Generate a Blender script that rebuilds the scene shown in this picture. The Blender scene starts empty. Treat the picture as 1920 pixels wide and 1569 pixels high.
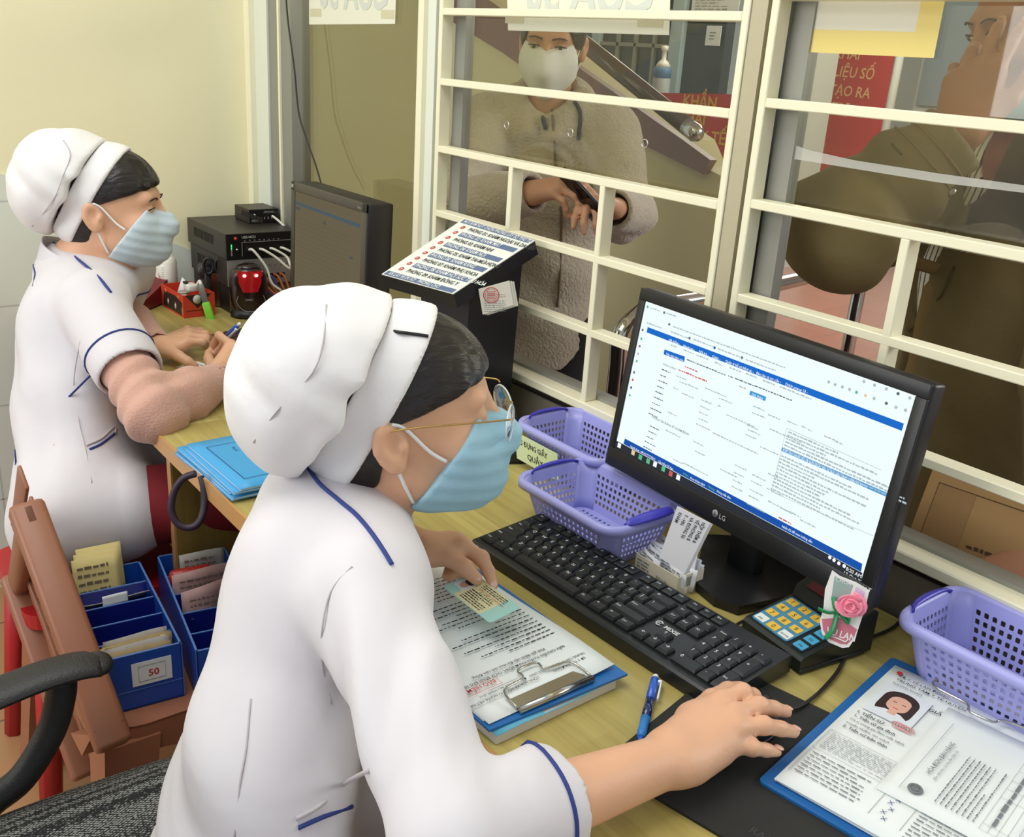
import bpy, bmesh, math, random
import numpy as np
from mathutils import Vector as V, Matrix
random.seed(7)
C = bpy.context.scene.collection
PI = math.pi
sin, cos, rad = math.sin, math.cos, math.radians

# ------------------------------------------------------------------ camera, world, lights, exposure
YAW, PITCH, ROLL, FPX = 0.899928, 0.354341, 0.0657032, 1849.27
CAM = V((0, 0, 1.40))
_f = V((-sin(YAW)*cos(PITCH), cos(YAW)*cos(PITCH), -sin(PITCH)))
_r = _f.cross(V((0, 0, 1))).normalized()
_u = _r.cross(_f)
CR = _r*cos(ROLL) + _u*sin(ROLL)
CU = -_r*sin(ROLL) + _u*cos(ROLL)
CB = -_f
cd = bpy.data.cameras.new('camera')
cd.sensor_fit = 'HORIZONTAL'; cd.sensor_width = 36.0; cd.lens = FPX/1920*36.0
cd.clip_start = 0.02; cd.clip_end = 100
cam = bpy.data.objects.new('camera', cd); C.objects.link(cam)
cam.matrix_world = Matrix(((CR.x, CU.x, CB.x, CAM.x), (CR.y, CU.y, CB.y, CAM.y), (CR.z, CU.z, CB.z, CAM.z), (0, 0, 0, 1)))
bpy.context.scene.camera = cam

wd = bpy.data.worlds.new('world'); bpy.context.scene.world = wd; wd.use_nodes = True
bg = wd.node_tree.nodes['Background']
bg.inputs[0].default_value = (0.86, 0.93, 1.0, 1); bg.inputs[1].default_value = 0.55
vs = bpy.context.scene.view_settings
bpy.context.scene.display_settings.display_device = 'sRGB'
vs.view_transform = 'Standard'; vs.look = 'None'; vs.gamma = 1.0; vs.use_curve_mapping = False
vs.exposure = 0.20

def area(name, loc, aim, sx, sy, power, col=(1, 1, 1)):
    l = bpy.data.lights.new(name, 'AREA'); l.shape = 'RECTANGLE'; l.size = sx; l.size_y = sy
    l.energy = power; l.color = col
    o = bpy.data.objects.new(name, l); C.objects.link(o); o.location = loc
    d = V(aim) - V(loc)
    o.rotation_euler = d.to_track_quat('-Z', 'Y').to_euler()
    return o
# daylight from the room's open side behind the staff, and the fluorescent ceiling light
area('daylight_window', (-2.4, -3.0, 2.2), (-1.4, 0.6, 0.9), 3.2, 2.2, 95, (1.0, 0.99, 0.97))
area('ceiling_fluorescent', (-1.1, -0.1, 2.9), (-1.1, 0.1, 0), 1.6, 1.2, 26, (1.0, 0.97, 0.90))
area('hall_daylight', (1.2, 4.2, 2.7), (-1.6, 2.2, 0.9), 2.6, 1.6, 110, (0.97, 0.99, 1.0))
area('hall_ceiling_light', (-3.5, 5.5, 2.85), (-3.5, 5.5, 0), 3.0, 2.0, 90, (1.0, 0.99, 0.95))

# ------------------------------------------------------------------ pixel rays: where a line of sight meets a real plane of the room
def ray(x, y):
    return CR*((x-960)/FPX) - CU*((y-784.5)/FPX) - CB
def onz(x, y, z):
    d = ray(x, y); return CAM + d*((z-CAM.z)/d.z)
def ony(x, y, Y):
    d = ray(x, y); return CAM + d*((Y-CAM.y)/d.y)
def onx(x, y, X):
    d = ray(x, y); return CAM + d*((X-CAM.x)/d.x)
def at(x, y, d):
    return CAM + ray(x, y)*d
DZ = 0.75       # desk top
WY = 1.10       # face of the window grille
def D(x, y, z=0.0):
    return onz(x, y, DZ+z)

# ------------------------------------------------------------------ materials
def s2l(c):
    return tuple(((x/255)/12.92 if x/255 <= 0.04045 else ((x/255+0.055)/1.055)**2.4) for x in c)
MATS = {}
def mat(name, col, rough=0.5, metal=0.0, var=0.0, vscale=8.0, bump=0.0, bscale=60.0, emit=None, estr=0.0, spec=0.5,
        stretch=None, sheen=0.0, sss=0.0, coat=0.0, alpha=None, trans=0.0):
    if name in MATS: return MATS[name]
    m = bpy.data.materials.new(name); m.use_nodes = True
    nt = m.node_tree; b = nt.nodes['Principled BSDF']; L = nt.links.new
    c = s2l(col)
    b.inputs['Base Color'].default_value = (*c, 1)
    b.inputs['Roughness'].default_value = rough; b.inputs['Metallic'].default_value = metal
    b.inputs['Specular IOR Level'].default_value = spec
    if sheen: b.inputs['Sheen Weight'].default_value = sheen
    if coat: b.inputs['Coat Weight'].default_value = coat
    if trans: b.inputs['Transmission Weight'].default_value = trans
    if sss:
        b.inputs['Subsurface Weight'].default_value = sss; b.inputs['Subsurface Radius'].default_value = (0.012, 0.005, 0.003)
        b.inputs['Subsurface Scale'].default_value = 0.6
    if alpha is not None: b.inputs['Alpha'].default_value = alpha
    if var or bump:
        tc = nt.nodes.new('ShaderNodeTexCoord'); mp = nt.nodes.new('ShaderNodeMapping'); L(tc.outputs['Object'], mp.inputs['Vector'])
        if stretch: mp.inputs['Scale'].default_value = stretch
        n = nt.nodes.new('ShaderNodeTexNoise'); n.inputs['Scale'].default_value = vscale; n.inputs['Detail'].default_value = 4
        L(mp.outputs['Vector'], n.inputs['Vector'])
        if var:
            r = nt.nodes.new('ShaderNodeMix'); r.data_type = 'RGBA'
            r.inputs['A'].default_value = (*[x*(1-var) for x in c], 1); r.inputs['B'].default_value = (*[min(1, x*(1+var)) for x in c], 1)
            L(n.outputs['Fac'], r.inputs['Factor']); L(r.outputs['Result'], b.inputs['Base Color'])
        if bump:
            n2 = nt.nodes.new('ShaderNodeTexNoise'); n2.inputs['Scale'].default_value = bscale; n2.inputs['Detail'].default_value = 3
            L(mp.outputs['Vector'], n2.inputs['Vector'])
            bp = nt.nodes.new('ShaderNodeBump'); bp.inputs['Strength'].default_value = bump; bp.inputs['Distance'].default_value = 0.01
            L(n2.outputs['Fac'], bp.inputs['Height']); L(bp.outputs['Normal'], b.inputs['Normal'])
    if emit:
        b.inputs['Emission Color'].default_value = (*s2l(emit), 1); b.inputs['Emission Strength'].default_value = estr
    MATS[name] = m
    return m

def wood_mat(name, c1, c2, c3, stripe=30.0, axis='X'):
    """boards glued side by side, grain along one axis"""
    m = bpy.data.materials.new(name); m.use_nodes = True; nt = m.node_tree; b = nt.nodes['Principled BSDF']; L = nt.links.new
    tc = nt.nodes.new('ShaderNodeTexCoord'); mp = nt.nodes.new('ShaderNodeMapping'); L(tc.outputs['Object'], mp.inputs['Vector'])
    mp.inputs['Scale'].default_value = {'X': (1.2, 26, 26), 'Y': (26, 1.2, 26), 'Z': (26, 26, 1.2)}[axis]
    n = nt.nodes.new('ShaderNodeTexNoise'); n.inputs['Scale'].default_value = 2.2; n.inputs['Detail'].default_value = 6; n.inputs['Roughness'].default_value = 0.65
    L(mp.outputs['Vector'], n.inputs['Vector'])
    w = nt.nodes.new('ShaderNodeTexBrick'); mp2 = nt.nodes.new('ShaderNodeMapping'); L(tc.outputs['Object'], mp2.inputs['Vector'])
    if axis == 'Z': mp2.inputs['Rotation'].default_value = (0, PI/2, 0)
    w.inputs['Color1'].default_value = (*s2l(c1), 1); w.inputs['Color2'].default_value = (*s2l(c2), 1); w.inputs['Mortar'].default_value = (*s2l(c2), 1)
    w.inputs['Scale'].default_value = 1.0; w.inputs['Brick Width'].default_value = 0.42; w.inputs['Row Height'].default_value = 0.045
    w.inputs['Mortar Size'].default_value = 0.0004; w.inputs['Bias'].default_value = 0.0
    L(mp2.outputs['Vector'], w.inputs['Vector'])
    r = nt.nodes.new('ShaderNodeValToRGB'); r.color_ramp.elements[0].position = 0.42; r.color_ramp.elements[1].position = 0.68
    r.color_ramp.elements[0].color = (0, 0, 0, 1); r.color_ramp.elements[1].color = (1, 1, 1, 1)
    L(n.outputs['Fac'], r.inputs['Fac'])
    mx = nt.nodes.new('ShaderNodeMix'); mx.data_type = 'RGBA'; mx.inputs['B'].default_value = (*s2l(c3), 1)
    L(w.outputs['Color'], mx.inputs['A'])
    mm = nt.nodes.new('ShaderNodeMath'); mm.operation = 'MULTIPLY'; mm.inputs[1].default_value = 0.6; L(r.outputs['Color'], mm.inputs[0])
    L(mm.outputs[0], mx.inputs['Factor']); L(mx.outputs['Result'], b.inputs['Base Color'])
    b.inputs['Roughness'].default_value = 0.34
    MATS[name] = m
    return m

def glass_mat(name, tint, refl=1.0):
    m = bpy.data.materials.new(name); m.use_nodes = True; nt = m.node_tree; L = nt.links.new
    nt.nodes.remove(nt.nodes['Principled BSDF'])
    t = nt.nodes.new('ShaderNodeBsdfTransparent'); t.inputs[0].default_value = (*tint, 1)
    g = nt.nodes.new('ShaderNodeBsdfGlossy'); g.inputs['Roughness'].default_value = 0.01
    lw = nt.nodes.new('ShaderNodeLayerWeight'); lw.inputs['Blend'].default_value = 0.5
    pw = nt.nodes.new('ShaderNodeMath'); pw.operation = 'POWER'; pw.inputs[1].default_value = 5.0; L(lw.outputs['Facing'], pw.inputs[0])
    k = nt.nodes.new('ShaderNodeMath'); k.operation = 'MULTIPLY_ADD'; k.inputs[1].default_value = 0.9*refl; k.inputs[2].default_value = 0.045*refl; L(pw.outputs[0], k.inputs[0])
    mx = nt.nodes.new('ShaderNodeMixShader'); L(k.outputs[0], mx.inputs[0]); L(t.outputs[0], mx.inputs[1]); L(g.outputs[0], mx.inputs[2])
    L(mx.outputs[0], nt.nodes['Material Output'].inputs['Surface'])
    MATS[name] = m
    return m

# ------------------------------------------------------------------ mesh building
def fr(o, x, y):
    """frame with origin o, x axis along x, y axis as near y as it can be, z = x cross y"""
    x = V(x).normalized(); y = V(y); z = x.cross(y).normalized(); y = z.cross(x)
    o = V(o)
    return Matrix(((x.x, y.x, z.x, o.x), (x.y, y.y, z.y, o.y), (x.z, y.z, z.z, o.z), (0, 0, 0, 1)))
def flat(o, ang=0.0):
    """frame lying on a horizontal surface, x turned by ang"""
    return fr(o, (cos(ang), sin(ang), 0), (-sin(ang), cos(ang), 0))
ID = Matrix.Identity(4)
ORG = {}
_txt = {}
class MB:
    def __init__(s): s.v = []; s.f = []; s.m = []; s.s = []; s.X = ID
    def add(s, vs_, fs, m=0, sm=False, M=None):
        M = s.X if M is None else s.X @ M
        n = len(s.v)
        s.v += [tuple(M @ V(p)) for p in vs_]
        s.f += [tuple(i+n for i in q) for q in fs]
        s.m += [m]*len(fs); s.s += [sm]*len(fs)
        return s
    def box(s, c, d, m=0, bev=0.0, M=None, seg=2):
        x, y, z = d[0]/2, d[1]/2, d[2]/2
        P_ = [(c[0]+i*x, c[1]+j*y, c[2]+k*z) for i in (-1, 1) for j in (-1, 1) for k in (-1, 1)]
        F_ = [(0, 1, 3, 2), (4, 6, 7, 5), (0, 4, 5, 1), (2, 3, 7, 6), (0, 2, 6, 4), (1, 5, 7, 3)]
        if not bev: return s.add(P_, F_, m, False, M)
        b = bmesh.new(); vv = [b.verts.new(p) for p in P_]
        for q in F_: b.faces.new([vv[i] for i in q])
        bmesh.ops.bevel(b, geom=b.edges[:], offset=bev, segments=seg, affect='EDGES', profile=0.5, clamp_overlap=True)
        b.verts.index_update()
        s.add([v.co[:] for v in b.verts], [[v.index for v in q.verts] for q in b.faces], m, seg > 1, M); b.free()
        return s
    def quad(s, a, b, c, d, m=0): return s.add([a, b, c, d], [(0, 1, 2, 3)], m)
    def rect(s, x0, y0, x1, y1, m=0, M=None, z=0.0): return s.add([(x0, y0, z), (x1, y0, z), (x1, y1, z), (x0, y1, z)], [(0, 1, 2, 3)], m, False, M)
    def prism(s, poly, z0, z1, m=0, M=None, sm=False):
        n = len(poly)
        P_ = [(p[0], p[1], z0) for p in poly] + [(p[0], p[1], z1) for p in poly]
        F_ = [tuple(range(n-1, -1, -1)), tuple(range(n, 2*n))] + [(i, (i+1) % n, n+(i+1) % n, n+i) for i in range(n)]
        return s.add(P_, F_, m, sm, M)
    def tube(s, pts, r, m=0, n=10, closed=False, M=None, sm=True, flatk=1.0):
        pts = [V(p) for p in pts]; k = len(pts)
        rs = r if isinstance(r, (list, tuple)) else [r]*k
        T = []
        for i in range(k):
            a = pts[(i-1) % k] if (closed or i > 0) else pts[i]; b = pts[(i+1) % k] if (closed or i < k-1) else pts[i]
            t = b-a
            T.append(t.normalized() if t.length > 1e-9 else V((0, 0, 1)))
        u = T[0].orthogonal().normalized(); vs_ = []
        for i in range(k):
            u = (u - T[i]*u.dot(T[i])); u = u.normalized() if u.length > 1e-6 else T[i].orthogonal().normalized()
            w = T[i].cross(u)
            for j in range(n):
                a = 2*PI*j/n; vs_.append(tuple(pts[i] + (u*cos(a) + w*sin(a)*flatk)*rs[i]))
        fs = []
        for i in range(k if closed else k-1):
            for j in range(n):
                a = i*n+j; b = i*n+(j+1) % n; i2 = (i+1) % k; fs.append((a, b, i2*n+(j+1) % n, i2*n+j))
        if not closed: fs += [tuple(range(n-1, -1, -1)), tuple((k-1)*n+j for j in range(n))]
        return s.add(vs_, fs, m, sm, M)
    def lathe(s, prof, n=24, m=0, M=None, sm=True, sx=1.0, sy=1.0):
        vs_ = [(r*cos(2*PI*j/n)*sx, r*sin(2*PI*j/n)*sy, z) for r, z in prof for j in range(n)]
        fs = [(i*n+j, i*n+(j+1) % n, (i+1)*n+(j+1) % n, (i+1)*n+j) for i in range(len(prof)-1) for j in range(n)]
        fs += [tuple(range(n-1, -1, -1)), tuple((len(prof)-1)*n+j for j in range(n))]
        return s.add(vs_, fs, m, sm, M)
    def ell(s, c, r, m=0, nu=20, nv=12, M=None):
        pr = [(max(1e-4, cos(-PI/2+PI*i/nv)), sin(-PI/2+PI*i/nv)) for i in range(nv+1)]
        vs_ = [(c[0]+r[0]*q*cos(2*PI*j/nu), c[1]+r[1]*q*sin(2*PI*j/nu), c[2]+r[2]*z) for q, z in pr for j in range(nu)]
        fs = [(i*nu+j, i*nu+(j+1) % nu, (i+1)*nu+(j+1) % nu, (i+1)*nu+j) for i in range(nv) for j in range(nu)]
        return s.add(vs_, fs, m, True, M)
    def grid(s, fn, nu, nv, m=0, th=0.0, M=None, sm=True):
        """surface fn(u,v), u,v in 0..1, with thickness th along -normal"""
        P_ = [[V(fn(i/nu, j/nv)) for j in range(nv+1)] for i in range(nu+1)]
        vs_ = [tuple(p) for row in P_ for p in row]; w = nv+1
        fs = [(i*w+j, (i+1)*w+j, (i+1)*w+j+1, i*w+j+1) for i in range(nu) for j in range(nv)]
        if th:
            n0 = len(vs_)
            for i in range(nu+1):
                for j in range(nv+1):
                    a = P_[min(i+1, nu)][j]-P_[max(i-1, 0)][j]; b = P_[i][min(j+1, nv)]-P_[i][max(j-1, 0)]
                    n = a.cross(b); n = n.normalized() if n.length > 1e-12 else V((0, 0, 1))
                    vs_.append(tuple(P_[i][j]-n*th))
            fs += [tuple(n0+q for q in reversed(t)) for t in fs]
            rim = [(i, 0) for i in range(nu)] + [(nu, j) for j in range(nv)] + [(i, nv) for i in range(nu, 0, -1)] + [(0, j) for j in range(nv, 0, -1)]
            for q in range(len(rim)):
                a = rim[q][0]*w+rim[q][1]; t = rim[(q+1) % len(rim)]; b = t[0]*w+t[1]
                fs.append((b, a, n0+a, n0+b))
        return s.add(vs_, fs, m, sm, M)
    def text(s, body, size, m=0, M=None, align='LEFT', z=0.0004, shear=0.0, sx=1.0, mirror=False, space=1.0, bold=0.0):
        key = (body, align, shear, space, bold)
        if key not in _txt:
            c = bpy.data.curves.new('t', 'FONT'); c.body = body; c.align_x = align; c.shear = shear; c.resolution_u = 2; c.space_character = space; c.offset = bold
            o = bpy.data.objects.new('t', c); C.objects.link(o)
            me = bpy.data.meshes.new_from_object(o.evaluated_get(bpy.context.evaluated_depsgraph_get()))
            _txt[key] = ([v.co[:] for v in me.vertices], [tuple(p.vertices) for p in me.polygons])
            bpy.data.objects.remove(o); bpy.data.curves.remove(c); bpy.data.meshes.remove(me)
        vs_, fs = _txt[key]; k = -1 if mirror else 1
        vs2 = [(p[0]*size*sx*k, p[1]*size, z) for p in vs_]
        return s.add(vs2, [tuple(reversed(q)) for q in fs] if mirror else fs, m, False, M)
    def lines(s, x0, y0, x1, y1, rows, m=0, M=None, seed=1, z=0.0004, hk=0.45, fill=0.85, wmin=0.004, wmax=0.014):
        """rows of small print too fine to read: word-sized dashes"""
        R_ = random.Random(seed); dy = (y1-y0)/rows
        for r in range(rows):
            y = y1-dy*(r+0.7); x = x0; xe = x0+(x1-x0)*(fill if R_.random() < 0.75 else R_.uniform(0.3, 0.95))
            while x < xe:
                w = R_.uniform(wmin, wmax); w = min(w, xe-x)
                s.rect(x, y, x+w, y+dy*hk*R_.choice((0.7, 0.85, 1.0)), m, M, z); x += w+wmin*0.55
        return s
    def build(s, name, mats, parent=None, tagv=None):
        me = bpy.data.meshes.new(name)
        r = parent
        while r is not None and r.parent is not None: r = r.parent
        org = ORG.get(r.name if r else None, V((0, 0, 0)))
        o0 = V((0, 0, 0))
        vv = s.v
        if r is not None and org.length: vv = [(p[0]-org.x, p[1]-org.y, p[2]-org.z) for p in vv]
        me.from_pydata(vv, [], s.f); 
        for mt in (mats if isinstance(mats, (list, tuple)) else [mats]): me.materials.append(mt)
        me.polygons.foreach_set('material_index', s.m); me.polygons.foreach_set('use_smooth', s.s); me.update()
        o = bpy.data.objects.new(name, me); C.objects.link(o)
        if parent is not None: o.parent = parent
        if tagv: tag(o, *tagv)
        return o
def rebase(o, loc):
    """move a one-mesh thing's origin to loc, geometry stays"""
    loc = V(loc); o.data.transform(Matrix.Translation(-loc)); o.location = loc
    return o
def tag(o, label, cat, group=None, kind=None):
    o['label'] = label; o['category'] = cat
    if group: o['group'] = group
    if kind: o['kind'] = kind
    return o
def thing(name, label, cat, loc=(0, 0, 0), group=None):
    o = bpy.data.objects.new(name, None); C.objects.link(o); o.empty_display_size = 0.05
    o.location = loc; ORG[o.name] = V(loc); tag(o, label, cat, group)
    return o
def struct(name, mb, mats, parent=None):
    o = mb.build(name, mats, parent)
    if parent is None: o['kind'] = 'structure'
    return o
def dup(root, label=None, loc=None, rotz=None):
    def cp(o, par):
        c = o.copy(); C.objects.link(c)
        if par is not None: c.parent = par
        for ch in o.children: cp(ch, c)
        return c
    r = cp(root, None)
    if loc is not None: r.location = loc
    if rotz is not None: r.rotation_euler = (0, 0, rotz)
    if label: r['label'] = label
    return r
def arc(c, r, a0, a1, n, fx=(1, 0, 0), fy=(0, 1, 0)):
    return [V(c)+V(fx)*(r*cos(a0+(a1-a0)*i/n))+V(fy)*(r*sin(a0+(a1-a0)*i/n)) for i in range(n+1)]
def smooth_path(pts, n=8):
    """Catmull-Rom through pts"""
    p = [V(q) for q in pts]; out = []
    for i in range(len(p)-1):
        a = p[max(i-1, 0)]; b = p[i]; c = p[i+1]; d = p[min(i+2, len(p)-1)]
        for k in range(n):
            t = k/n; out.append(0.5*((2*b)+(c-a)*t+(2*a-5*b+4*c-d)*t*t+(3*b-a-3*c+d)*t**3))
    return out+[p[-1]]
def rrect(w, h, r, n=4, cx=0.0, cy=0.0):
    o = []
    for sx, sy, a in ((1, 1, 0), (-1, 1, PI/2), (-1, -1, PI), (1, -1, 1.5*PI)):
        for i in range(n+1):
            t = a+PI/2*i/n; o.append((cx+sx*(w/2-r)+r*cos(t), cy+sy*(h/2-r)+r*sin(t)))
    return o
# ------------------------------------------------------------------ common materials
CREAM = mat('cream_paint', (240, 235, 205), 0.38, var=0.03, vscale=20)
YELLOW = mat('yellow_wall_paint', (244, 238, 200), 0.75, var=0.04, vscale=3, bump=0.05, bscale=40)
WHITEP = mat('pale_frame_paint', (225, 230, 215), 0.4)
ALU = mat('grey_aluminium', (150, 150, 142), 0.38, metal=0.35, var=0.06, stretch=(60, 60, 2), vscale=4)
ALUB = mat('beige_aluminium', (186, 178, 150), 0.4, metal=0.15, var=0.05, stretch=(60, 60, 1), vscale=5)
DARKGAP = mat('dark_gap', (38, 36, 30), 0.6)
GLASS = glass_mat('window_glass', (0.90, 0.89, 0.80), 1.0)
GLASSD = glass_mat('window_glass_dusty', (0.80, 0.78, 0.66), 1.3)
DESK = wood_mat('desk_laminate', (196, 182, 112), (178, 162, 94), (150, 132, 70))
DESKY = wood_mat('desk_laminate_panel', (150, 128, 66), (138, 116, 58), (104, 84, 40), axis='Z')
EDGE = mat('desk_edge_band', (196, 148, 92), 0.4, var=0.05)
BLACK = mat('black_plastic', (22, 23, 25), 0.42)
BLACKS = mat('black_plastic_satin', (30, 32, 34), 0.3)
DKBOARD = mat('dark_board', (30, 25, 23), 0.5)
INK = mat('ink', (50, 52, 56), 0.8)
INKG = mat('ink_grey', (120, 124, 128), 0.8)
INKB = mat('ink_blue', (38, 62, 128), 0.8)
INKR = mat('ink_red', (196, 44, 44), 0.8)
WHITE = mat('white_print', (236, 238, 236), 0.7)
PAPER = mat('paper', (232, 238, 236), 0.85, var=0.015, vscale=12)
PAPERW = mat('paper_warm', (226, 222, 206), 0.85, var=0.03, vscale=20)
CHROME = mat('chrome', (205, 205, 200), 0.12, metal=1.0)
STEEL = mat('brushed_steel', (150, 146, 138), 0.25, metal=1.0)

X0 = -2.58
# ------------------------------------------------------------------ floor, walls
b = MB()
b.box((-0.6, -0.7, -0.05), (4.2, 3.7, 0.1), 0)
b.box((-1.5, 6.6, -0.05), (13.0, 10.8, 0.1), 1)
FLT = bpy.data.materials.new('floor_tiles'); FLT.use_nodes = True
def tile_mat(m, c1, c2, mort, scale, rough=0.3):
    nt = m.node_tree; bs = nt.nodes['Principled BSDF']; tc = nt.nodes.new('ShaderNodeTexCoord')
    br = nt.nodes.new('ShaderNodeTexBrick'); br.offset = 0.0; br.inputs['Scale'].default_value = scale
    br.inputs['Color1'].default_value = (*s2l(c1), 1); br.inputs['Color2'].default_value = (*s2l(c2), 1); br.inputs['Mortar'].default_value = (*s2l(mort), 1)
    br.inputs['Brick Width'].default_value = 0.4; br.inputs['Row Height'].default_value = 0.4; br.inputs['Mortar Size'].default_value = 0.003
    nt.links.new(tc.outputs['Object'], br.inputs['Vector']); nt.links.new(br.outputs['Color'], bs.inputs['Base Color']); bs.inputs['Roughness'].default_value = rough
tile_mat(FLT, (176, 132, 92), (168, 124, 86), (110, 84, 62), 1.0)
FLH = bpy.data.materials.new('hall_floor_tiles'); FLH.use_nodes = True
tile_mat(FLH, (170, 128, 108), (164, 122, 103), (138, 108, 92), 1.0, 0.28)
struct('floor', b, [FLT, FLH])

# left wall: painted above, white tile below a sloping edge
TILEW = mat('white_wall_tile', (226, 232, 222), 0.25, var=0.02)
JOINT = mat('tile_joint', (196, 202, 194), 0.6)
b = MB()
M_ = fr((X0, 0, 0), (0, 1, 0), (0, 0, 1))     # local x = world y, y = world z
dl = lambda y: 1.066-(y-0.48)*0.4725
b.prism([(1.10, 0), (1.10, 2.9), (-2.6, 2.9), (-2.6, 0)], -0.1, 0.0, 0, M_)
b.prism([(1.10, 0.02), (1.10, dl(1.10)), (-0.9, dl(-0.9)), (-0.9, 0.02)], 0.0, 0.006, 1, M_)
for yy in [-0.8+0.2*i for i in range(10)]:
    b.rect(yy, 0.02, yy+0.003, dl(yy), 2, M_, 0.0065)
for zz in (0.25, 0.5, 0.75, 1.0, 1.25, 1.5):
    ye = min(1.1, 0.48-(zz-1.066)/0.4725); b.rect(-0.9, zz, ye, zz+0.003, 2, M_, 0.0065)
struct('wall_left', b, [YELLOW, TILEW, JOINT])

# front wall below the windows (dark board on the staff side), its ledge and the strip above the glass
b = MB()
b.box((-0.9, 1.16, 0.405), (3.36, 0.09, 0.81), 0)
b.box((-0.9, 1.117, 0.772), (3.36, 0.012, 0.072), 1)
struct('wall_front', b, [DKBOARD, mat('grey_strip', (128, 120, 104), 0.5)])
b = MB(); b.box((-0.9, 1.14, 2.5), (3.36, 0.1, 0.8), 0); struct('wall_front_upper', b, [YELLOW])
ZT = 2.10

# window 1: fixed side pane between the corner and the grilles
b = MB()
b.box((-2.565, 1.115, 1.43), (0.03, 0.05, 1.36), 0)
b.box((-2.523, 1.12, 1.43), (0.094, 0.03, 1.36), 1)
b.box((-2.446, 1.135, 1.43), (0.058, 0.05, 1.36), 2)
b.box((-2.411, 1.12, 1.43), (0.010, 0.03, 1.36), 0)
b.box((-2.378, 1.135, 1.43), (0.056, 0.05, 1.36), 2)
b.box((-1.735, 1.110, 1.43), (0.020, 0.04, 1.36), 0)
b.box((-1.711, 1.115, 1.43), (0.028, 0.03, 1.36), 1)
b.box((-2.05, 1.135, 0.80), (0.66, 0.05, 0.06), 2)
w1 = struct('window_1', b, [CREAM, WHITEP, ALU])
b = MB(); b.box((-2.045, 1.142, 1.43), (0.62, 0.005, 1.24), 0); b.build('glass_pane', [GLASSD], w1)

def grille(name, x0, x1, zs, mids, zlow, zrail, glassz, fw=0.0125):
    b = MB(); y = 1.113; d = 0.026; t = 0.0125
    def bar(xa, xb, za, zb): b.box(((xa+xb)/2, y, (za+zb)/2), (xb-xa, d, zb-za), 0, 0.0012, seg=1)
    bar(x0, x0+fw, zrail, ZT); bar(x1-fw, x1, zrail, ZT)
    for z in zs: bar(x0+fw, x1-fw, z-t/2, z+t/2)
    for mx, za, zb in mids: b.box((mx, y+0.0002, (za+zb)/2), (t, d, zb-za), 0, 0.0012, seg=1)
    b.box(((x0+x1)/2, y, zrail-0.006), (x1-x0, d+0.01, 0.016), 0, 0.002, seg=1)
    w = struct(name, b, [CREAM])
    b = MB()
    b.box((x0+0.028, 1.142, (zrail+ZT)/2), (0.034, 0.02, ZT-zrail), 0); b.box((x1+0.002, 1.142, (zrail+ZT)/2), (0.034, 0.02, ZT-zrail), 0)
    b.box(((x0+x1)/2, 1.142, zrail-0.002), (x1-x0, 0.03, 0.02), 0)
    b.build('sash_frame', [ALU], w)
    b = MB(); b.box(((x0+x1)/2+0.01, 1.142, (glassz+ZT)/2), (x1-x0-0.06, 0.005, ZT-glassz), 0); g = b.build('glass_pane', [GLASS], w)
    return w
zs2 = [1.4645+0.125*k for k in range(5)] + [1.3395, 1.2145, 1.0895, 0.9645]
w2 = grille('window_2', -1.688, -0.938, zs2, [(-1.438, 1.095, 1.209), (-1.193, 0.842, 1.209), (-1.438, 0.842, 1.084)], 0.84, 0.840, 1.212)
zs3 = [1.491+0.1325*k for k in range(5)] + [1.3585, 1.226, 1.0935, 0.961]
w3 = grille('window_3', -0.903, 0.30, zs3, [(-0.652, 0.836, 1.220), (-0.30, 0.836, 1.22), (0.03, 0.836, 1.22)], 0.836, 0.836, 1.212)
# three steel-rimmed speaking holes drilled through the middle pane
b = MB()
for p in ((950, 234), (1070, 249), (1209, 269)):
    c = ony(*p, 1.139); b.tube([c+V((0.0065*cos(a*PI/8), 0, 0.0065*sin(a*PI/8))) for a in range(16)], 0.0011, 0, 6, closed=True)
b.build('hole_rim', [CHROME], w2)
# post between the grilles
b = MB(); b.box((-0.9235, 1.125, 1.47), (0.026, 0.045, 1.28), 0); b.box((-0.9065, 1.135, 1.47), (0.007, 0.03, 1.28), 1)
struct('trim_1', b, [ALUB, DARKGAP])

# ------------------------------------------------------------------ desks
def desk(label, x0, x1, panels, modesty):
    t = thing('desk', label, 'desk', ((x0+x1)/2, 0.8, 0))
    b = MB(); b.box(((x0+x1)/2, 0.797, DZ-0.014), (x1-x0, 0.593, 0.028), 0, 0.0015, seg=1)
    b.build('desktop', [DESK], t)
    b = MB(); b.box(((x0+x1)/2, 0.499, DZ-0.014), (x1-x0, 0.004, 0.030), 0); b.build('edge_band', [EDGE], t)
    for px in panels:
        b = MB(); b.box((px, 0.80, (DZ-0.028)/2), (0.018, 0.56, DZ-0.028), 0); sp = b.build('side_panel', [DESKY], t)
        b = MB(); b.box((px, 0.518, (DZ-0.028)/2), (0.0185, 0.004, DZ-0.028), 0); b.build('edge_strip', [EDGE], sp)
    if modesty:
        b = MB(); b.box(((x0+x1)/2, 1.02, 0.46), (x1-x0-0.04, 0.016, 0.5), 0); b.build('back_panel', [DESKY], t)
    return t
desk('light wood desk with the large monitor and the lavender baskets', -1.622, 0.45, (-1.610, 0.43), True)
desk('light wood desk with the stacked black boxes against the yellow wall', -2.56, -1.624, (-2.545,), True)
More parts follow.
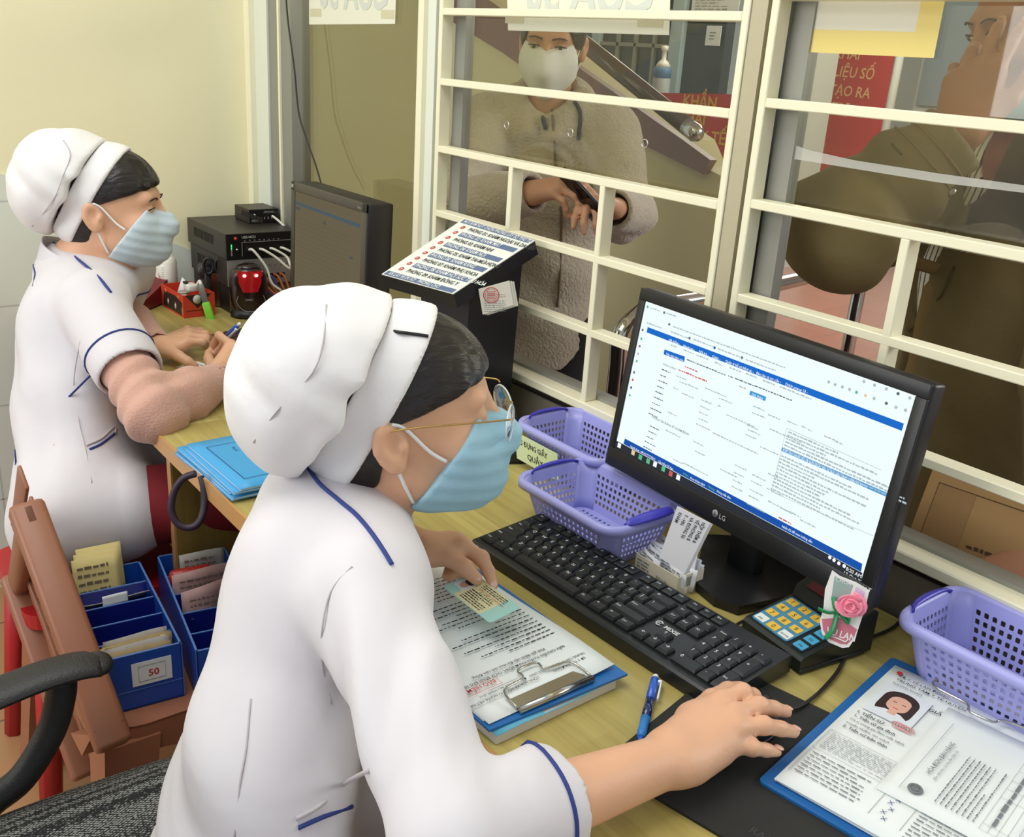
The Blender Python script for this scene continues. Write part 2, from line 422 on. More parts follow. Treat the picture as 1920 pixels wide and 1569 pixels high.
# ------------------------------------------------------------------ helpers for things on the desk
def onpl(px, py, M):
    """local coordinates where the sight line of a photo point meets the plane of frame M"""
    Mi = M.inverted(); o = Mi @ CAM; d = Mi.to_3x3() @ ray(px, py)
    t = -o.z/d.z
    return (o.x+d.x*t, o.y+d.y*t)
def emis(name, col, s=1.0):
    if name in MATS: return MATS[name]
    m = bpy.data.materials.new(name); m.use_nodes = True; nt = m.node_tree; nt.nodes.remove(nt.nodes['Principled BSDF'])
    e = nt.nodes.new('ShaderNodeEmission'); e.inputs[0].default_value = (*s2l(col), 1); e.inputs[1].default_value = s
    nt.links.new(e.outputs[0], nt.nodes['Material Output'].inputs['Surface']); MATS[name] = m
    return m
def cable_part(name, pts, r, m, parent, n=8):
    b = MB(); b.tube(smooth_path(pts, 8), r, 0, n); return b.build(name, [m], parent)
def cable(name, pts, r, m, label, cat, group=None, n=8):
    b = MB(); b.tube(smooth_path(pts, 8), r, 0, n); o = b.build(name, [m]); rebase(o, pts[0]); return tag(o, label, cat, group)

# ------------------------------------------------------------------ large monitor
SY, SL = -0.0618, 0.1292
SX = V((cos(SY), sin(SY), 0)); SYV = V((-sin(SY)*sin(SL), cos(SY)*sin(SL), cos(SL)))
SW, SH = 0.440, 0.2203
SM = fr((-0.7413, 0.9604, 0.9748), SX, SYV)         # frame of the lit screen, z towards the viewer
def SP(px, py): return onpl(px, py, SM)
t = thing('monitor', 'black flat monitor showing a white form page, standing behind the keyboard', 'monitor', (-0.735, 1.0, DZ))
b = MB(); b.box((0.001, -0.006, -0.014), (SW+0.030, SH+0.046, 0.024), 0, 0.004, SM); 
b.box((0.001, -0.02, -0.036), (SW-0.10, SH-0.04, 0.03), 0, 0.012, SM)
body = b.build('housing', [BLACK], t)
b = MB()
bz = 0.0135
for x0_, y0_, x1_, y1_ in ((-SW/2-0.013, SH/2, SW/2+0.015, SH/2+0.0165), (-SW/2-0.013, -SH/2-0.028, SW/2+0.015, -SH/2), (-SW/2-0.013, -SH/2, -SW/2, SH/2), (SW/2, -SH/2, SW/2+0.015, SH/2)):
    b.box(((x0_+x1_)/2, (y0_+y1_)/2, 0.0), (x1_-x0_, y1_-y0_, 0.004), 0, 0.001, SM)
lx, ly = SP(1352, 966)
b2 = MB(); LM = SM @ Matrix.Translation((lx-0.001, ly-0.004, 0)); b2.text('LG', 0.0095, 1, LM, 'LEFT', 0.0026, bold=0.02)
LM = SM @ Matrix.Translation((lx-0.0085, ly-0.0005, 0)); b2.lathe([(0.0048, 0.0021), (0.0048, 0.0026)], 20, 1, LM)
b2.rect(-0.0006, -0.002, 0.0004, 0.003, 0, LM, 0.003); b2.rect(-0.0006, -0.002, 0.003, -0.0013, 0, LM, 0.003)
bzl = b.build('bezel', [BLACK], t)
b2.build('logo', [BLACK, mat('logo_grey', (170, 172, 174), 0.4)], bzl)
# stand: neck and flat foot
b = MB(); b.box((-0.735, 1.005, 0.80), (0.052, 0.022, 0.10), 0, 0.006); b.build('neck', [BLACK], t)
b = MB(); b.prism([(-0.668, 0.915), (-0.700, 0.905), (-0.745, 0.915), (-0.83, 1.03), (-0.80, 1.07), (-0.66, 1.06), (-0.645, 1.02)], DZ+0.001, DZ+0.014, 0)
b.build('stand_foot', [BLACK], t)
# the picture on the screen
LW = emis('screen_white', (228, 240, 240), 1.0); LB = emis('screen_blue', (30, 104, 196), 0.95); LBD = emis('screen_navy', (30, 84, 170), 0.9)
LT = emis('screen_taskbar', (48, 52, 58), 0.9); LG_ = emis('screen_grey', (172, 186, 190), 0.95); LGD = emis('screen_dark', (96, 110, 122), 0.9)
LR = emis('screen_red', (206, 96, 92), 0.9); LGN = emis('screen_green', (92, 190, 132), 0.9); LO = emis('screen_sand', (226, 196, 150), 0.95); LPU = emis('screen_purple', (150, 90, 190), 0.9)
LL = emis('screen_lightblue', (70, 150, 208), 0.95); LSC = emis('screen_scroll', (198, 212, 220), 0.95)
b = MB(); b.rect(-SW/2, -SH/2, SW/2, SH/2, 0, SM, -0.0008)
def sq(p, m, z=0.0002):
    b.add([(*SP(*q), z) for q in p], [(3, 2, 1, 0)], m, False, SM)
def st(px, py, body, size, m, z=0.0004, bold=0.0, align='LEFT'):
    x, y = SP(px, py); b.text(body, size, m, SM @ Matrix.Translation((x, y, 0)), align, z, bold=bold)
def sd(px, py, r, m): 
    x, y = SP(px, py); b.lathe([(r, 0), (r, 0.0003)], 12, m, SM @ Matrix.Translation((x, y, 0)))
def sl(px, py, w, m, hh=0.0016, seed=1):
    x, y = SP(px, py); R_ = random.Random(seed+int(px)+int(py)); xe = x+w
    while x < xe:
        k = min(R_.uniform(0.0025, 0.007), xe-x); b.rect(x, y, x+k, y+hh*R_.choice((0.8, 1, 1.15)), m, SM, 0.0003); x += k+0.0011
sq([(1214.7, 613), (1695, 794), (1691, 807.7), (1212.5, 623)], 1)
for px, py, s_ in ((1254, 639, 'Hệ thống ▾'), (1281, 650, 'Ngoại trú ▾'), (1310.5, 660.5, 'Nội trú ▾'), (1335.5, 670, 'Dược ▾'), (1360, 679, 'Quản lý hồ sơ bệnh án ▾'), (1418, 701, 'Báo cáo và tra cứu ▾'), (1472.5, 722, 'Dược popup UI ▾')):
    st(px, py, s_.replace(' ▾', ' -'), 0.0049, 2, bold=0.004)
sq([(1172, 822), (1617, 1057), (1614.7, 1072), (1169, 832)], 3)
for px, py, s_ in ((1182, 838, 'Người dùng'), (1201, 848, 'NĐ/KCTTYT/DLH'), (1234, 866, 'Cấp Hồng Tổ Nga'), (1466, 988, 'Nhấn F2 để xem hướng dẫn'), (1294, 897, 'Khoa Khám bệnh'), (1344, 922, 'Phòng tiếp đón')):
    st(px, py, s_, 0.0040, 2, bold=0.004)
st(1281, 889, 'Khoa:', 0.0046, 6); st(1328, 914, 'Phòng:', 0.0046, 6)
sq([(1156, 826), (1617, 1074), (1615, 1092), (1153, 839.4)], 4, 0.0001)
for k, (px, py, m) in enumerate(((1161.5, 835, 2), (1187.5, 848.5, 7), (1201, 857, 6), (1215.5, 864.5, 6), (1228.5, 870.5, 2), (1244, 879, 6), (1258, 888, 8), (1272, 895, 2))):
    x, y = SP(px, py); b.rect(x-0.0035, y-0.0035, x+0.0035, y+0.0035, m, SM, 0.0004)
st(1586, 1068.5, '8:20 AM', 0.0062, 2); st(1580.5, 1076, '13-Oct-23', 0.0062, 2)
for px, py in ((1556, 1045), (1564, 1050), (1573, 1056), (1583, 1061)): sd(px, py, 0.0022, 2)
for px, py, m in ((1205, 618.5, 9), (1202.5, 635, 6), (1199.5, 649, 10), (1196.5, 663, 5), (1194, 677, 6), (1189, 698, 9), (1186.5, 712, 8), (1183.5, 726.5, 3), (1181, 741, 6), (1214.5, 575, 6), (1245.5, 586, 9), (1255, 608, 9), (1293, 634, 9), (1340, 652, 3), (1391.5, 670.5, 9), (1606, 735.5, 6), (1623, 741.5, 7), (1554, 716, 5), (1566, 721, 5), (1579.5, 725.5, 5), (1593, 730, 5), (1639, 747, 5), (1662, 756, 9), (1680, 763.5, 5), (1698, 769, 5), (1620, 715, 5), (1640, 722, 5), (1662, 729, 5), (1684, 738, 9), (1706, 746, 5)): sd(px, py, 0.0019, m)
sq([(1246, 655), (1284.5, 668.5), (1283, 679), (1244.5, 664)], 1); st(1249, 664.5, 'Tiếp nhận bệnh nhân', 0.0040, 2, 0.0006)
sq([(1407, 732), (1437, 744), (1435, 752), (1405, 740)], 11); st(1410, 741, 'Gọi khám', 0.0046, 2, 0.0006)
for px, py, w in ((1220, 578, .02), (1250, 588, .02), (1262, 613, .20), (1213, 606, .032), (1258, 623, .035), (1300, 637, .038), (1346, 655, .045), (1398, 675, .05), (1258, 648, .012), (1282, 657, .02), (1305, 666, .024), (1340, 680, .015), (1368, 690, .02), (1398, 701, .02), (1430, 714, .02), (1462, 726, .024), (1492, 738, .024)): sl(px, py, w, 5)
for px, py, w in ((1288, 675, .055), (1340, 696, .02), (1365, 705, .01), (1378, 710, .035), (1415, 724, .028), (1445, 736, .034)): sl(px, py, w, 9, 0.0014)
sl(1284, 688, .026, 8); sl(1272, 694, .055, 8, 0.0018)
st(1243, 684, 'HÀNH CHÍNH', 0.0042, 9); st(1222, 783, 'THÔNG TIN ĐĂNG KÝ KHÁM BỆNH', 0.0046, 9, bold=0.01)
for k in range(9): sl(1241-3.1*k, 693+10.3*k, (.018, .012, .018, .014, .016, .02, .016, .024, .02)[k], 9, 0.0014, 3)
for k in range(5): sl(1219-3.2*k, 799+9.6*k, (.02, .018, .014, .022, .018)[k], 9, 0.0014, 5)
for px, py, w in ((1268, 705, .02), (1274, 716, .015), (1290, 722, .02), (1262, 727, .01), (1279, 738, .022), (1322, 728, .04), (1386, 725, .012), (1315, 750, .02), (1313, 762, .018), (1311, 773, .016), (1310, 785, .018), (1348, 747, .024), (1346, 761, .006), (1412, 762, .02), (1410, 774, .022), (1362, 778, .05), (1400, 797, .02), (1402, 806, .022), (1398, 815, .018), (1440, 778, .02), (1443, 805, .05), (1252, 773, .018), (1248, 807, .03), (1305, 795, .026), (1336, 812, .08), (1300, 828, .02), (1303, 846, .02), (1262, 861, .02), (1280, 868, .05), (1425, 838, .03), (1476, 790, .016), (1503, 800, .008), (1515, 806, .006), (1545, 818, .02), (1565, 828, .012), (1350, 880, .03), (1378, 872, .02), (1376, 886, .018), (1374, 900, .016), (1372, 912, .02), (1410, 890, .024), (1408, 902, .018), (1406, 918, .022), (1404, 930, .018), (1440, 888, .016), (1438, 916, .026), (1400, 944, .03), (1440, 940, .04), (1462, 952, .02), (1480, 960, .018), (1500, 975, .024)): sl(px, py, w, 5, 0.0015, 9)
sl(1460, 971, .02, 8)
# drop-down list with the highlighted row
for a_, c_ in (((1475, 803), (1651, 881)), ((1475, 803), (1446, 922)), ((1446, 922), (1637, 1005))):
    x, y = SP(*a_); x2, y2 = SP(*c_); b.add([(x, y, .0003), (x2, y2, .0003), (x2+.0006, y2+.0006, .0003), (x+.0006, y+.0006, .0003)], [(0, 1, 2, 3), (3, 2, 1, 0)], 5, False, SM)
for k in range(6): sl(1478-1.9*k, 811+6.1*k, (.075, .13, .06, .155, .17, .175)[k], 5, 0.0020, 20+k)
sq([(1466.5, 838), (1664.5, 924), (1661, 931), (1465, 845)], 11, 0.0003); st(1468, 845, 'KSK cho người đủ 18 tuổi được lập và làm việc (ND 1300/2/23/TT)', 0.0044, 2, 0.0006)
for k in range(11): sl(1464-1.9*k, 855+6.1*k, (.105, .13, .055, .13, .08, .075, .07, .115, .13, .075, .125)[k], 5, 0.0020, 40+k)
sq([(1702, 800), (1704.5, 801), (1677, 883), (1675, 882)], 12)
b.build('screen', [LW, LB, emis('screen_text', (244, 250, 250), 1.0), LBD, LT, LG_, LGN, LO, LR, LGD, LPU, LL, LSC], t)

# ------------------------------------------------------------------ keyboards
KEYC = mat('keycap_black', (30, 33, 35), 0.36); KLEG = mat('key_legend', (205, 210, 210), 0.6)
def keyboard(label, lf, lb, rb, loc_z, kind):
    lf, lb, rb = V(lf), V(lb), V(rb); W_ = (rb-lb).length; D_ = 0.131
    M = fr(lf, rb-lb, (lb-lf)); M = M @ Matrix.Rotation(0.0, 4, 'X')
    t = thing('keyboard', label, 'keyboard', (lf.x, lf.y, DZ))
    F = fr((lf.x, lf.y, DZ), (rb.x-lb.x, rb.y-lb.y, 0), (lb.x-lf.x, lb.y-lf.y, 0))
    b = MB(); prof = [(0, 0.002), (0.001, 0.017), (0.004, 0.0195), (D_-0.004, 0.0275), (D_, 0.025), (D_, 0.004)]
    P_ = [(x, y, z) for x in (0, W_) for y, z in prof]; n = len(prof)
    b.add(P_, [tuple(range(n)), tuple(range(2*n-1, n-1, -1))] + [(i, n+i, n+(i+1) % n, (i+1) % n) for i in range(n)], 0, False, F)
    case = b.build('case', [BLACKS], t)
    K = F @ Matrix.Translation((0, 0, 0.0190)) @ Matrix.Rotation(math.atan2(0.008, D_), 4, 'X')
    u = W_/23.1; r = 0.0182; y0 = 0.0205; b = MB()
    g = MB(); g.rect(0.005, 0.0125, W_-0.005, 0.0145, 0, K, 0.0012); 
    def key(x, row, w, leg='', h=1.0, up=0.0):
        cx = 0.006+u*(x+w/2); cy = y0+r*(row+h/2-0.5)+(0.005 if row >= 5 else 0); ww = u*w-0.0016; hh = r*h-0.0016
        zt = 0.0062 if row < 5 else 0.0042
        q = []
        for k, (iw, ih, z) in enumerate(((0, 0, -0.001), (0.0004, 0.0004, 0.003), (0.0022, 0.0026, zt))):
            q += [(cx+sx*(ww/2-iw), cy+sy*(hh/2-ih)+(0.0006 if k == 2 else 0), z) for sx, sy in ((-1, -1), (1, -1), (1, 1), (-1, 1))]
        b.add(q, [(8, 9, 10, 11)]+[(4*l+i, 4*l+(i+1) % 4, 4*l+4+(i+1) % 4, 4*l+4+i) for l in (0, 1) for i in range(4)], 0, False, K)
        if leg:
            s_ = 0.0072 if len(leg) == 1 else 0.0044
            b.text(leg, s_, 1, K @ Matrix.Translation((cx-ww/2+0.0042+(0 if len(leg) > 2 else 0.0015), cy+0.0008-(0.001 if len(leg) > 1 else 0), 0)), 'LEFT', zt+0.0002, bold=0.012)
    rows = ['`1234567890-=', 'QWERTYUIOP[]', "ASDFGHJKL;'", 'ZXCVBNM,./']
    for i, c in enumerate(rows[0]): key(i, 4, 1, c)
    key(13, 4, 2, '←')
    key(0, 3, 1.5, 'Tab')
    for i, c in enumerate(rows[1]): key(1.5+i, 3, 1, c)
    key(13.5, 3, 1.5, '\\')
    key(0, 2, 1.75, 'Caps')
    for i, c in enumerate(rows[2]): key(1.75+i, 2, 1, c)
    key(12.75, 2, 2.25, 'Enter')
    key(0, 1, 2.25, '⇧ Shift'.replace('⇧ ', ''))
    for i, c in enumerate(rows[3]): key(2.25+i, 1, 1, c)
    key(12.25, 1, 2.75, 'Shift')
    for x, w, c in ((0, 1.25, 'Ctrl'), (1.25, 1.25, '*'), (2.5, 1.25, 'Alt'), (3.75, 6.25, ''), (10, 1.25, 'Alt'), (11.25, 1.25, '*'), (12.5, 1.25, '='), (13.75, 1.25, 'Ctrl')): key(x, 0, w, c)
    key(0, 5, 1, 'Esc')
    for i in range(12): key(2+i+(i//4)*0.5-(0.0), 5, 1, f'F{i+1}')
    for i, c in enumerate(('Prt', 'Scr', 'Brk')): key(15.25+i, 5, 1, c)
    for i, c in enumerate(('Ins', 'Hm', 'PU')): key(15.25+i, 4, 1, c)
    for i, c in enumerate(('Del', 'End', 'PD')): key(15.25+i, 3, 1, c)
    key(16.25, 1, 1, '↑'); 
    for i, c in enumerate('←↓→'): key(15.25+i, 0, 1, c)
    for i, c in enumerate(('Num', '/', '*', '-')): key(18.5+i, 4, 1, c)
    for j, s_ in ((3, '789'), (2, '456'), (1, '123')):
        for i, c in enumerate(s_): key(18.5+i, j, 1, c)
    key(21.5, 2, 1, '+', 2.0); key(21.5, 0, 1, 'Ent', 2.0); key(18.5, 0, 2, '0'); key(20.5, 0, 1, '.')
    if kind == 'near':
        b.build('keycaps', [KEYC, KLEG], t)
        g.text('MIXIE', 0.0088, 1, K @ Matrix.Translation((0.006+u*16.0, y0+r*1.78, 0)), 'LEFT', 0.0012, bold=0.03)
        MM = K @ Matrix.Translation((0.006+u*15.55, y0+r*1.95, 0.0004)); g.tube(arc((0, 0, 0.001), 0.0042, 0.4, 5.6, 14), 0.0008, 1, 5, M=MM); g.tube([(-0.002, -0.002, 0.001), (-0.001, 0.002, 0.001), (0.0002, -0.001, 0.001), (0.002, 0.003, 0.001)], 0.0007, 1, 5, M=MM)
        g.build('logo', [BLACK, KLEG], case)
    else:
        b.build('keycaps', [mat('keycap_dark_red', (40, 22, 24), 0.4), emis('key_glow_red', (214, 40, 50), 0.8)], t)
        g.build('glow_strip', [emis('key_glow_dim', (90, 14, 22), 0.7)], case)
    return t
KB_NEAR = keyboard('black keyboard with white letters between the clipboard and the large monitor', onz(883, 1014, .768), onz(999.5, 964, .776), onz(1465, 1232, .776), 0, 'near')
k1 = D(376, 632, .02)
keyboard('black keyboard with red glowing keys in front of the dim monitor', (k1.x, k1.y, .77), (k1.x-0.012, k1.y+0.13, .776), (k1.x+0.418, k1.y+0.155, .776), 0, 'far')

# ------------------------------------------------------------------ lavender baskets
LAV = mat('lavender_plastic', (162, 164, 226), 0.34, sss=0.0); LAVD = mat('deep_blue_plastic', (70, 66, 186), 0.35)
def perf(b, fn, nu, nv, hu, hv, m=0):
    for i in range(nu):
        for j in range(nv):
            u0, u1, v0, v1 = i/nu, (i+1)/nu, j/nv, (j+1)/nv; uc, vc = (u0+u1)/2, (v0+v1)/2; du, dv = (u1-u0)/2, (v1-v0)/2
            out = [(u0, v0), (uc, v0), (u1, v0), (u1, vc), (u1, v1), (uc, v1), (u0, v1), (u0, vc)]
            inn = [(uc-du*hu*.78, vc-dv*hv*.78), (uc, vc-dv*hv), (uc+du*hu*.78, vc-dv*hv*.78), (uc+du*hu, vc), (uc+du*hu*.78, vc+dv*hv*.78), (uc, vc+dv*hv), (uc-du*hu*.78, vc+dv*hv*.78), (uc-du*hu, vc)]
            inn = [(uc-du*hu*.9, vc-dv*hv*.9), (uc, vc-dv*hv), (uc+du*hu*.9, vc-dv*hv*.9), (uc+du*hu, vc), (uc+du*hu*.9, vc+dv*hv*.9), (uc, vc+dv*hv), (uc-du*hu*.9, vc+dv*hv*.9), (uc-du*hu, vc)]
            b.add([fn(*p) for p in out]+[fn(*p) for p in inn], [(k, (k+1) % 8, 8+(k+1) % 8, 8+k) for k in range(8)], m)
def basket_mesh(w, d, h):
    ins = 0.017; R_ = 0.022
    def loop(v, k):     # corner arcs and straight sides at height fraction v
        return None
    b = MB(); wt, dt, wb, db = w-0.016, d-0.016, w-0.016-2*ins, d-0.016-2*ins
    def side(sx, sy):
        def fn(u, v):
            z = 0.004+v*(h-0.010); a = wb+(wt-wb)*v; c = db+(dt-db)*v; t_ = (u-0.5)*2
            if sy: return (t_*(a/2-R_)*(-sy), sy*c/2, z)
            return (sx*a/2, t_*(c/2-R_)*sx, z)
        return fn
    def band(fn, v0, v1):
        b.grid(lambda u, v: fn(u, v0+(v1-v0)*v), 1, 1, 0, sm=False)
    nw, nd = int(round(w/0.0142)), int(round(d/0.0142))-1
    for sx, sy, n in ((0, 1, nw), (0, -1, nw), (1, 0, nd), (-1, 0, nd)):
        fn = side(sx, sy); perf(b, (lambda f: lambda u, v: f(u, 0.14+0.70*v))(fn), n, 5 if h > .07 else 4, 0.58, 0.60); band(fn, 0, 0.14); band(fn, 0.84, 1)
    for sx in (-1, 1):
        for sy in (-1, 1):
            def cf(u, v, sx=sx, sy=sy):
                z = 0.004+v*(h-0.010); a = wb+(wt-wb)*v; c = db+(dt-db)*v; th = u*PI/2 if sx*sy > 0 else PI/2-u*PI/2
                return (sx*(a/2-R_+R_*cos(th)), sy*(c/2-R_+R_*sin(th)), z)
            b.grid(cf, 5, 4, 0)
    # floor
    perf(b, lambda u, v: ((u-.5)*(wb-2*R_*.5), (v-.5)*(db-2*R_*.5), 0.004), nw, nd, 0.5, 0.62)
    o = rrect(wb, db, R_, 5); i_ = [(max(-wb/2+R_*.5, min(wb/2-R_*.5, x)), max(-db/2+R_*.5, min(db/2-R_*.5, y))) for x, y in o]; n = len(o)
    b.add([(x, y, 0.004) for x, y in o]+[(x, y, 0.004) for x, y in i_], [(k, (k+1) % n, n+(k+1) % n, n+k) for k in range(n)], 0)
    # rolled rim, raised a little at the two short ends
    sec = [(-0.001, -0.007), (0.001, -0.001), (0.004, 0.0015), (0.008, 0.0005), (0.0095, -0.003), (0.0095, -0.010), (0.0080, -0.010)]
    base = rrect(wt, dt, R_, 6); n = len(base); vs_ = []
    for x, y in base:
        cxx = max(-wt/2+R_, min(wt/2-R_, x)); cyy = max(-dt/2+R_, min(dt/2-R_, y)); nn = V((x-cxx, y-cyy, 0)); nn = nn.normalized() if nn.length > 1e-6 else V((0, 0, 0))
        for o_, z in sec: vs_.append((x+nn.x*o_, y+nn.y*o_, h-0.004+z))
    m_ = len(sec); b.add(vs_, [(i*m_+j, ((i+1) % n)*m_+j, ((i+1) % n)*m_+j+1, i*m_+j+1) for i in range(n) for j in range(m_-1)], 0, True)
    return b
def basket(label, c, ang, w, d, h, tagtext=None):
    t = thing('plastic_basket', label, 'basket', (0, 0, 0), 'lavender plastic baskets')
    b = basket_mesh(w, d, h); o = b.build('basket_body', [LAV], t)
    s_ = o.modifiers.new('thick', 'SOLIDIFY'); s_.thickness = 0.0016; s_.offset = 0
    for sx in (-1, 1):
        g = MB()
        def gf(u, v, sx=sx):
            a = (u-.5)*2; k = (1-a*a)**0.5 if abs(a) < 1 else 0
            return (sx*(w/2-0.008+0.013*v*k), a*d*0.30, h-0.0015+0.008*k*(1-abs(v-.45))-0.004*v)
        g.grid(gf, 14, 5, 0, 0.003); g.build('handle', [LAVD], t)
    if tagtext:
        g = MB(); M = fr((-w/2+0.018, -d/2+0.0035, 0.008), (1, 0, 0), (0, -0.16, 1))
        g.box((0.055, 0.031, 0.001), (0.11, 0.050, 0.0008), 0, 0, M)
        g.text('RỔ ĐỰNG GIẤY', 0.0135, 1, M @ Matrix.Translation((0.004, 0.037, 0)), 'LEFT', 0.0017, bold=0.02, sx=.82); g.text('QUẦY', 0.0145, 1, M @ Matrix.Translation((0.030, 0.016, 0)), 'LEFT', 0.0017, bold=0.02)
        g.build('paper_label', [mat('pale_green_label', (214, 230, 186), 0.6), INK], t)
    t.location = (*c, DZ+0.0005); t.rotation_euler = (0, 0, ang)
    return t
basket('lavender basket with a printed paper label, beside the red-digit keypad', (-1.100, 1.030), 0.0, 0.215, 0.142, 0.082, True)
basket('lavender basket behind the keyboard, in front of the labelled basket', (-0.926, 0.902), 0.005, 0.214, 0.152, 0.076)
basket('lavender basket above the clipboard with the photo, under the window', (-0.374, 1.030), 0.02, 0.238, 0.142, 0.084)

# ------------------------------------------------------------------ queue keypads
KP_B = mat('keypad_blue', (70, 136, 168), 0.4); KP_Y = mat('keypad_yellow', (226, 184, 62), 0.45); KP_W = mat('keypad_white', (226, 230, 222), 0.45); KP_C = mat('keypad_cyan', (64, 158, 198), 0.4)
DEVB = mat('dark_green_black_plastic', (28, 34, 34), 0.32)
def keypad(label, o, xdir, w, d, digits):
    F = fr((o[0], o[1], DZ), (*xdir, 0), (-xdir[1], xdir[0], 0))
    t = thing('queue_keypad', label, 'keypad', (o[0], o[1], DZ), 'queue keypads')
    b = MB(); prof = [(0, 0.003), (0, 0.018), (0.004, 0.022), (d*0.66, 0.036), (d*0.70, 0.050), (d*0.94, 0.060), (d, 0.055), (d, 0.003)]
    n = len(prof); P_ = [(x, y, z) for x in (0, w) for y, z in prof]
    b.add(P_, [tuple(range(n)), tuple(range(2*n-1, n-1, -1))]+[(i, n+i, n+(i+1) % n, (i+1) % n) for i in range(n)], 0, False, F)
    b.box((w/2, d*0.45, 0.004), (w+0.004, d*0.9, 0.006), 0, 0.002, F)
    b.build('housing', [DEVB], t)
    K = F @ Matrix.Translation((0, 0.004, 0.0222)) @ Matrix.Rotation(math.atan2(0.014, d*0.66-0.004), 4, 'X'); kd = d*0.66-0.004
    b = MB(); b.prism(rrect(w*0.62, kd*0.90, 0.004, 3, w*0.36, kd*0.5), 0, 0.0008, 0, K); b.prism(rrect(w*0.20, kd*0.90, 0.003, 3, w*0.82, kd*0.5), 0, 0.0008, 5, K)
    cw, ch = w*0.62/3, kd*0.90/4
    for i, s_ in enumerate('123456789'):
        x = w*0.05+cw*(i % 3+.5); y = kd*0.95-ch*(i//3+.5)
        b.prism(rrect(cw*.74, ch*.62, .001, 2, x, y), 0, 0.0016, 1, K); b.text(s_, ch*.55, 4, K @ Matrix.Translation((x, y-ch*.2, 0)), 'CENTER', 0.0018)
    for x, m, s_ in ((w*0.05+cw*.5, 2, 'DEL'), (w*0.05+cw*1.5, 1, '0'), (w*0.05+cw*2.5, 2, 'ENTER')):
        y = kd*0.95-ch*3.5; b.prism(rrect(cw*.8, ch*.7, .001, 2, x, y), 0, 0.0016, m, K); b.text(s_, ch*(.55 if len(s_) == 1 else .26), 4, K @ Matrix.Translation((x, y-ch*.2, 0)), 'CENTER', 0.0018)
    for i, s_ in enumerate(('F1', 'F2', 'F3', 'F4')):
        y = kd*0.95-ch*(i+.5); b.prism(rrect(w*.16, ch*.7, .001, 2, w*.82, y), 0, 0.0016, 3, K); b.text(s_, ch*.34, 4, K @ Matrix.Translation((w*.82, y-ch*.15, 0)), 'CENTER', 0.0018)
    b.build('keys', [KP_B, KP_Y, KP_W, KP_C, INK, BLACK], t)
    DM = F @ Matrix.Translation((0, d*0.70, 0.050)) @ Matrix.Rotation(math.atan2(0.010, d*0.24), 4, 'X')
    b = MB(); b.rect(w*.12, d*.03, w*.95, d*.20, 0, DM, 0.0006)
    if digits: b.text(digits, d*.145, 1, DM @ Matrix.Translation((w*.36, d*.055, 0)), 'LEFT', 0.0010, bold=0.012, sx=1.05); b.text('1 2', d*.09, 2, DM @ Matrix.Translation((w*.45, d*.235, 0)), 'LEFT', 0.0008)
    b.build('display', [emis('display_dark_red', (104, 20, 26), 0.6) if digits else mat('display_red_off', (96, 24, 30), 0.25), emis('led_red', (255, 60, 52), 2.2), WHITE], t)
    return t
keypad('black queue keypad with lit red digits beside the labelled basket', (-1.236, 0.884), (0.46, 0.888), 0.105, 0.125, '0110')
keypad('black queue keypad with dark display under the large monitor', (-0.640, 0.889), (0.99, -0.14), 0.098, 0.118, None)

# ------------------------------------------------------------------ temple card with the ribbon rose
CM = fr(at(1566, 1195, 1.075), (0.80, 0.60, -0.04), (0.02, 0.30, 0.95))
def cp(px, py): return onpl(px, py, CM)
t = thing('rose_card', 'small white card with a pink ribbon rose leaning on the keypad', 'card', CM.translation)
out = [(1560.5, 1069), (1575, 1080), (1606, 1092), (1630, 1106.5), (1625, 1130), (1614, 1165), (1604, 1195), (1592, 1213), (1580, 1215), (1554, 1204), (1541, 1188), (1537, 1165), (1544, 1140), (1547, 1105)]
def shrink(pts, k):
    cx_ = sum(p[0] for p in pts)/len(pts); cy_ = sum(p[1] for p in pts)/len(pts); return [(cx_+(p[0]-cx_)*k, cy_+(p[1]-cy_)*k) for p in pts]
b = MB(); b.prism([cp(*p) for p in reversed(out)], -0.001, 0.0, 0, CM)
b.add([(*cp(*p), 0.0003) for p in ((1565, 1080), (1600, 1097), (1592, 1118), (1570, 1130), (1558, 1125))], [(4, 3, 2, 1, 0)], 1, False, CM)
b.add([(*cp(*p), 0.0003) for p in ((1605, 1100), (1622, 1110), (1610, 1150), (1598, 1122))], [(3, 2, 1, 0)], 2, False, CM)
b.add([(*cp(*p), 0.0003) for p in ((1541, 1160), (1575, 1158), (1607, 1180), (1600, 1196), (1588, 1208), (1575, 1207), (1552, 1196), (1543, 1180))], [(7, 6, 5, 4, 3, 2, 1, 0)], 3, False, CM)
tx = cp(1565.5, 1088); b.text('CHÙA LINH T', 0.0062, 4, CM @ Matrix.Translation((tx[0], tx[1], 0)) @ Matrix.Rotation(-0.12, 4, 'Z'), 'LEFT', 0.0006)
tx = cp(1548, 1186); b.text('VU LAN', 0.0105, 4, CM @ Matrix.Translation((tx[0], tx[1], 0)) @ Matrix.Rotation(-0.08, 4, 'Z'), 'LEFT', 0.0006, bold=0.02, sx=0.85)
b.tube([(*cp(1552, 1190), 0.0008), (*cp(1570, 1196), 0.0008), (*cp(1585, 1203), 0.0008), (*cp(1590, 1198), 0.0008)], 0.0008, 4, 5, M=CM)
b.build('card', [mat('card_white', (236, 234, 230), 0.6), mat('card_grey_green', (150, 176, 168), 0.6), mat('card_lilac', (214, 190, 222), 0.6), mat('card_rose', (204, 116, 132), 0.6), WHITE], t)
b = MB(); rc = cp(1593, 1131)
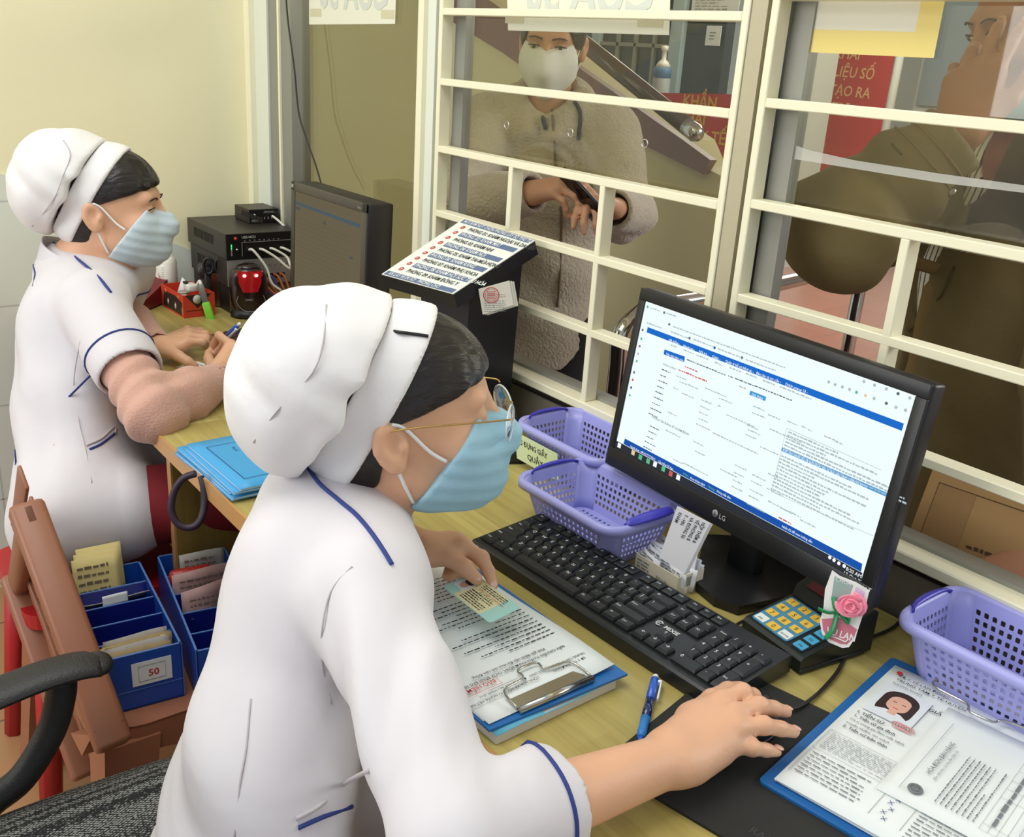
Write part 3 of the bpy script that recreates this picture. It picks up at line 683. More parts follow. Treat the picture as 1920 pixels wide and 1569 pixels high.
for k in range(9):
    a0 = k*2.4; rr = 0.004+0.0017*k*0.9; 
    def pet(u, v, a0=a0, rr=rr, k=k):
        a = a0+(u-.5)*2.3; q = rr*(0.55+0.55*v); return (rc[0]+q*cos(a), rc[1]+q*sin(a)*0.85, 0.003+0.011*(1-k/10)*(0.35+v*0.65)+0.002*sin(u*PI))
    b.grid(pet, 8, 4, 0, 0.0008, CM)
b.ell((rc[0], rc[1], 0.004), (0.011, 0.010, 0.006), 0, 14, 8, CM)
b.build('ribbon_rose', [mat('pink_satin', (244, 142, 168), 0.45, sheen=0.4)], t)
b = MB()
for pts in (((1534, 1140), (1552, 1146), (1575, 1148), (1592, 1160)), ((1562, 1118), (1564, 1135), (1568, 1150), (1560, 1178), (1547, 1196)), ((1575, 1150), (1590, 1166), (1594, 1152))):
    p3 = smooth_path([(*cp(*p), 0.002+0.003*(i % 2)) for i, p in enumerate(pts)], 6); b.tube(p3, 0.0036 if len(pts) == 4 else 0.0028, 0, 8, M=CM, flatk=0.3)
b.build('green_ribbon', [mat('green_satin', (36, 140, 84), 0.35)], t)

# ------------------------------------------------------------------ carton of paper slips
t = thing('slip_carton', 'small open carton packed with printed slips beside the monitor foot', 'carton', (-0.78, 0.90, DZ))
b = MB(); cx_, cy_, w, d, h = -0.780, 0.903, 0.078, 0.048, 0.030
for sx, sy, ww, dd in ((0, -1, w, .0012), (0, 1, w, .0012), (-1, 0, .0012, d), (1, 0, .0012, d)): b.box((cx_+sx*w/2, cy_+sy*d/2, DZ+h/2), (ww, dd, h), 0)
b.box((cx_, cy_, DZ+.001), (w, d, .002), 0)
FM = fr((cx_-w/2, cy_-d/2-0.0008, DZ), (1, 0, 0), (0, 0, 1)); b.lines(0.004, 0.006, 0.03, 0.026, 4, 1, FM, 3); b.text('Rộnde', 0.008, 1, FM @ Matrix.Translation((.04, .01, 0)))
FM = fr((cx_+w/2+0.0008, cy_-d/2, DZ), (0, 1, 0), (0, 0, 1))
for k in range(9): b.rect(.010+k*.0016, .012, .0107+k*.0016+.0004*(k % 2), .026, 1, FM, .0003)
b.build('carton_body', [mat('carton_cream', (216, 208, 186), 0.75, var=.05), INKG], t)
sr = random.Random(4)
slipm = [mat('slip_white', (228, 228, 232), 0.8), mat('slip_grey', (204, 206, 214), 0.8), INKG]
for k in range(22):
    x = cx_-w/2+0.006+(w-0.016)*sr.random(); tilt = sr.uniform(-0.5, 0.35); hh = sr.uniform(.028, .042); yy = cy_-d/2+0.006+(d-0.012)*(k/21)
    M = fr((x, yy, DZ+0.004), (1, 0.25*sr.uniform(-1, 1), 0.1*sr.uniform(-1, 1)), (0.35*tilt, 0.30*sr.uniform(-.6, 1), 1))
    b = MB(); ww = sr.uniform(.026, .04)
    b.grid(lambda u, v: ((u-.5)*ww, v*hh, 0.003*sin(u*PI)*sr.choice((1,))), 4, 3, k % 2, 0.0005, M); b.lines(-ww*.4, hh*.35, ww*.4, hh*.92, 4, 2, M, k, z=0.0035)
    o = b.build('paper_slip', slipm); o.data.update(); rebase(o, M.translation)
    tag(o, 'printed paper slip stuffed in the small carton beside the monitor foot', 'paper slip', 'slips in the small carton')
PM = fr(at(1236, 1042, 1.155), (0.62, 0.55, -0.06), (0.06, 0.10, 0.95))
PD = [onpl(*p, PM) for p in ((1236, 1045), (1270, 949), (1331, 981), (1284, 1075))]
b = MB()
for k in range(4): b.prism([(p[0]+.0012*k, p[1]-.0006*k) for p in reversed(PD)], -0.0006-.0009*k, -.0001-.0009*k, 0, PM)
ux = (V(PD[3])-V(PD[2])).normalized(); TM = PM @ fr((PD[2][0], PD[2][1], 0), (ux.x, ux.y, 0), (-ux.y, ux.x, 0))
for k, s_ in enumerate(('NỘP THÊM &', 'VỀ PHÒNG B', 'VÀ ĐÓNG 50', 'F - HN', 'KHÁM')): b.text(s_, 0.0060, 1, TM @ Matrix.Translation((0.002, -0.0085-0.0072*k, 0)), bold=.012, sx=.8)
o = b.build('slip_pad', [slipm[0], INK]); rebase(o, PM.translation); tag(o, 'upright wad of white slips with bold print sticking out of the carton', 'paper slip')
b = MB(); PM2 = fr((-0.772, 0.897, DZ+0.012), (0.9, 0.2, 0), (-0.05, 0.15, 1)); b.box((0.016, 0.03, 0), (0.034, 0.045, 0.0006), 0, 0, PM2)
for k in range(2): b.tube([(0.006, 0.014, .0004), (0.026, 0.014, .0004), (0.026, 0.046, .0004), (0.006, 0.046, .0004)], 0.0003, 1, 4, True, PM2)
o = b.build('slip_sheet', [slipm[0], INKG]); rebase(o, PM2.translation); tag(o, 'white slip with a printed frame standing at the front of the carton', 'paper slip')
# ------------------------------------------------------------------ mouse mat, mouse, pen, cords
PADM = mat('mat_black_cloth', (36, 36, 34), 0.85, var=0.25, vscale=14)
MF = flat((-0.553, 0.577, DZ+0.0003), rad(12))
t_ = MB(); t_.prism(rrect(0.30, 0.245, 0.008, 3, 0.15, 0.1225), 0, 0.003, 0, MF)
for k in range(4): t_.tube([(0.035+0.02*cos(a*PI/8)*(k+1)*.5, 0.215+0.012*sin(a*PI/8)*(k+1)*.5, 0.0032) for a in range(16)], 0.0006, 1, 4, True, MF)
t_.text('RAZER', 0.012, 2, MF @ Matrix.Translation((0.150, 0.022, 0)), 'LEFT', 0.0033); t_.text('Goliathus', 0.014, 3, MF @ Matrix.Translation((0.165, 0.002, 0)), 'LEFT', 0.0033, shear=.3)
o = t_.build('mouse_mat', [PADM, mat('mat_green', (50, 60, 48), 0.8), mat('mat_print_dim', (62, 62, 60), 0.8), mat('mat_print', (120, 120, 114), 0.8)]); rebase(o, (-0.40, 0.72, DZ)); tag(o, 'black cloth mouse mat with worn grey print under the hand', 'mouse mat')
MX = D(1408, 1362, .0034); MX.z = DZ+.0034; MM_ = fr(MX, (.98, .18, 0), (-.18, .98, 0))
t = thing('computer_mouse', 'small black mouse under the near woman\'s hand on the mat', 'mouse', MX)
b = MB(); b.grid(lambda u, v: (0.027*cos(u*2*PI)*(cos(v*PI/2)**.6), 0.044*sin(u*2*PI)*(cos(v*PI/2)**.6), 0.004+0.023*sin(v*PI/2)), 24, 10, 0, 0, MM_); b.lathe([(0.027, 0.0), (0.027, 0.005)], 24, 0, MM_, sy=44/27); b.build('shell', [BLACKS], t)
b = MB(); b.lathe([(0.006, -0.003), (0.0065, 0), (0.006, 0.003)], 14, 0, MM_ @ Matrix.Translation((0, 0.024, 0.020)) @ Matrix.Rotation(PI/2, 4, 'Y')); b.build('wheel', [mat('rubber', (40, 40, 42), 0.7)], t)
CORD = mat('black_cord', (34, 30, 28), 0.5)
mt = MM_ @ V((0, 0.043, 0.008))
cable_part('cord', [mt, D(1488, 1328, .008), D(1530, 1303, .004), D(1568, 1262, .004), D(1590, 1225, .004), D(1622, 1200, .004), D(1672, 1178, .004), D(1700, 1150, .004)], 0.0022, CORD, t)
cable_part('cord', [D(1372, 1178, .012), D(1388, 1167, .006), D(1410, 1158, .004), D(1432, 1148, .003), D(1450, 1130, .003)], 0.0020, CORD, KB_NEAR)
# ball-point pen
def zfr(o, z, x):
    z = V(z).normalized(); x = V(x); x = (x-z*x.dot(z)).normalized(); y = z.cross(x); o = V(o)
    return Matrix(((x.x, y.x, z.x, o.x), (x.y, y.y, z.y, o.y), (x.z, y.z, z.z, o.z), (0, 0, 0, 1)))
pa, pb = D(1198, 1397, .006), D(1230, 1266, .006); pd = pb-pa; pl = pd.length
PENB = mat('pen_blue', (34, 92, 196), 0.3, coat=.4); PENG = mat('pen_grip_blue', (48, 130, 206), 0.5); PENW = mat('pen_white', (236, 240, 244), 0.35); PENC = mat('pen_clear_blue', (20, 40, 96), 0.15, coat=.5)
def pen(name, label, M, L_, z0=0.0):
    t = thing(name, label, 'pen', M.translation)
    def seg(n, pr, mt_): b = MB(); b.lathe([(r, z*L_) for r, z in pr], 16, 0, M); return b.build(n, [mt_], t)
    seg('tip', [(0.0008, 0), (0.0022, 0.06), (0.0038, 0.10)], PENB)
    seg('grip', [(0.0040, 0.10), (0.0052, 0.16), (0.0048, 0.26), (0.0054, 0.36)], PENG)
    seg('barrel', [(0.0050, 0.36), (0.0050, 0.62)], PENC); seg('upper_barrel', [(0.0051, 0.62), (0.0050, 0.92), (0.0042, 0.94)], PENB)
    seg('button', [(0.0034, 0.94), (0.0034, 0.985), (0.0020, 1.0)], PENW)
    b = MB(); b.box((0.0078, 0, L_*0.77), (0.0018, 0.005, L_*0.27), 0, 0.0006, M); b.box((0.006, 0, L_*0.89), (0.004, 0.005, 0.004), 0, 0, M); b.build('clip', [PENW], t)
    return t
pen('ballpoint_pen', 'blue ballpoint pen with a white clip lying on the desk beside the mouse mat', zfr(pa, pd, (0.9, 0.4, 0.1)), pl)

# ------------------------------------------------------------------ first clipboard: booklets, board, forms, identity card
BLUEB = mat('clipboard_blue', (34, 104, 172), 0.35); SKYB = mat('booklet_sky_blue', (96, 184, 216), 0.5); PAGES = mat('booklet_pages', (206, 202, 190), 0.8)
c0 = D(930, 1378, .013); c1 = D(1157, 1272, .013)
yv = (c1-c0).normalized(); xv = V((-yv.y, yv.x, 0))
BF = fr((c0.x, c0.y, DZ), (yv.x, yv.y, 0), (xv.x, xv.y, 0))
wd_ = (c1-c0).length
# booklets under the board
t = thing('booklet', 'thick booklet with a sky-blue cover under the clipboard of the near woman', 'booklet', (c0.x-.1, c0.y+.1, DZ))
sgn = 1 if (BF.to_3x3() @ V((0, 1, 0))).x < 0 else -1
def bxy(u, v): return (u, v*sgn)      # u along the short edge from the front, v away from the clip end
b = MB(); b.box((wd_/2, sgn*0.14, 0.0065), (wd_-.002, 0.28, 0.0115), 0, 0, BF); b.build('pages', [PAGES], t)
b = MB(); b.grid(lambda u, v: (u*wd_+0.0, sgn*(-0.0015+v*0.283), 0.0126+0.0012*sin(u*9)*(1-v)), 10, 6, 0, 0.0005, BF); b.build('cover', [SKYB], t)
t = thing('clipboard', 'blue clipboard with an upside-down form, lying in front of the near woman', 'clipboard', (c0.x-.1, c0.y+.1, DZ+.014))
b = MB(); b.prism([bxy(*p) for p in ((-.004, 0.006), (wd_+.012, -0.004), (wd_+.014, 0.318), (-.002, 0.322))][::sgn], 0.0142, 0.0168, 0, BF); b.build('board', [BLUEB], t)
CS = mat('clip_steel', (196, 194, 184), 0.18, metal=1.0)
b = MB(); u0, u1 = wd_*.22, wd_*.82
b.tube([(*bxy(u0, .010), .0205), (*bxy(u1, .008), .0205)], 0.0042, 0, 10, M=BF); b.box(((u0+u1)/2, sgn*.020, .0200), (u1-u0-.006, .020, .0012), 0, 0, BF)
b.tube(smooth_path([(*bxy(u0, .012), .022), (*bxy(u0+.004, .040), .025), (*bxy(u0+.035, .046), .025), (*bxy((u0+u1)/2-.012, .060), .025), (*bxy((u0+u1)/2+.014, .060), .025), (*bxy(u1-.035, .046), .025), (*bxy(u1-.004, .040), .025), (*bxy(u1, .010), .022)], 4), 0.0014, 0, 6, M=BF)
b.tube(arc((*bxy((u0+u1)/2, .006), .0225), 0.004, 0, PI, 8), 0.0012, 0, 6, M=BF)
b.build('clip', [CS], t)
# forms: print reads from the clip end, so seen upside-down from the camera
def form(label, u0, u1, v0, v1, z, printed, curl=0.0):
    b = MB(); b.grid(lambda u, v: (u0+(u1-u0)*u, sgn*(v0+(v1-v0)*v), z+curl*(u**3)*(1-v)+0.0015*sin(v*7)*u), 10, 10, 0, 0.0004, BF)
    TF = BF @ fr((u1, sgn*v0, z+0.0035), (-1, 0, 0), (0, -sgn, 0))
    W_, H_ = u1-u0, v1-v0
    if printed:
        T = lambda x, y: TF @ Matrix.Translation((x, -y, 0))
        b.text('SỞ Y TẾ LÂM ĐỒNG', .0052, 1, T(.018, .030)); b.text('TRUNG TÂM Y TẾ HUYỆN DI LINH', .0052, 1, T(.012, .037)); b.text('CỘNG HÒA XÃ HỘI CHỦ NGHĨA VIỆT NAM', .0048, 1, T(.085, .030), bold=.01)
        b.text('Độc lập - Tự do - Hạnh phúc', .0052, 1, T(.098, .037)); b.rect(.105, -.0405, .145, -.0400, 1, TF)
        b.text('GIẤY CHUYỂN TUYẾN KHÁM BỆNH, CHỮA BỆNH BẢO HIỂM Y TẾ', .0054, 1, T(.022, .060), bold=.012); b.text('Kính gửi: Bệnh viện Đa khoa tỉnh Lâm Đồng', .0056, 1, T(.045, .068), bold=.012)
        b.text('BẢO HIỂM Y TẾ', .0080, 2, T(.128, .053), bold=.01)
        for x0_, y0_, x1_, y1_ in ((.124, .0565, .186, .056), (.124, .0435, .186, .043), (.124, .0565, .1245, .043), (.1855, .0565, .186, .043)): b.rect(x0_, -y0_, x1_, -y1_, 2, TF)
        for k in range(24): b.lines(.014, -.082-.0076*k-.006, .014+(W_-.028)*(.95, .8, .6, .9, .7)[k % 5], -.082-.0076*k, 1, 1, TF, 70+k, hk=.36, wmin=.003, wmax=.009)
        b.rect(.045, -.118, .085, -.1176, 1, TF); b.rect(.045, -.126, .085, -.1256, 1, TF)
    o = b.build('paper_form', [PAPER, INK, INKR]); rebase(o, BF @ V(((u0+u1)/2, sgn*(v0+v1)/2, z))); return tag(o, label, 'form')
form('sheet of paper under the top form on the near clipboard', -.001, wd_+.004, .020, .312, .0176, False)
form('transfer form with a red stamp, top sheet on the near clipboard', .000, wd_+.006, .012, .305, .0186, True, .004)

# identity card in the near woman's hand
cz = 0.805-DZ
q = [D(830, 1099, cz), D(918.6, 1168, cz-.004), D(964.5, 1135, cz+.001), D(876, 1066, cz+.005)]
IM = fr(q[0], q[1]-q[0], q[3]-q[0]); iw = (q[1]-q[0]).length; ih = (q[3]-q[0]).length
IDF = IM @ Matrix.Identity(4)
b = MB(); b.prism(rrect(iw, ih, 0.004, 4, iw/2, ih/2), -0.0008, 0, 0, IDF); b.prism(rrect(iw*.55, ih*.96, 0.002, 2, iw*.50, ih*.5), 0, 0.0001, 1, IDF)
b.prism(rrect(iw*.22, ih*.50, .002, 3, iw*.15, ih*.53), 0, .0002, 2, IDF); b.prism(rrect(iw*.12, ih*.30, .005, 4, iw*.155, ih*.50), .0002, .0003, 4, IDF); b.prism(rrect(iw*.15, ih*.22, .004, 4, iw*.165, ih*.66), .00025, .00035, 3, IDF)
b.lines(iw*.30, ih*.08, iw*.80, ih*.55, 6, 3, IDF, 5, wmin=.002, wmax=.006); b.lines(iw*.34, ih*.72, iw*.9, ih*.92, 3, 3, IDF, 6, wmin=.002, wmax=.006); b.text('CĂN CƯỚC CÔNG DÂN', ih*.085, 5, IDF @ Matrix.Translation((iw*.36, ih*.63, 0)), bold=.01); b.text('0 1 9 9 0 0 2', ih*.1, 3, IDF @ Matrix.Translation((iw*.42, ih*.545, 0)))
o = b.build('identity_card', [mat('card_teal', (166, 214, 206), 0.35), mat('card_sand', (222, 214, 168), 0.4), mat('card_photo_ground', (214, 226, 232), 0.4), INK, mat('card_face', (214, 160, 136), 0.5), mat('card_orange', (206, 128, 84), 0.5)])
rebase(o, IM @ V((iw/2, ih/2, 0))); tag(o, 'pale green identity card with a small portrait, held over the form', 'card')

# ------------------------------------------------------------------ second clipboard at the front
o2 = D(1437, 1466, .004); e2 = D(1676, 1243, .004); yv2 = (e2-o2).normalized(); yv2 = V((yv2.x, yv2.y, 0)).normalized(); CF = fr((o2.x, o2.y, DZ), (yv2.y, -yv2.x, 0), yv2); cl = (e2-o2).length; cw = 0.225
t = thing('clipboard', 'blue clipboard with a photo form, below the basket by the window', 'clipboard', CF @ V((cw/2, cl/2, 0)))
CB_ = CF @ Matrix.Translation((0, 0, .0036))
b = MB(); b.prism(rrect(cw+.012, cl+.014, .006, 4, cw/2, cl/2), 0.000, 0.003, 0, CB_); b.build('board', [BLUEB], t)
b = MB(); u0, u1 = .055, .175
b.box(((u0+u1)/2, cl-.010, .0130), (u1-u0, .022, .0012), 0, 0, CB_); b.tube([(u0, cl-.002, .012), (u1, cl-.002, .012)], .0036, 0, 10, M=CB_)
b.tube(smooth_path([(u0, cl-.006, .013), (u0+.002, cl-.034, .016), (u0+.04, cl-.040, .016), ((u0+u1)/2-.012, cl-.052, .016), ((u0+u1)/2+.012, cl-.052, .016), (u1-.04, cl-.040, .016), (u1-.002, cl-.034, .016), (u1, cl-.006, .013)], 4), .0014, 0, 6, M=CB_)
b.build('clip', [CS], t)
def sheet2(name, label, M, w, h, printer, mats, wave=0.002):
    b = MB(); b.grid(lambda u, v: (u*w, v*h, wave*sin(u*3+v*2)*(1-v)), 10, 10, 0, 0.0004, M); printer(b, M @ Matrix.Translation((0, 0, wave+.0006)))
    o = b.build(name, mats); rebase(o, M @ V((w/2, h/2, 0))); return tag(o, label, 'form')
for k in range(3):
    sheet2('paper_form', ('lowest', 'middle', 'upper')[k]+' loose white sheet sticking out under the photo form', CB_ @ Matrix.Translation((.006+.002*k, .004+.002*k, .0042+.0008*k)) @ Matrix.Rotation(.004*(k-1), 4, 'Z'), .205, cl-.02, lambda b, M: None, [PAPER], .0005)
def p1(b, T):
    W_, H_ = .205, cl-.016; X = lambda x, y: T @ Matrix.Translation((x, H_-y, 0))
    b.prism(rrect(.007, .007, .0034, 4, .012, H_-.016), 0, .0002, 3, T)
    for k, (s_, z_) in enumerate((('SỞ Y TẾ LÂM ĐỒNG', .0062), ('TRUNG TÂM Y TẾ HUYỆN', .0066), ('PHÒNG KHÁM', .005))): b.text(s_, z_, 1, X(.014, .024+.009*k), bold=.01 if k == 1 else 0)
    b.text('GIẤY', .0085, 1, X(.062, .062), bold=.012)
    b.rect(.010, H_-.112, .062, H_-.046, 2, T)
    b.prism(rrect(.038, .058, .018, 6, .036, H_-.080), 0, .0002, 4, T); b.prism([(.012, H_-.1118), (.060, H_-.1118), (.054, H_-.100), (.045, H_-.094), (.028, H_-.094), (.018, H_-.100)], .0002, .0003, 6, T); b.prism([(.032, H_-.100), (.041, H_-.100), (.041, H_-.088), (.032, H_-.088)], .0003, .0004, 5, T); b.prism(rrect(.023, .031, .011, 6, .0365, H_-.077), .0003, .0005, 5, T); b.prism([(.025, H_-.066), (.036, H_-.0605), (.048, H_-.066), (.048, H_-.058), (.025, H_-.058)], .0005, .0006, 4, T)
    for ex in (.0315, .0415): b.rect(ex-.0022, H_-.0755, ex+.0022, H_-.0745, 4, T, .0007)
    b.rect(.0335, H_-.0868, .0395, H_-.0858, 3, T, .0007)
    for k in range(5): b.tube([(.050+.006*cos(a*PI/5+k)+.003*k, H_-.113+.005*sin(a*PI/5+k), .0008) for a in range(10)], .0006, 7, 4, True, T)
    for k, s_ in enumerate(('I. TIỀN SỬ', '1. Tiền sử gia đình', 'Có ai trong gia đình mắc bệnh', 'truyền nhiễm, tim mạch', '2. Tiền sử bản thân')): b.text(s_, (.0072, .0066, .0052, .0052, .0066)[k], 1, X(.010, .124+.0086*k), bold=.012 if k in (0, 1, 4) else 0, sx=.9)
    y0 = H_-.172
    for x0_, y0_, x1_, y1_ in ((.004, .02, .0044, y0), (.004, y0, .115, y0+.0004), (.085, .02, .0854, .07), (.115, .02, .1154, y0), (.004, .07, .115, .0704)): b.rect(x0_, y0_, x1_, y1_, 8, T)
    b.lines(.008, .074, .112, y0-.003, 12, 8, T, 31, hk=.3, wmin=.003, wmax=.009); b.lines(.008, .022, .080, .066, 7, 8, T, 33, hk=.28, wmin=.003, wmax=.009)
    for k in range(6): b.text('X', .0075, 9, T @ Matrix.Translation((.092+.004*(k % 2), .064-.0085*k, 0)))
    b.lines(.120, .006, .200, .075, 11, 8, T, 35, hk=.28, wmin=.003, wmax=.009)
P2M = [PAPER, INK, mat('portrait_ground', (226, 232, 236), 0.6), INKR, mat('portrait_hair', (52, 34, 32), 0.6), mat('portrait_face', (226, 176, 154), 0.6), mat('portrait_shirt', (224, 230, 236), 0.6), mat('stamp_pink', (222, 160, 160), 0.7), INKG, INKB]
sheet2('paper_form', 'health form with a woman\'s portrait photo, on the clipboard below the basket', CB_ @ Matrix.Translation((.006, .002, .0072)), .205, cl-.016, p1, P2M)
def p2(b, T):
    H_, W_ = .205, .150
    b.text('HÓA ĐƠN BÁN HÀNG', .0066, 1, T @ Matrix.Translation((.045, H_-.030, 0)), bold=.012); b.text('(Bản thể hiện của hóa đơn điện tử)', .0042, 1, T @ Matrix.Translation((.040, H_-.037, 0)))
    b.tube([(.014+.006*cos(a*PI/8), H_-.028+.006*sin(a*PI/8), .0002) for a in range(16)], .0014, 1, 5, True, T); b.tube([(.014+.003*cos(a*PI/6), H_-.028+.003*sin(a*PI/6), .0002) for a in range(12)], .0010, 1, 5, True, T)
    b.rect(.004, H_-.016, W_-.004, H_-.0156, 1, T); b.lines(.010, H_-.085, W_-.03, H_-.045, 8, 1, T, 51, hk=.28, wmin=.002, wmax=.007)
    y1, y2 = H_-.135, H_-.090
    for k in range(7): b.rect(.006, y1+(y2-y1)*k/6, W_-.006, y1+(y2-y1)*k/6+.0003, 1, T)
    for x in (.006, .016, .065, .082, .098, .118, W_-.006): b.rect(x, y1, x+.0003, y2, 1, T)
    b.lines(.018, y2-.014, W_-.012, y2-.001, 1, 1, T, 53, hk=.3); b.lines(.010, .035, W_-.02, y1-.004, 5, 1, T, 55, hk=.28, wmin=.002, wmax=.007); b.lines(.02, .006, .06, .026, 3, 1, T, 56, hk=.28, wmin=.002, wmax=.007); b.lines(.09, .006, .13, .026, 3, 1, T, 57, hk=.28, wmin=.002, wmax=.007)
sheet2('paper_form', 'invoice printed sideways, lying on the corner of the health form', CB_ @ fr((.082, .020, .0105), (0, 1, 0), (-1, 0, 0)) @ Matrix.Translation((.04, -.125, 0)), .185, .125, lambda b, T: p2(b, T @ Matrix.Translation((.01, -.080, 0))), [PAPER, INKG])
# ------------------------------------------------------------------ queue-number kiosk with its slanted sign
KY, KLn = 0.1175, 1.169
KX = V((cos(KY), sin(KY), 0)); KYV = V((-sin(KY)*sin(KLn), cos(KY)*sin(KLn), cos(KLn)))
kc = CAM + (V((-1.6333, 1.1306, 1.0081))-CAM)*0.865
KM = fr(kc, KX, KYV)
NAVY = mat('kiosk_navy_black', (20, 22, 34), 0.45)
SIGNW = mat('sign_white', (232, 236, 226), 0.35); SIGNB = mat('sign_slate_blue', (92, 112, 148), 0.4); SIGNR = mat('sign_red', (206, 84, 78), 0.4)
kq = [onpl(*p, KM) for p in ((716, 515), (850, 552), (1003, 452), (870, 411))]   # front-left, front-right, back-right, back-left
t = thing('ticket_kiosk', 'dark kiosk on the desk with a slanted sign of numbered rooms', 'kiosk', (kc.x, kc.y, DZ))
b = MB(); b.prism(kq, -0.026, 0.0, 0, KM)
b.build('sign_tray', [NAVY], t)
b = MB(); zb = DZ
fl = KM @ V((kq[0][0]*.55, kq[0][1]*.30, -.02)); fr_ = KM @ V((kq[1][0]*.80, kq[1][1]*.30, -.02))
top = [KM @ V((kq[0][0]*.70+.02, kq[0][1]*.55, -.02)), KM @ V((kq[1][0]-.012, kq[1][1]*.55, -.02)), KM @ V((kq[2][0]-.004-.012, kq[2][1]*.78, -.02)), KM @ V((kq[3][0]*.7, kq[3][1]*.78, -.02))]
bot = [V((p.x-(.012 if i in (1, 2) else 0), p.y, zb)) for i, p in enumerate(top)]
b.add([tuple(p) for p in bot+top], [(3, 2, 1, 0), (4, 5, 6, 7)]+[(i, (i+1) % 4, 4+(i+1) % 4, 4+i) for i in range(4)], 0)
b.build('column', [NAVY], t)
b = MB(); x0_, y0_ = kq[0]; H_ = ((V(kq[3])-V(kq[0])).length+(V(kq[2])-V(kq[1])).length)/2
def bil(u, v):
    p = V(kq[0])*(1-u)*(1-v)+V(kq[1])*u*(1-v)+V(kq[2])*u*v+V(kq[3])*(1-u)*v; return (p.x, p.y)
def sign_quad(u0, v0, u1, v1, m, z=0.0016):
    b.add([(*bil(u0, v0), z), (*bil(u1, v0), z), (*bil(u1, v1), z), (*bil(u0, v1), z)], [(0, 1, 2, 3)], m, False, KM)
b.prism([bil(0.0, 0.0), bil(1, 0), bil(1, 1), bil(0, 1)], 0.0, 0.0014, 0, KM)
def sign_text(u, v, s_, size, m, bold=.01):
    p, q, q2 = V(bil(u, v)), V(bil(u+.05, v)), V(bil(u, v+.05)); X = q-p
    M = KM @ Matrix(((X.x/X.length, (q2-p).normalized().x, 0, p.x), (X.y/X.length, (q2-p).normalized().y, 0, p.y), (0, 0, 1, 0), (0, 0, 0, 1)))
    b.text(s_, size, m, M, 'LEFT', .0022, bold=bold, sx=.72)
sign_quad(0.02, .935, .98, .995, 1); sign_text(.05, .945, 'MỜI BẤM NÚT CHỌN PHÒNG LẤY SỐ THỨ TỰ', .0125, 2)
sign_quad(0.02, .005, .98, .065, 1); sign_text(.07, .015, 'VÀ LẤY VÉ IN SỐ!   PHÒNG CHỜ', .0125, 2)
for k, s_ in enumerate(('01: KHÁM NGOẠI VÀ DA LIỄU', '02: KHÁM MẮT', '03: KHÁM NHI', '04: KHÁM NỘI', '05: KHÁM TAI-MŨI-HỌNG', '06: KHÁM RĂNG', '07: KHÁM PHỤ KHOA', '08: KHÁM HỘI SỨC TIÊU HÓA', '09: KHÁM ĐÔNG Y')):
    v = .855-.0935*k
    if k % 2: sign_quad(.20, v-.012, .97, v+.058, 1)
    sign_text(.22, v, 'PHÒNG '+s_, .0145, 2 if k % 2 else 3)
    c = bil(.13, v+.022); b.lathe([(.0052, .0014), (.0052, .0022)], 16, 4, KM @ Matrix.Translation((*c, 0))); b.text(f'0{k+1}', .0058, 2, KM @ Matrix.Translation((c[0]-.003, c[1]-.002, 0)), 'LEFT', .0026)
b.build('sign_face', [SIGNW, SIGNB, WHITE, INK, SIGNR], t)
# stamped slips tucked on the kiosk side
YS = top[1].y+.02
SX_ = (top[2]-top[1]).normalized()
SFr = fr(at(905, 588, 1.66), V((.55, .80, .06)), V((-.02, -.03, 1)))
for k in range(3):
    q = [onpl(*p, SFr) for p in ((905, 590), (963, 572), (955, 526), (897, 542))]
    b = MB(); b.prism([(p[0]+.004*k, p[1]-.001*k) for p in q], -.0012-.0015*k, -.0005-.0015*k, 0, SFr)
    if k == 0:
        c = [sum(p[i] for p in q)/4 for i in (0, 1)]; b.tube([(c[0]-.008+.013*cos(a*PI/10), c[1]+.004+.013*sin(a*PI/10), -.0003) for a in range(20)], .0007, 1, 5, True, SFr); b.tube([(c[0]-.008+.010*cos(a*PI/10), c[1]+.004+.010*sin(a*PI/10), -.0003) for a in range(20)], .0003, 1, 5, True, SFr)
        for j in range(5): b.rect(c[0]-.015, c[1]-.003+.003*j, c[0]-.001, c[1]-.0018+.003*j, 1, SFr, -.0002)
        b.lines(q[0][0]+.003, q[0][1]+.004, q[0][0]+.045, q[0][1]+.036, 9, 2, SFr, 9, z=-.0003, hk=.3, wmin=.002, wmax=.006)
    o = b.build('stamped_slip', [PAPERW, INKR, INKG]); rebase(o, SFr.translation)
    tag(o, ('cream slip with a round red stamp on the side of the dark kiosk', 'plain cream slip directly behind the stamped slip on the kiosk', 'rearmost plain cream slip on the side of the dark kiosk')[k], 'paper slip')

# ------------------------------------------------------------------ far work place: dim monitor
m1 = ony(545, 340, 1.0); m2 = ony(686, 382, 1.0); MW = (m2-m1).length; MX1 = (m2-m1).normalized(); MX1.z = 0; MX1.normalize()
mh = 0.285
M1 = fr((m1+m2)/2-V((0, 0, mh/2)), MX1, (0.0, 0.03, 1))
t = thing('monitor', 'thick black monitor with a dim brownish screen, beside the cream window post', 'monitor', (M1.translation.x, 1.03, DZ))
b = MB(); b.box((0, 0, -0.032), (MW, mh, 0.060), 0, .004, M1); b.build('housing', [mat('old_black_plastic', (40, 38, 36), .4)], t)
b = MB()
for c_, d_ in (((0, mh/2-.010, 0), (MW, .020, .006)), ((0, -mh/2+.012, 0), (MW, .024, .006)), ((-MW/2+.009, 0, 0), (.018, mh, .006)), ((MW/2-.009, 0, 0), (.018, mh, .006))): b.box(c_, d_, 0, .0015, M1)
b.box((-MW/2+.008, mh/2-.009, .0034), (.009, .008, .0008), 1, 0, M1); b.text('ThinkVision'[0:0]+'Vision', .006, 2, M1 @ Matrix.Translation((MW/2-.036, mh/2-.013, 0)), 'LEFT', .0034)
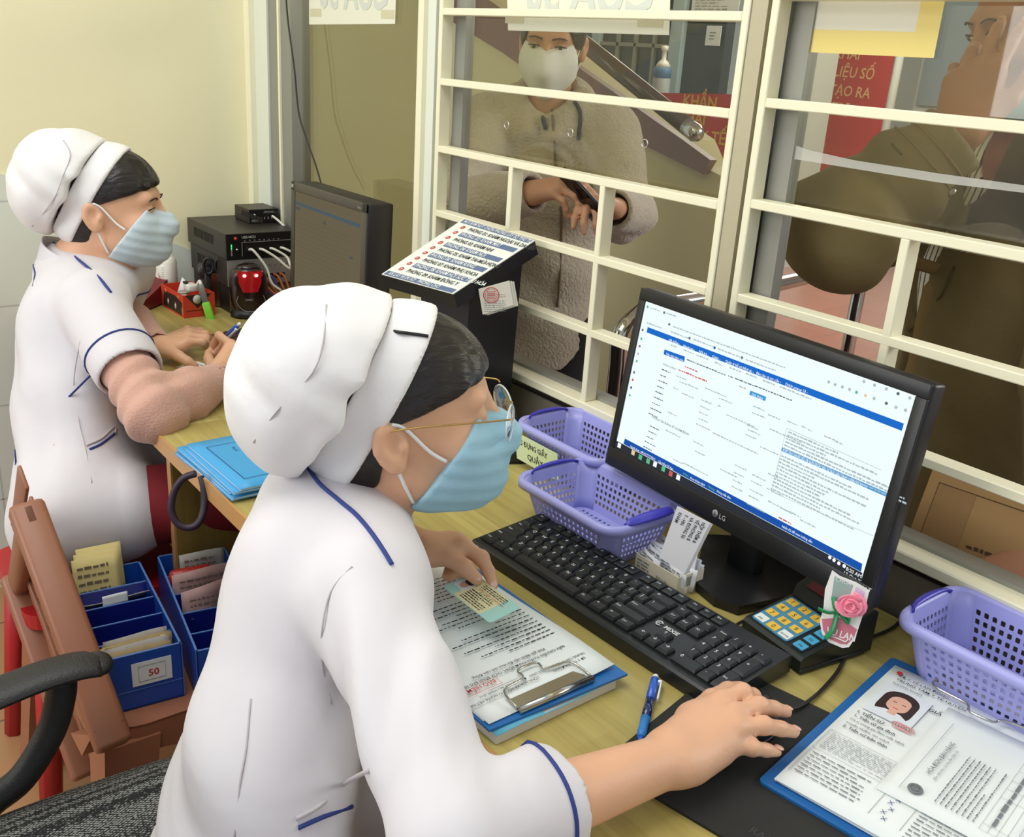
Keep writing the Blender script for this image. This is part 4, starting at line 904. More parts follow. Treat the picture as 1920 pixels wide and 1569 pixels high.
b.build('bezel', [mat('bezel_taupe', (78, 72, 64), .4), mat('sticker_grey', (170, 168, 160), .5), mat('bezel_print', (186, 182, 172), .5)], t)
def MP(px, py): return onpl(px, py, M1)
b = MB(); b.rect(-MW/2+.018, -mh/2+.024, MW/2-.018, mh/2-.020, 0, M1, .0004)
b.add([(*MP(*p), .0008) for p in ((550, 375), (677, 421), (675, 428), (549, 380))], [(3, 2, 1, 0)], 1, False, M1)
for p_, w_ in (((554, 392), .026), ((606, 420), .014), ((655, 485), .016)):
    x, y = MP(*p_); b.rect(x, y, x+w_, y+.007, 2, M1, .0008)
sr2 = random.Random(9)
for k in range(16):
    y = mh/2-.075-.0105*k; b.lines(-MW/2+.03, y-.006, MW/2-.03, y, 1, 3, M1, 200+k, .0008, .3)
b.build('screen', [emis('dim_screen', (112, 102, 80), .75), emis('dim_blue', (82, 98, 104), .75), emis('dim_grey', (90, 90, 84), .75), emis('dim_line', (104, 96, 76), .75)], t)
b = MB(); b.box((M1.translation.x, 1.05, .80), (.08, .03, .10), 0, .004); b.build('neck', [BLACK], t)
b = MB(); b.lathe([(.10, DZ+.001), (.10, DZ+.008), (.06, DZ+.018)], 28, 0, Matrix.Translation((M1.translation.x, 1.02, 0)), sy=.72); b.build('stand_foot', [BLACK], t)

# ------------------------------------------------------------------ black boxes stacked against the yellow wall
BOXM = mat('dark_brown_metal', (52, 46, 42), .42, metal=.2); BOXF = mat('box_front_black', (20, 18, 18), .35); SILV = mat('silver_panel', (168, 162, 156), .35, metal=.4)
WHT = mat('panel_print', (190, 190, 186), .6)
def stack_box(name, label, x0, x1, y0, y1, z0, z1, front, deco):
    t = thing(name, label, 'electronic box' if 'drawer' not in name else 'box', ((x0+x1)/2, (y0+y1)/2, z0))
    b = MB(); b.box(((x0+x1)/2, (y0+y1)/2, (z0+z1)/2), (x1-x0, y1-y0, z1-z0), 0, .0012, seg=1)
    for k in range(14): b.box((x0+.05+.0095*k, y0-.0004, (z0+z1)/2+.004), (.0028, .0014, (z1-z0)*.36), 1)
    b.build('case', [BOXM, DARKGAP], t)
    F = fr((x1+.0012, y0, z0), (0, 1, 0), (0, 0, 1)); b = MB(); b.box(((y1-y0)/2, (z1-z0)/2, 0), (y1-y0-.001, z1-z0-.001, .002), 0, 0, F)
    deco(b, F, y1-y0, z1-z0); b.build('front_panel', [front, WHT, emis('led_green', (70, 240, 120), 1.6), mat('knob_red', (190, 70, 50), .4), CHROME, BLACK], t)
    return t
def d1(b, F, w, h):
    for k in range(9): b.rect(.012, .010+.0032*k, .0150, .0120+.0032*k, 2 if k > 4 else 1, F, .0016)
    b.text('UBS-MCU', .0085, 1, F @ Matrix.Translation((.040, h-.012, 0)), 'LEFT', .0016, bold=.01)
    for k in range(8): b.text('%02d' % (k+1), .0042, 1, F @ Matrix.Translation((.046+.0125*k, h-.019, 0)), 'LEFT', .0016)
    for a in ((.040, h-.022, w-.008, h-.0212), (.040, .008, .0408, h-.022)): b.rect(*a, 1, F, .0016)
    b.lathe([(.004, .001), (.0038, .005), (.0001, .0058)], 16, 3, F @ Matrix.Translation((.024, h-.011, 0))); b.lathe([(.003, .001), (.0028, .006), (.0001, .007)], 14, 4, F @ Matrix.Translation((.026, h*.40, 0)))
    for k in range(7): b.box((.052+.0155*k, h*.36, .0006), (.011, .010, .002), 5, 0, F)
def d0(b, F, w, h):
    b.text('UBS-MCU 2', .006, 5, F @ Matrix.Translation((.040, h-.010, 0)), 'LEFT', .0016)
    for k in range(8): b.rect(.046+.0155*k, h-.020, .050+.0155*k, h-.0185, 5, F, .0016)
    for k in range(7): b.box((.052+.0155*k, h*.30, .0006), (.011, .012, .002), 5, 0, F)
def d2(b, F, w, h):
    b.text('UBS-MCU-R1', .0048, 1, F @ Matrix.Translation((.040, h-.008, 0)), 'LEFT', .0016); b.rect(.038, h-.0095, w-.004, h-.0091, 1, F, .0016)
    b.lathe([(.0032, .001), (.003, .006), (.0001, .007)], 14, 4, F @ Matrix.Translation((.013, h*.62, 0))); b.lines(.006, .003, .026, .010, 2, 1, F, 3, .0016, .4, wmin=.002, wmax=.005)
    for k in range(3): b.rect(.040+.010*k, h*.28, .0415+.010*k, h*.45, 1, F, .0016)
def d3(b, F, w, h):
    for k in range(2): b.lathe([(.004, .001), (.0025, .010), (.004, .016)], 12, 4, F @ Matrix.Translation((.018+.07*k, h*.5, 0)))
    b.rect(.004, .004, w-.004, .0055, 5, F, .0016); b.rect(.004, h-.006, w-.004, h-.0045, 5, F, .0016)
stack_box('drawer_box', 'brown box at the bottom of the stack of black boxes', -2.545, -2.305, .915, 1.098, DZ, .818, mat('drawer_front_brown', (116, 98, 72), .45), d3)
stack_box('recorder_box', 'box with a silver front under the green-lit black box', -2.545, -2.302, .910, 1.098, .8185, .8845, SILV, d0)
stack_box('recorder_box', 'black box with green lights, white cables plugged into its front', -2.556, -2.300, .908, 1.098, .885, .948, BOXF, d1)
stack_box('splitter_box', 'small black box on top of the stack against the wall', -2.512, -2.420, 1.020, 1.100, .9485, .984, BOXF, d2)
WCAB = mat('white_cable', (224, 222, 206), .5); OCAB = mat('orange_cable', (190, 100, 54), .5); VCAB = mat('violet_cable', (70, 48, 110), .5)
for k in range(4):
    y0 = .908+.052+.0155*k*(1 if k else 1); p0 = V((-2.296, y0+.006+.012*k, .908)); endy = (1.035, 1.075, 1.085, 1.088)[k]
    cable('network_cable', [p0, p0+V((.014, .006, -.001)), p0+V((.030, .030, -.018 if k else -.04)), V((-2.255+.004*k, endy-.03, .868 if k else .83)), V((-2.25+.006*k, endy, .845 if k else .80)), V((-2.25, endy+.004, .752+.006*k))], .0032, WCAB, ('white cable in the leftmost socket of the green-lit box', 'white cable in the second socket of the green-lit box', 'white cable in the third socket of the green-lit box', 'white cable in the fourth socket of the green-lit box')[k].replace('leftmost', 'first'), 'cable', 'white network cables')
cable('network_cable', [V((-2.416, 1.082, .966)), V((-2.395, 1.088, .958)), V((-2.37, 1.096, .945)), V((-2.31, 1.103, .93)), V((-2.28, 1.1045, .90)), V((-2.28, 1.1045, .76))], .0030, WCAB, 'white cable hanging from the small top box', 'cable', 'white network cables')
for k in range(6):
    cable('bundled_cable', [V((-2.298, .966+.016*k, .842)), V((-2.280, .970+.016*k, .838)), V((-2.262, .990+.014*k, .815-.004*k)), V((-2.252+.004*k, 1.03+.008*k, .780)), V((-2.25+.005*k, 1.06+.005*k, .756))], .0030, OCAB if k % 3 else VCAB, ('violet' if not k % 3 else 'orange')+' cable in the bundle under the silver-fronted box', 'cable', 'cable bundle under the silver box')

# ------------------------------------------------------------------ barcode scanner with two red lights
sc = D(468, 592); t = thing('barcode_scanner', 'dark table-top scanner with two glowing red lights, in front of the stacked boxes', 'scanner', sc)
SF = fr(sc, (.25, .97, 0), (-.97, .25, 0)) @ Matrix.Identity(4)      # local x = across its face, y = into the stack
SCB = mat('scanner_black', (30, 12, 16), .25, coat=.4)
b = MB(); b.grid(lambda u, v: ((.040+.006*sin(v*PI)-.010*max(0, v-.8)*5*.6)*cos(u*2*PI)*(1 if v < .97 else .6), .030*sin(u*2*PI)*(1 if v < .97 else .5), .018+.106*v), 28, 14, 0, 0, SF)
b.ell((0, 0, .122), (.030, .022, .010), 0, 20, 8, SF); b.build('body', [SCB], t)
b = MB(); b.lathe([(.046, .001), (.046, .010), (.036, .022)], 28, 0, SF, sy=.8); b.build('foot', [BLACK], t)
b = MB(); b.grid(lambda u, v: ((.034+.004*sin(v*PI))*(u-.5)*1.7, -.0315*math.sqrt(max(.05, 1-((u-.5)*1.55)**2)), .066+.052*v), 12, 8, 0, 0, SF); b.build('window', [mat('scanner_window_red', (96, 14, 22), .15, emit=(180, 20, 26), estr=.35, coat=.5)], t)
b = MB()
for x in (-.014, .014): b.ell((x, -.033, .108), (.0045, .002, .0040), 0, 12, 8, SF)
b.build('indicator', [emis('scanner_led', (255, 90, 90), 9)], t)
b = MB(); M_ = SF @ fr((-.014, -.0318, .046), (1, 0, 0), (0, 0, 1)); b.text('ZEBEX', .0065, 0, M_, z=.001); b.tube(smooth_path([(-.030, .012, 0), (-.034, -.004, 0), (-.02, -.022, .001), (0, -.027, .002), (.02, -.022, .001), (.034, -.004, 0), (.030, .012, 0)], 4), .0006, 0, 5, M=M_ @ Matrix.Translation((.014, 0, 0))); b.build('logo', [mat('scanner_print', (170, 160, 170), .4)], t)

# ------------------------------------------------------------------ hand sanitiser, phone, red box of stationery
bp = V((-2.508, .828, DZ)); t = thing('pump_bottle', 'white pump bottle with red print against the yellow wall', 'bottle', bp)
BW = mat('bottle_white', (236, 234, 222), .35)
b = MB(); b.lathe([(.036, 0.0), (.040, .004), (.040, .070), (.039, .100), (.032, .112), (.016, .117), (.014, .120)], 24, 0, Matrix.Translation(bp), sy=.70); b.build('bottle_body', [BW], t)
b = MB(); b.lathe([(.0155, .116), (.0155, .128), (.012, .134), (.005, .136), (.005, .158), (.0085, .159), (.0085, .170), (.003, .172)], 18, 0, Matrix.Translation(bp)); b.tube([bp+V((0, 0, .165)), bp+V((-.012, -.014, .168)), bp+V((-.026, -.030, .164)), bp+V((-.029, -.033, .158))], [.006, .0055, .004, .003], 0, 8); b.build('pump', [BW], t)
LF_ = fr(bp+V((.036, -.014, .02)), (0, 1, 0), (0, 0, 1)); b = MB(); 
for k in range(13): b.rect(-.008, .002+.0055*k, .034, .0032+.0055*k, 1, LF_, -.002)
LF2 = fr(bp+V((-.004, -.0262, .03)), (1, .10, 0), (0, 0, 1)); b.text('KHUẨN', .012, 0, LF2 @ Matrix.Translation((.004, .030, 0)), z=.0006, bold=.02, sx=.7); b.text('TAY', .012, 0, LF2 @ Matrix.Translation((.008, .012, 0)), z=.0006, bold=.02)
b.build('label', [INKR, mat('label_grey_line', (190, 188, 180), .5)], t)
tp = V((-2.50, .725, DZ)); t = thing('telephone', 'dark red desk telephone beside the white pump bottle', 'telephone', tp)
TF_ = fr(tp, (.75, .66, 0), (-.66, .75, 0)); RD = mat('phone_maroon', (112, 28, 36), .4); RDK = mat('phone_dark', (44, 26, 28), .4)
b = MB(); pr = [(-.08, .004), (-.08, .022), (.06, .062), (.085, .058), (.085, .004)]; n = 5; P_ = [(x, y, z) for x in (-.085, .085) for y, z in pr]
b.add(P_, [tuple(range(n)), tuple(range(2*n-1, n-1, -1))]+[(i, n+i, n+(i+1) % n, (i+1) % n) for i in range(n)], 0, False, TF_); b.build('base', [RD], t)
b = MB(); 
for i in range(3):
    for j in range(4): b.box((.0+.022*i, -.055+.020*j, .034+.0057*j), (.015, .012, .006), 0, .001, TF_)
b.build('keys', [RDK], t)
b = MB(); b.tube(smooth_path([(-.058, -.085, .045), (-.058, -.05, .066), (-.058, 0, .072), (-.058, .05, .086), (-.058, .085, .078)], 6), [.020]*7+[.015]*10+[.015]*7+[.020], 0, 12, M=TF_); b.build('handset', [RD], t)

rb0 = V((-2.443, .794, DZ)); rbx = V((.138, .006, 0)).normalized(); RB = fr(rb0, rbx, V((-rbx.y, rbx.x, 0)))
t = thing('stationery_box', 'low red carton printed with black lenses, filled with office odds and ends', 'box', rb0)
b = MB(); w, d, h = .138, .078, .056
for c_, dd in (((w/2, 0, h/2), (w, .0016, h)), ((w/2, d, h/2), (w, .0016, h)), ((0, d/2, h/2), (.0016, d, h)), ((w, d/2, h/2), (.0016, d, h)), ((w/2, d/2, .001), (w, d, .002))): b.box(c_, dd, 0, 0, RB)
FR = RB @ fr((0, -.0011, 0), (1, 0, 0), (0, 0, 1)); SR = RB @ fr((w+.0011, 0, 0), (0, 1, 0), (0, 0, 1))
b.prism([(.012, .006), (.126, .004), (.130, .036), (.090, .046), (.02, .044)], 0, .0003, 1, FR)
for x, y, r in ((.045, .022, .010), (.090, .020, .011)): b.lathe([(r, .0003), (r, .0007)], 16, 2, FR @ Matrix.Translation((x, y, 0)), sx=.75); b.lathe([(r*.6, .0007), (r*.6, .0009)], 16, 3, FR @ Matrix.Translation((x, y, 0)), sx=.7)
for x in (.03, .11): b.lathe([(.005, .0003), (.005, .0006)], 12, 4, FR @ Matrix.Translation((x, .046, 0)))
b.prism([(.004, h), (.070, h), (.034, h-.034)], 0, .0003, 1, SR); b.lathe([(.011, .0003), (.011, .0006)], 16, 3, SR @ Matrix.Translation((.034, h-.012, 0))); b.rect(.006, .016, .07, .0175, 1, SR, .0004)
b.text('LED', .009, 3, FR @ Matrix.Translation((w-.004, .010, 0)) @ Matrix.Rotation(PI/2, 4, 'Z'), z=.0006)
b.build('carton_body', [mat('carton_red', (206, 66, 40), .5), mat('carton_black', (44, 34, 30), .5), mat('lens_brown', (90, 60, 44), .4), mat('lens_white', (206, 204, 196), .4), mat('carton_orange', (206, 130, 70), .5)], t)
def loose(name, label, cat, build, mats):
    b = MB(); build(b); o = b.build(name, mats); rebase(o, rb0+V((.07, .04, .05))); return tag(o, label, cat)
bx = lambda x, y, z: RB @ V((x, y, z))
loose('folded_paper', 'folded white paper standing in the red carton', 'paper', lambda b: b.prism([(0, 0), (.040, -.004), (.026, .040), (.012, .046)], 0, .001, 0, RB @ fr((.022, .03, .030), (1, .3, 0), (-.1, .2, 1))), [PAPER])
loose('charger_plug', 'white charger plug lying in the red carton', 'charger', lambda b: (b.box((.088, .040, .062), (.036, .026, .020), 0, .005, RB), b.box((.082, .030, .074), (.014, .010, .006), 1, .002, RB), b.tube(smooth_path([bx(.100, .05, .066), bx(.116, .052, .082), bx(.128, .050, .070), bx(.130, .048, .050)], 5), .0042, 0, 8)), [mat('plug_white', (224, 222, 214), .4), BLACK])
loose('silver_disc', 'small grey lens cap at the corner of the red carton', 'cap', lambda b: b.lathe([(.014, 0), (.014, .004), (.010, .005)], 20, 0, RB @ Matrix.Translation((w-.022, .012, h+.001))), [SILV])
tt = thing('paper_cutter', 'box cutter with a lime green handle hanging over the red carton', 'cutter', bx(w, .05, .05))
CM2 = fr(bx(w-.006, .046, h+.022), V((.42, .12, -1.0)), V((0.3, 1, .2)))
b = MB(); b.box((.024, 0, 0), (.048, .015, .004), 0, .001, CM2); b.build('blade_holder', [mat('cutter_grey', (110, 110, 104), .4, metal=.5)], tt)
b = MB(); b.box((.070, 0, 0), (.052, .020, .010), 0, .004, CM2); b.build('handle', [mat('lime_green', (124, 204, 44), .4)], tt)
tt = thing('scissors', 'black-handled scissors standing behind the red carton', 'scissors', bx(.07, .12, 0))
S2 = fr(bx(.070, .112, .002), (.5, .85, 0), (0, -.15, 1)); b = MB()
for sgn in (-1, 1):
    b.tube([(sgn*.014+.012*cos(a*PI/8), .105+.020*sin(a*PI/8), 0) for a in range(16)], .0042, 0, 8, True, S2)
b.build('handles', [BLACK], tt)
b = MB(); b.box((-.004, .045, 0), (.010, .085, .002), 0, 0, S2); b.box((.004, .045, .002), (.010, .085, .002), 0, 0, S2); b.build('blades', [STEEL], tt)
tt = thing('tape_dispenser', 'small black tape dispenser behind the red carton', 'dispenser', bx(.045, .115, 0))
b = MB(); b.box((.050, .098, .052), (.030, .020, .100), 0, .004, RB); b.lathe([(.020, -.010), (.020, .010)], 18, 0, RB @ Matrix.Translation((.045, .096, .09)) @ Matrix.Rotation(PI/2, 4, 'Y')); b.build('holder', [mat('dispenser_black', (44, 42, 40), .4)], tt)

# ------------------------------------------------------------------ blue booklets on the desk corner
q0 = D(345, 843, .012); q1 = D(432, 918, .012); yb = (q1-q0).normalized(); yb = V((yb.x, yb.y, 0)).normalized(); nb = V((-yb.y, yb.x, 0)); bl = .205
CYB = mat('booklet_cyan', (62, 158, 214), .45); BKP = mat('booklet_page_edges', (222, 226, 232), .8)
for k in range(5):
    off = (-.004, .006, -.002, .004, .0)[k]; sl_ = (-.012, -.006, -.010, -.002, .004)[k]
    BFk = fr((q0.x, q0.y, DZ+.0002+.0046*k), yb, nb) @ Matrix.Translation((off+sl_, sl_*.8, 0)) @ Matrix.Rotation((.02, -.015, .01, -.02, 0)[k], 4, 'Z')
    t = thing('booklet', ('lowest', 'second lowest', 'middle', 'second highest', 'topmost')[k]+' blue booklet of the pile on the desk corner', 'booklet', BFk.translation, 'blue booklets')
    b = MB(); b.box((bl/2, .072, .0020), (bl-.003, .141, .0030), 0, 0, BFk); b.build('pages', [BKP], t)
    b = MB(); cv = lambda u, v: (u*bl, v*.145, .0040+.0010*(1-v)**3*sin(u*PI)); b.grid(cv, 8, 6, 0, .0006, BFk); b.box((bl/2, .072, .0003), (bl, .145, .0005), 0, 0, BFk)
    if k == 4:
        for e in ((.03, .020, .175, .0212), (.03, .125, .175, .1262), (.03, .020, .0312, .125), (.1738, .020, .175, .125)): b.rect(*e, 1, BFk, .0052)
        TB = BFk @ Matrix.Translation((0, 0, 0)); 
        for (x, y, s_, z_) in ((.055, .105, 'SỔ KHÁM BỆNH', .0085), (.085, .092, 'Y BẠ', .0075), (.05, .070, 'Họ tên', .006), (.05, .055, 'Địa chỉ', .006)): b.text(s_, z_, 1, TB @ Matrix.Translation((x, y, 0)), z=.0052, bold=.01)
    b.build('cover', [CYB, mat('booklet_print', (30, 60, 130), .6)], t)
# hose loop hanging below the desk edge
lp = [(366, 888), (345, 896), (328, 918), (321, 950), (328, 975), (345, 988), (365, 986), (378, 970), (383, 945), (382, 915), (377, 893)]
cable('cable_loop', [at(*p, 1.50+.004*i) for i, p in enumerate(lp)], .0055, mat('dark_violet_rubber', (46, 34, 50), .5), 'dark cable looped under the edge of the desk with the booklets', 'cable', None, 10)
# cord hanging in front of the plain pane
cable('hanging_cord', [ony(535, -25, 1.095), ony(540, 40, 1.092), ony(552, 130, 1.092), ony(560, 210, 1.092), ony(575, 262, 1.092), ony(592, 310, 1.092), ony(606, 358, 1.085)], .0022, CORD, 'thin black cord hanging in front of the plain window pane', 'cord')
# ------------------------------------------------------------------ the hall beyond the glass
HALLW = mat('hall_beige_wall', (206, 196, 150), .6, var=.08, vscale=2.2)
GRAN = mat('brown_granite', (122, 84, 78), .35, var=.35, vscale=260)
RAILW = mat('dark_rail_wood', (74, 54, 46), .22, coat=.4)
PALE = mat('hall_pale_wall', (206, 214, 210), .6, var=.05, vscale=2)
YS_ = 2.30
def S2(px, py, y=YS_): p = ony(px, py, y); return (p.x, p.z)
WF = fr((0, YS_, 0), (1, 0, 0), (0, 0, 1))            # local z points towards the window
b = MB()
up = [S2(*p) for p in ((1290, 262), (1088, 122), (917, 0), (800, -85))]
poly = [(-7.0, 0), (S2(1372, 500)[0], 0), S2(1372, 340), *[S2(*p) for p in ((1310, 308),)], *[(x, z) for x, z in up[:1]], *up[1:], (-7.0, up[-1][1]+.3)]
b.prism(poly, -0.12, 0.0, 0, WF); struct('wall_stair', b, [HALLW])
b = MB(); lo = [S2(*p) for p in ((1330, 326), (1157, 241), (955, 100), (868, 47), (760, -22))]
hi = [S2(*p) for p in ((790, -90), (917, 0), (1088, 121), (1290, 260), (1345, 300))]
b.prism(lo[::-1][::-1]+hi, 0.001, 0.03, 0, WF); struct('trim_2', b, [GRAN])
ra, rb_, rc_ = ony(1096, 82, 2.22), ony(1300, 246, 2.22), ony(1000, 12, 2.22)
t = thing('stair_handrail', 'dark wooden handrail with a chrome end above the brown stair edge', 'handrail', rb_)
b = MB(); b.tube([rc_+(rc_-ra)*2, rc_, ra, rb_], .026, 0, 14); b.build('rail', [RAILW], t)
b = MB(); b.tube([rb_-(rb_-ra).normalized()*.03, rb_+(rb_-ra).normalized()*.012, rb_+(rb_-ra).normalized()*.03], [.0265, .0265, .016], 0, 14); b.build('end_cap', [CHROME], t)
# far side of the hall
b = MB(); b.box((-2.0, 9.2, 1.4), (13, .1, 2.8), 0); struct('wall_hall_far', b, [PALE])
b = MB(); b.box((-1.0, 6.4, 2.95), (14, 10.4, .1), 0); struct('ceiling', b, [mat('ceiling_white', (226, 226, 218), .7)])
b = MB()
def FY(px, py, y): p = ony(px, py, y); return p
CY_ = 5.0
FF = fr((0, CY_, 0), (1, 0, 0), (0, 0, 1))
x0_, x1_ = S2(1095, 100, CY_)[0], S2(1356, 100, CY_)[0]
b.prism([(x0_-.6, 0), (x1_, 0), (x1_, 2.9), (x0_-.6, 2.9)], -.08, 0, 0, FF)
wf = struct('window_4', b, [mat('dark_counter_glass', (46, 54, 58), .25)])
LBL = mat('pale_blue_frame', (176, 198, 204), .4)
b = MB()
for px in (1122, 1272): 
    x = S2(px, 100, CY_)[0]; b.box((x, 1.5, .02), (.10 if px > 1200 else .07, 2.8, .05), 0, 0, FF)
b.build('frame', [LBL], wf)
b = MB()
for px in (1160, 1193, 1228): x = S2(px, 100, CY_)[0]; b.box((x, 1.5, .012), (.022, 2.0, .024), 0, 0, FF)
for py in (84, 20): z = S2(1190, py, CY_)[1]; b.box(((S2(1122, 84, CY_)[0]+S2(1262, 84, CY_)[0])/2, z, .012), (S2(1262, 84, CY_)[0]-S2(1122, 84, CY_)[0], .024, .024), 0, 0, FF)
b.build('bars', [mat('grey_bars', (150, 152, 142), .5)], wf)
for px0, py0, px1, py1, lab in ((1302, -30, 1382, 42, 'large white notice on the dark glass across the hall'), (1326, 48, 1349, 86, 'small white notice taped below the large one across the hall')):
    a, c = S2(px0, py0, CY_-.03), S2(px1, py1, CY_-.03); b = MB(); b.box(((a[0]+c[0])/2, (a[1]+c[1])/2, .03), (c[0]-a[0], a[1]-c[1], .003), 0, 0, FF)
    b.lines(a[0]+.03, c[1]+.03, c[0]-.03, a[1]-.03, 9 if px0 < 1310 else 3, 1, FF, px0, .033, .3, wmin=.02, wmax=.06)
    o = b.build('notice', [PAPER, INKG]); rebase(o, FF @ V(((a[0]+c[0])/2, (a[1]+c[1])/2, 0))); tag(o, lab, 'notice')
# counter ledge, sanitiser and red banner in front of it
b = MB(); lx0, lz = S2(1100, 166, CY_-.2); lx1 = S2(1356, 166, CY_-.2)[0]; b.box(((lx0+lx1)/2, lz/2, .2), (lx1-lx0+.8, lz, .3), 0, 0, FF); o = b.build('counter', [mat('counter_grey', (150, 150, 146), .5)]); rebase(o, ((lx0+lx1)/2, CY_-.2, 0)); tag(o, 'grey counter across the hall behind the red banner', 'counter')
bp2 = ony(1239, 164, CY_-.25); bp2.z = lz+.001; t = thing('pump_bottle', 'white and blue pump bottle on the counter across the hall', 'bottle', bp2)
b = MB(); b.lathe([(.055, 0), (.058, .01), (.055, .14), (.03, .20)], 18, 0, Matrix.Translation(bp2)); b.build('bottle_body', [mat('bottle_grey', (170, 176, 178), .4)], t)
b = MB(); b.lathe([(.057, .11), (.058, .16), (.050, .175)], 18, 0, Matrix.Translation(bp2)); b.build('label', [mat('bottle_blue', (86, 122, 160), .4)], t)
b = MB(); b.lathe([(.05, .176), (.032, .205), (.015, .22), (.014, .27), (.022, .272), (.022, .30), (.004, .302)], 14, 0, Matrix.Translation(bp2)); b.build('pump', [mat('bottle_white', (236, 234, 222), .35)], t)
RBY = 3.6; a, c = S2(1205, 168, RBY), S2(1378, 300, RBY); BF2 = fr((0, RBY, 0), (1, 0, 0), (0, 0, 1))
b = MB(); bxl, bzt = a[0], a[1]; bxr, bzb = c[0], c[1]-.2; b.prism([(bxl-.35, bzb), (bxr, bzb), (bxr, bzt+.02), (bxl-.35, bzt-.03)], -.02, 0, 0, BF2); b.rect(bxl-.3, bzt-.075, bxr-.02, bzt-.068, 1, BF2, .001)
tx = S2(1222, 219, RBY); b.text('KHẨN', .075, 1, BF2 @ Matrix.Translation((S2(1280, 196, RBY)[0], S2(1280, 198, RBY)[1], 0)), z=.002, bold=.02); b.text('HÃY KHAI', .075, 1, BF2 @ Matrix.Translation((S2(1224, 222, RBY)[0], S2(1224, 222, RBY)[1], 0)), z=.002, bold=.02); b.text('BÁO Y TẾ', .075, 1, BF2 @ Matrix.Translation((S2(1262, 258, RBY)[0], S2(1262, 258, RBY)[1], 0)), z=.002, bold=.02)
b.box(((bxl+bxr)/2, bzb/2, -.01), (.05, bzb, .02), 2, 0, BF2)
o = b.build('banner', [mat('banner_red', (204, 48, 52), .55), mat('banner_yellow', (232, 190, 60), .5), STEEL]); rebase(o, ((bxl+bxr)/2, RBY, 0)); tag(o, 'red banner with yellow lettering below the handrail', 'banner')
# roll-up banner
RY = 7.2; RF = fr((0, RY, 0), (1, 0, 0), (0, 0, 1)); g = S2(1495, 436, RY)[1]
t = thing('roll_up_banner', 'tall red roll-up banner with pale lettering on a grey foot', 'banner', (S2(1560, 400, RY)[0], RY, 0))
tl, tr, br, bl_ = S2(1533, 15, RY), S2(1692, 25, RY), S2(1622, 395, RY), S2(1474, 385, RY)
b = MB(); b.prism([bl_, br, tr, tl], -.01, 0, 0, RF)
mid = lambda v: ((bl_[0]+(tl[0]-bl_[0])*v), (bl_[1]+(tl[1]-bl_[1])*v))
for px, py, s_ in ((1532, 106, 'VÀ KHAI'), (1527, 139, 'DỮ LIỆU SỐ'), (1521, 173, 'ĐỂ TẠO RA'), (1518, 205, 'GIÁ TRỊ')):
    x, z = S2(px, py, RY); b.text(s_, .115, 1, RF @ Matrix.Translation((x, z, 0)) @ Matrix.Rotation(-.02, 4, 'Z'), z=.003, bold=.01, shear=.1, sx=.92)
for k in range(5):
    v0, v1 = .0+.07*k, .0+.07*k+.07; p, q = mid(v0), mid(v1); w_ = br[0]-bl_[0]
    b.add([(p[0], p[1], .002), (p[0]+w_, p[1]+.0, .002), (q[0]+w_, q[1], .002), (q[0], q[1], .002)], [(0, 1, 2, 3)], 2+k, False, RF)
x, z = S2(1508, 262, RY); b.rect(x, z-.5, x+.22, z, 7, RF, .003)
b.build('print', [mat('rollup_red', (196, 36, 48), .5), mat('rollup_pale', (236, 190, 130), .5), mat('rollup_o1', (228, 150, 84), .5), mat('rollup_o2', (222, 124, 76), .5), mat('rollup_o3', (214, 98, 66), .5), mat('rollup_o4', (206, 72, 58), .5), mat('rollup_o5', (200, 50, 52), .5), mat('rollup_rose', (206, 96, 96), .5)], t)
b = MB(); x, z = S2(1495, 440, RY); x2 = S2(1545, 440, RY)[0]; b.prism([(x-.22, 0), (x2+.6, 0), (x2+.55, .12), (x-.10, .12)], -.12, .12, 0, RF); b.build('foot', [mat('rollup_foot', (176, 188, 182), .4)], t)
b = MB()
for p0, p1 in (((1488, 415), (1515, 130)), ((1545, 30), (1510, 150))): b.tube([(*S2(*p0, RY), -.06), (*S2(*p1, RY), -.06)], .022, 0, 8, M=RF)
b.build('pole', [mat('rollup_pole', (214, 220, 216), .35)], t)
b = MB(); px0 = S2(1690, 60, RY-.5); b.tube([(S2(1662, 215, RY-.5)[0], 0, .5), (*S2(1690, 95, RY-.5), .5), (S2(1702, 0, RY-.5)[0], 2.2, .5)], .03, 0, 8, M=RF); o = b.build('white_pole', [mat('rollup_pole', (214, 220, 216), .35)]); rebase(o, (S2(1662, 215, RY-.5)[0], RY-.5, 0)); tag(o, 'white pole standing beside the red roll-up banner', 'pole')
# bright doorway far right and a pale pillar
b = MB(); x = S2(1745, 50, 8.0)[0]; x2 = S2(1880, 50, 8.0)[0]; b.box(((x+x2)/2, 8.0, 1.5), (x2-x, .06, 3.0), 0); b.box((x+.25, 7.95, 1.9), (.42, .02, 1.4), 1); struct('door_1', b, [mat('door_pale', (208, 220, 218), .4), mat('door_blue_glass', (150, 170, 182), .2)])
b = MB(); x = S2(1478, 300, 6.3)[0]; x2 = S2(1512, 300, 6.3)[0]; b.box(((x+x2)/2-.1, 6.3, 1.5), (x2-x+.25, .3, 3.0), 0); struct('column_1', b, [mat('pillar_pale', (196, 200, 194), .5)])

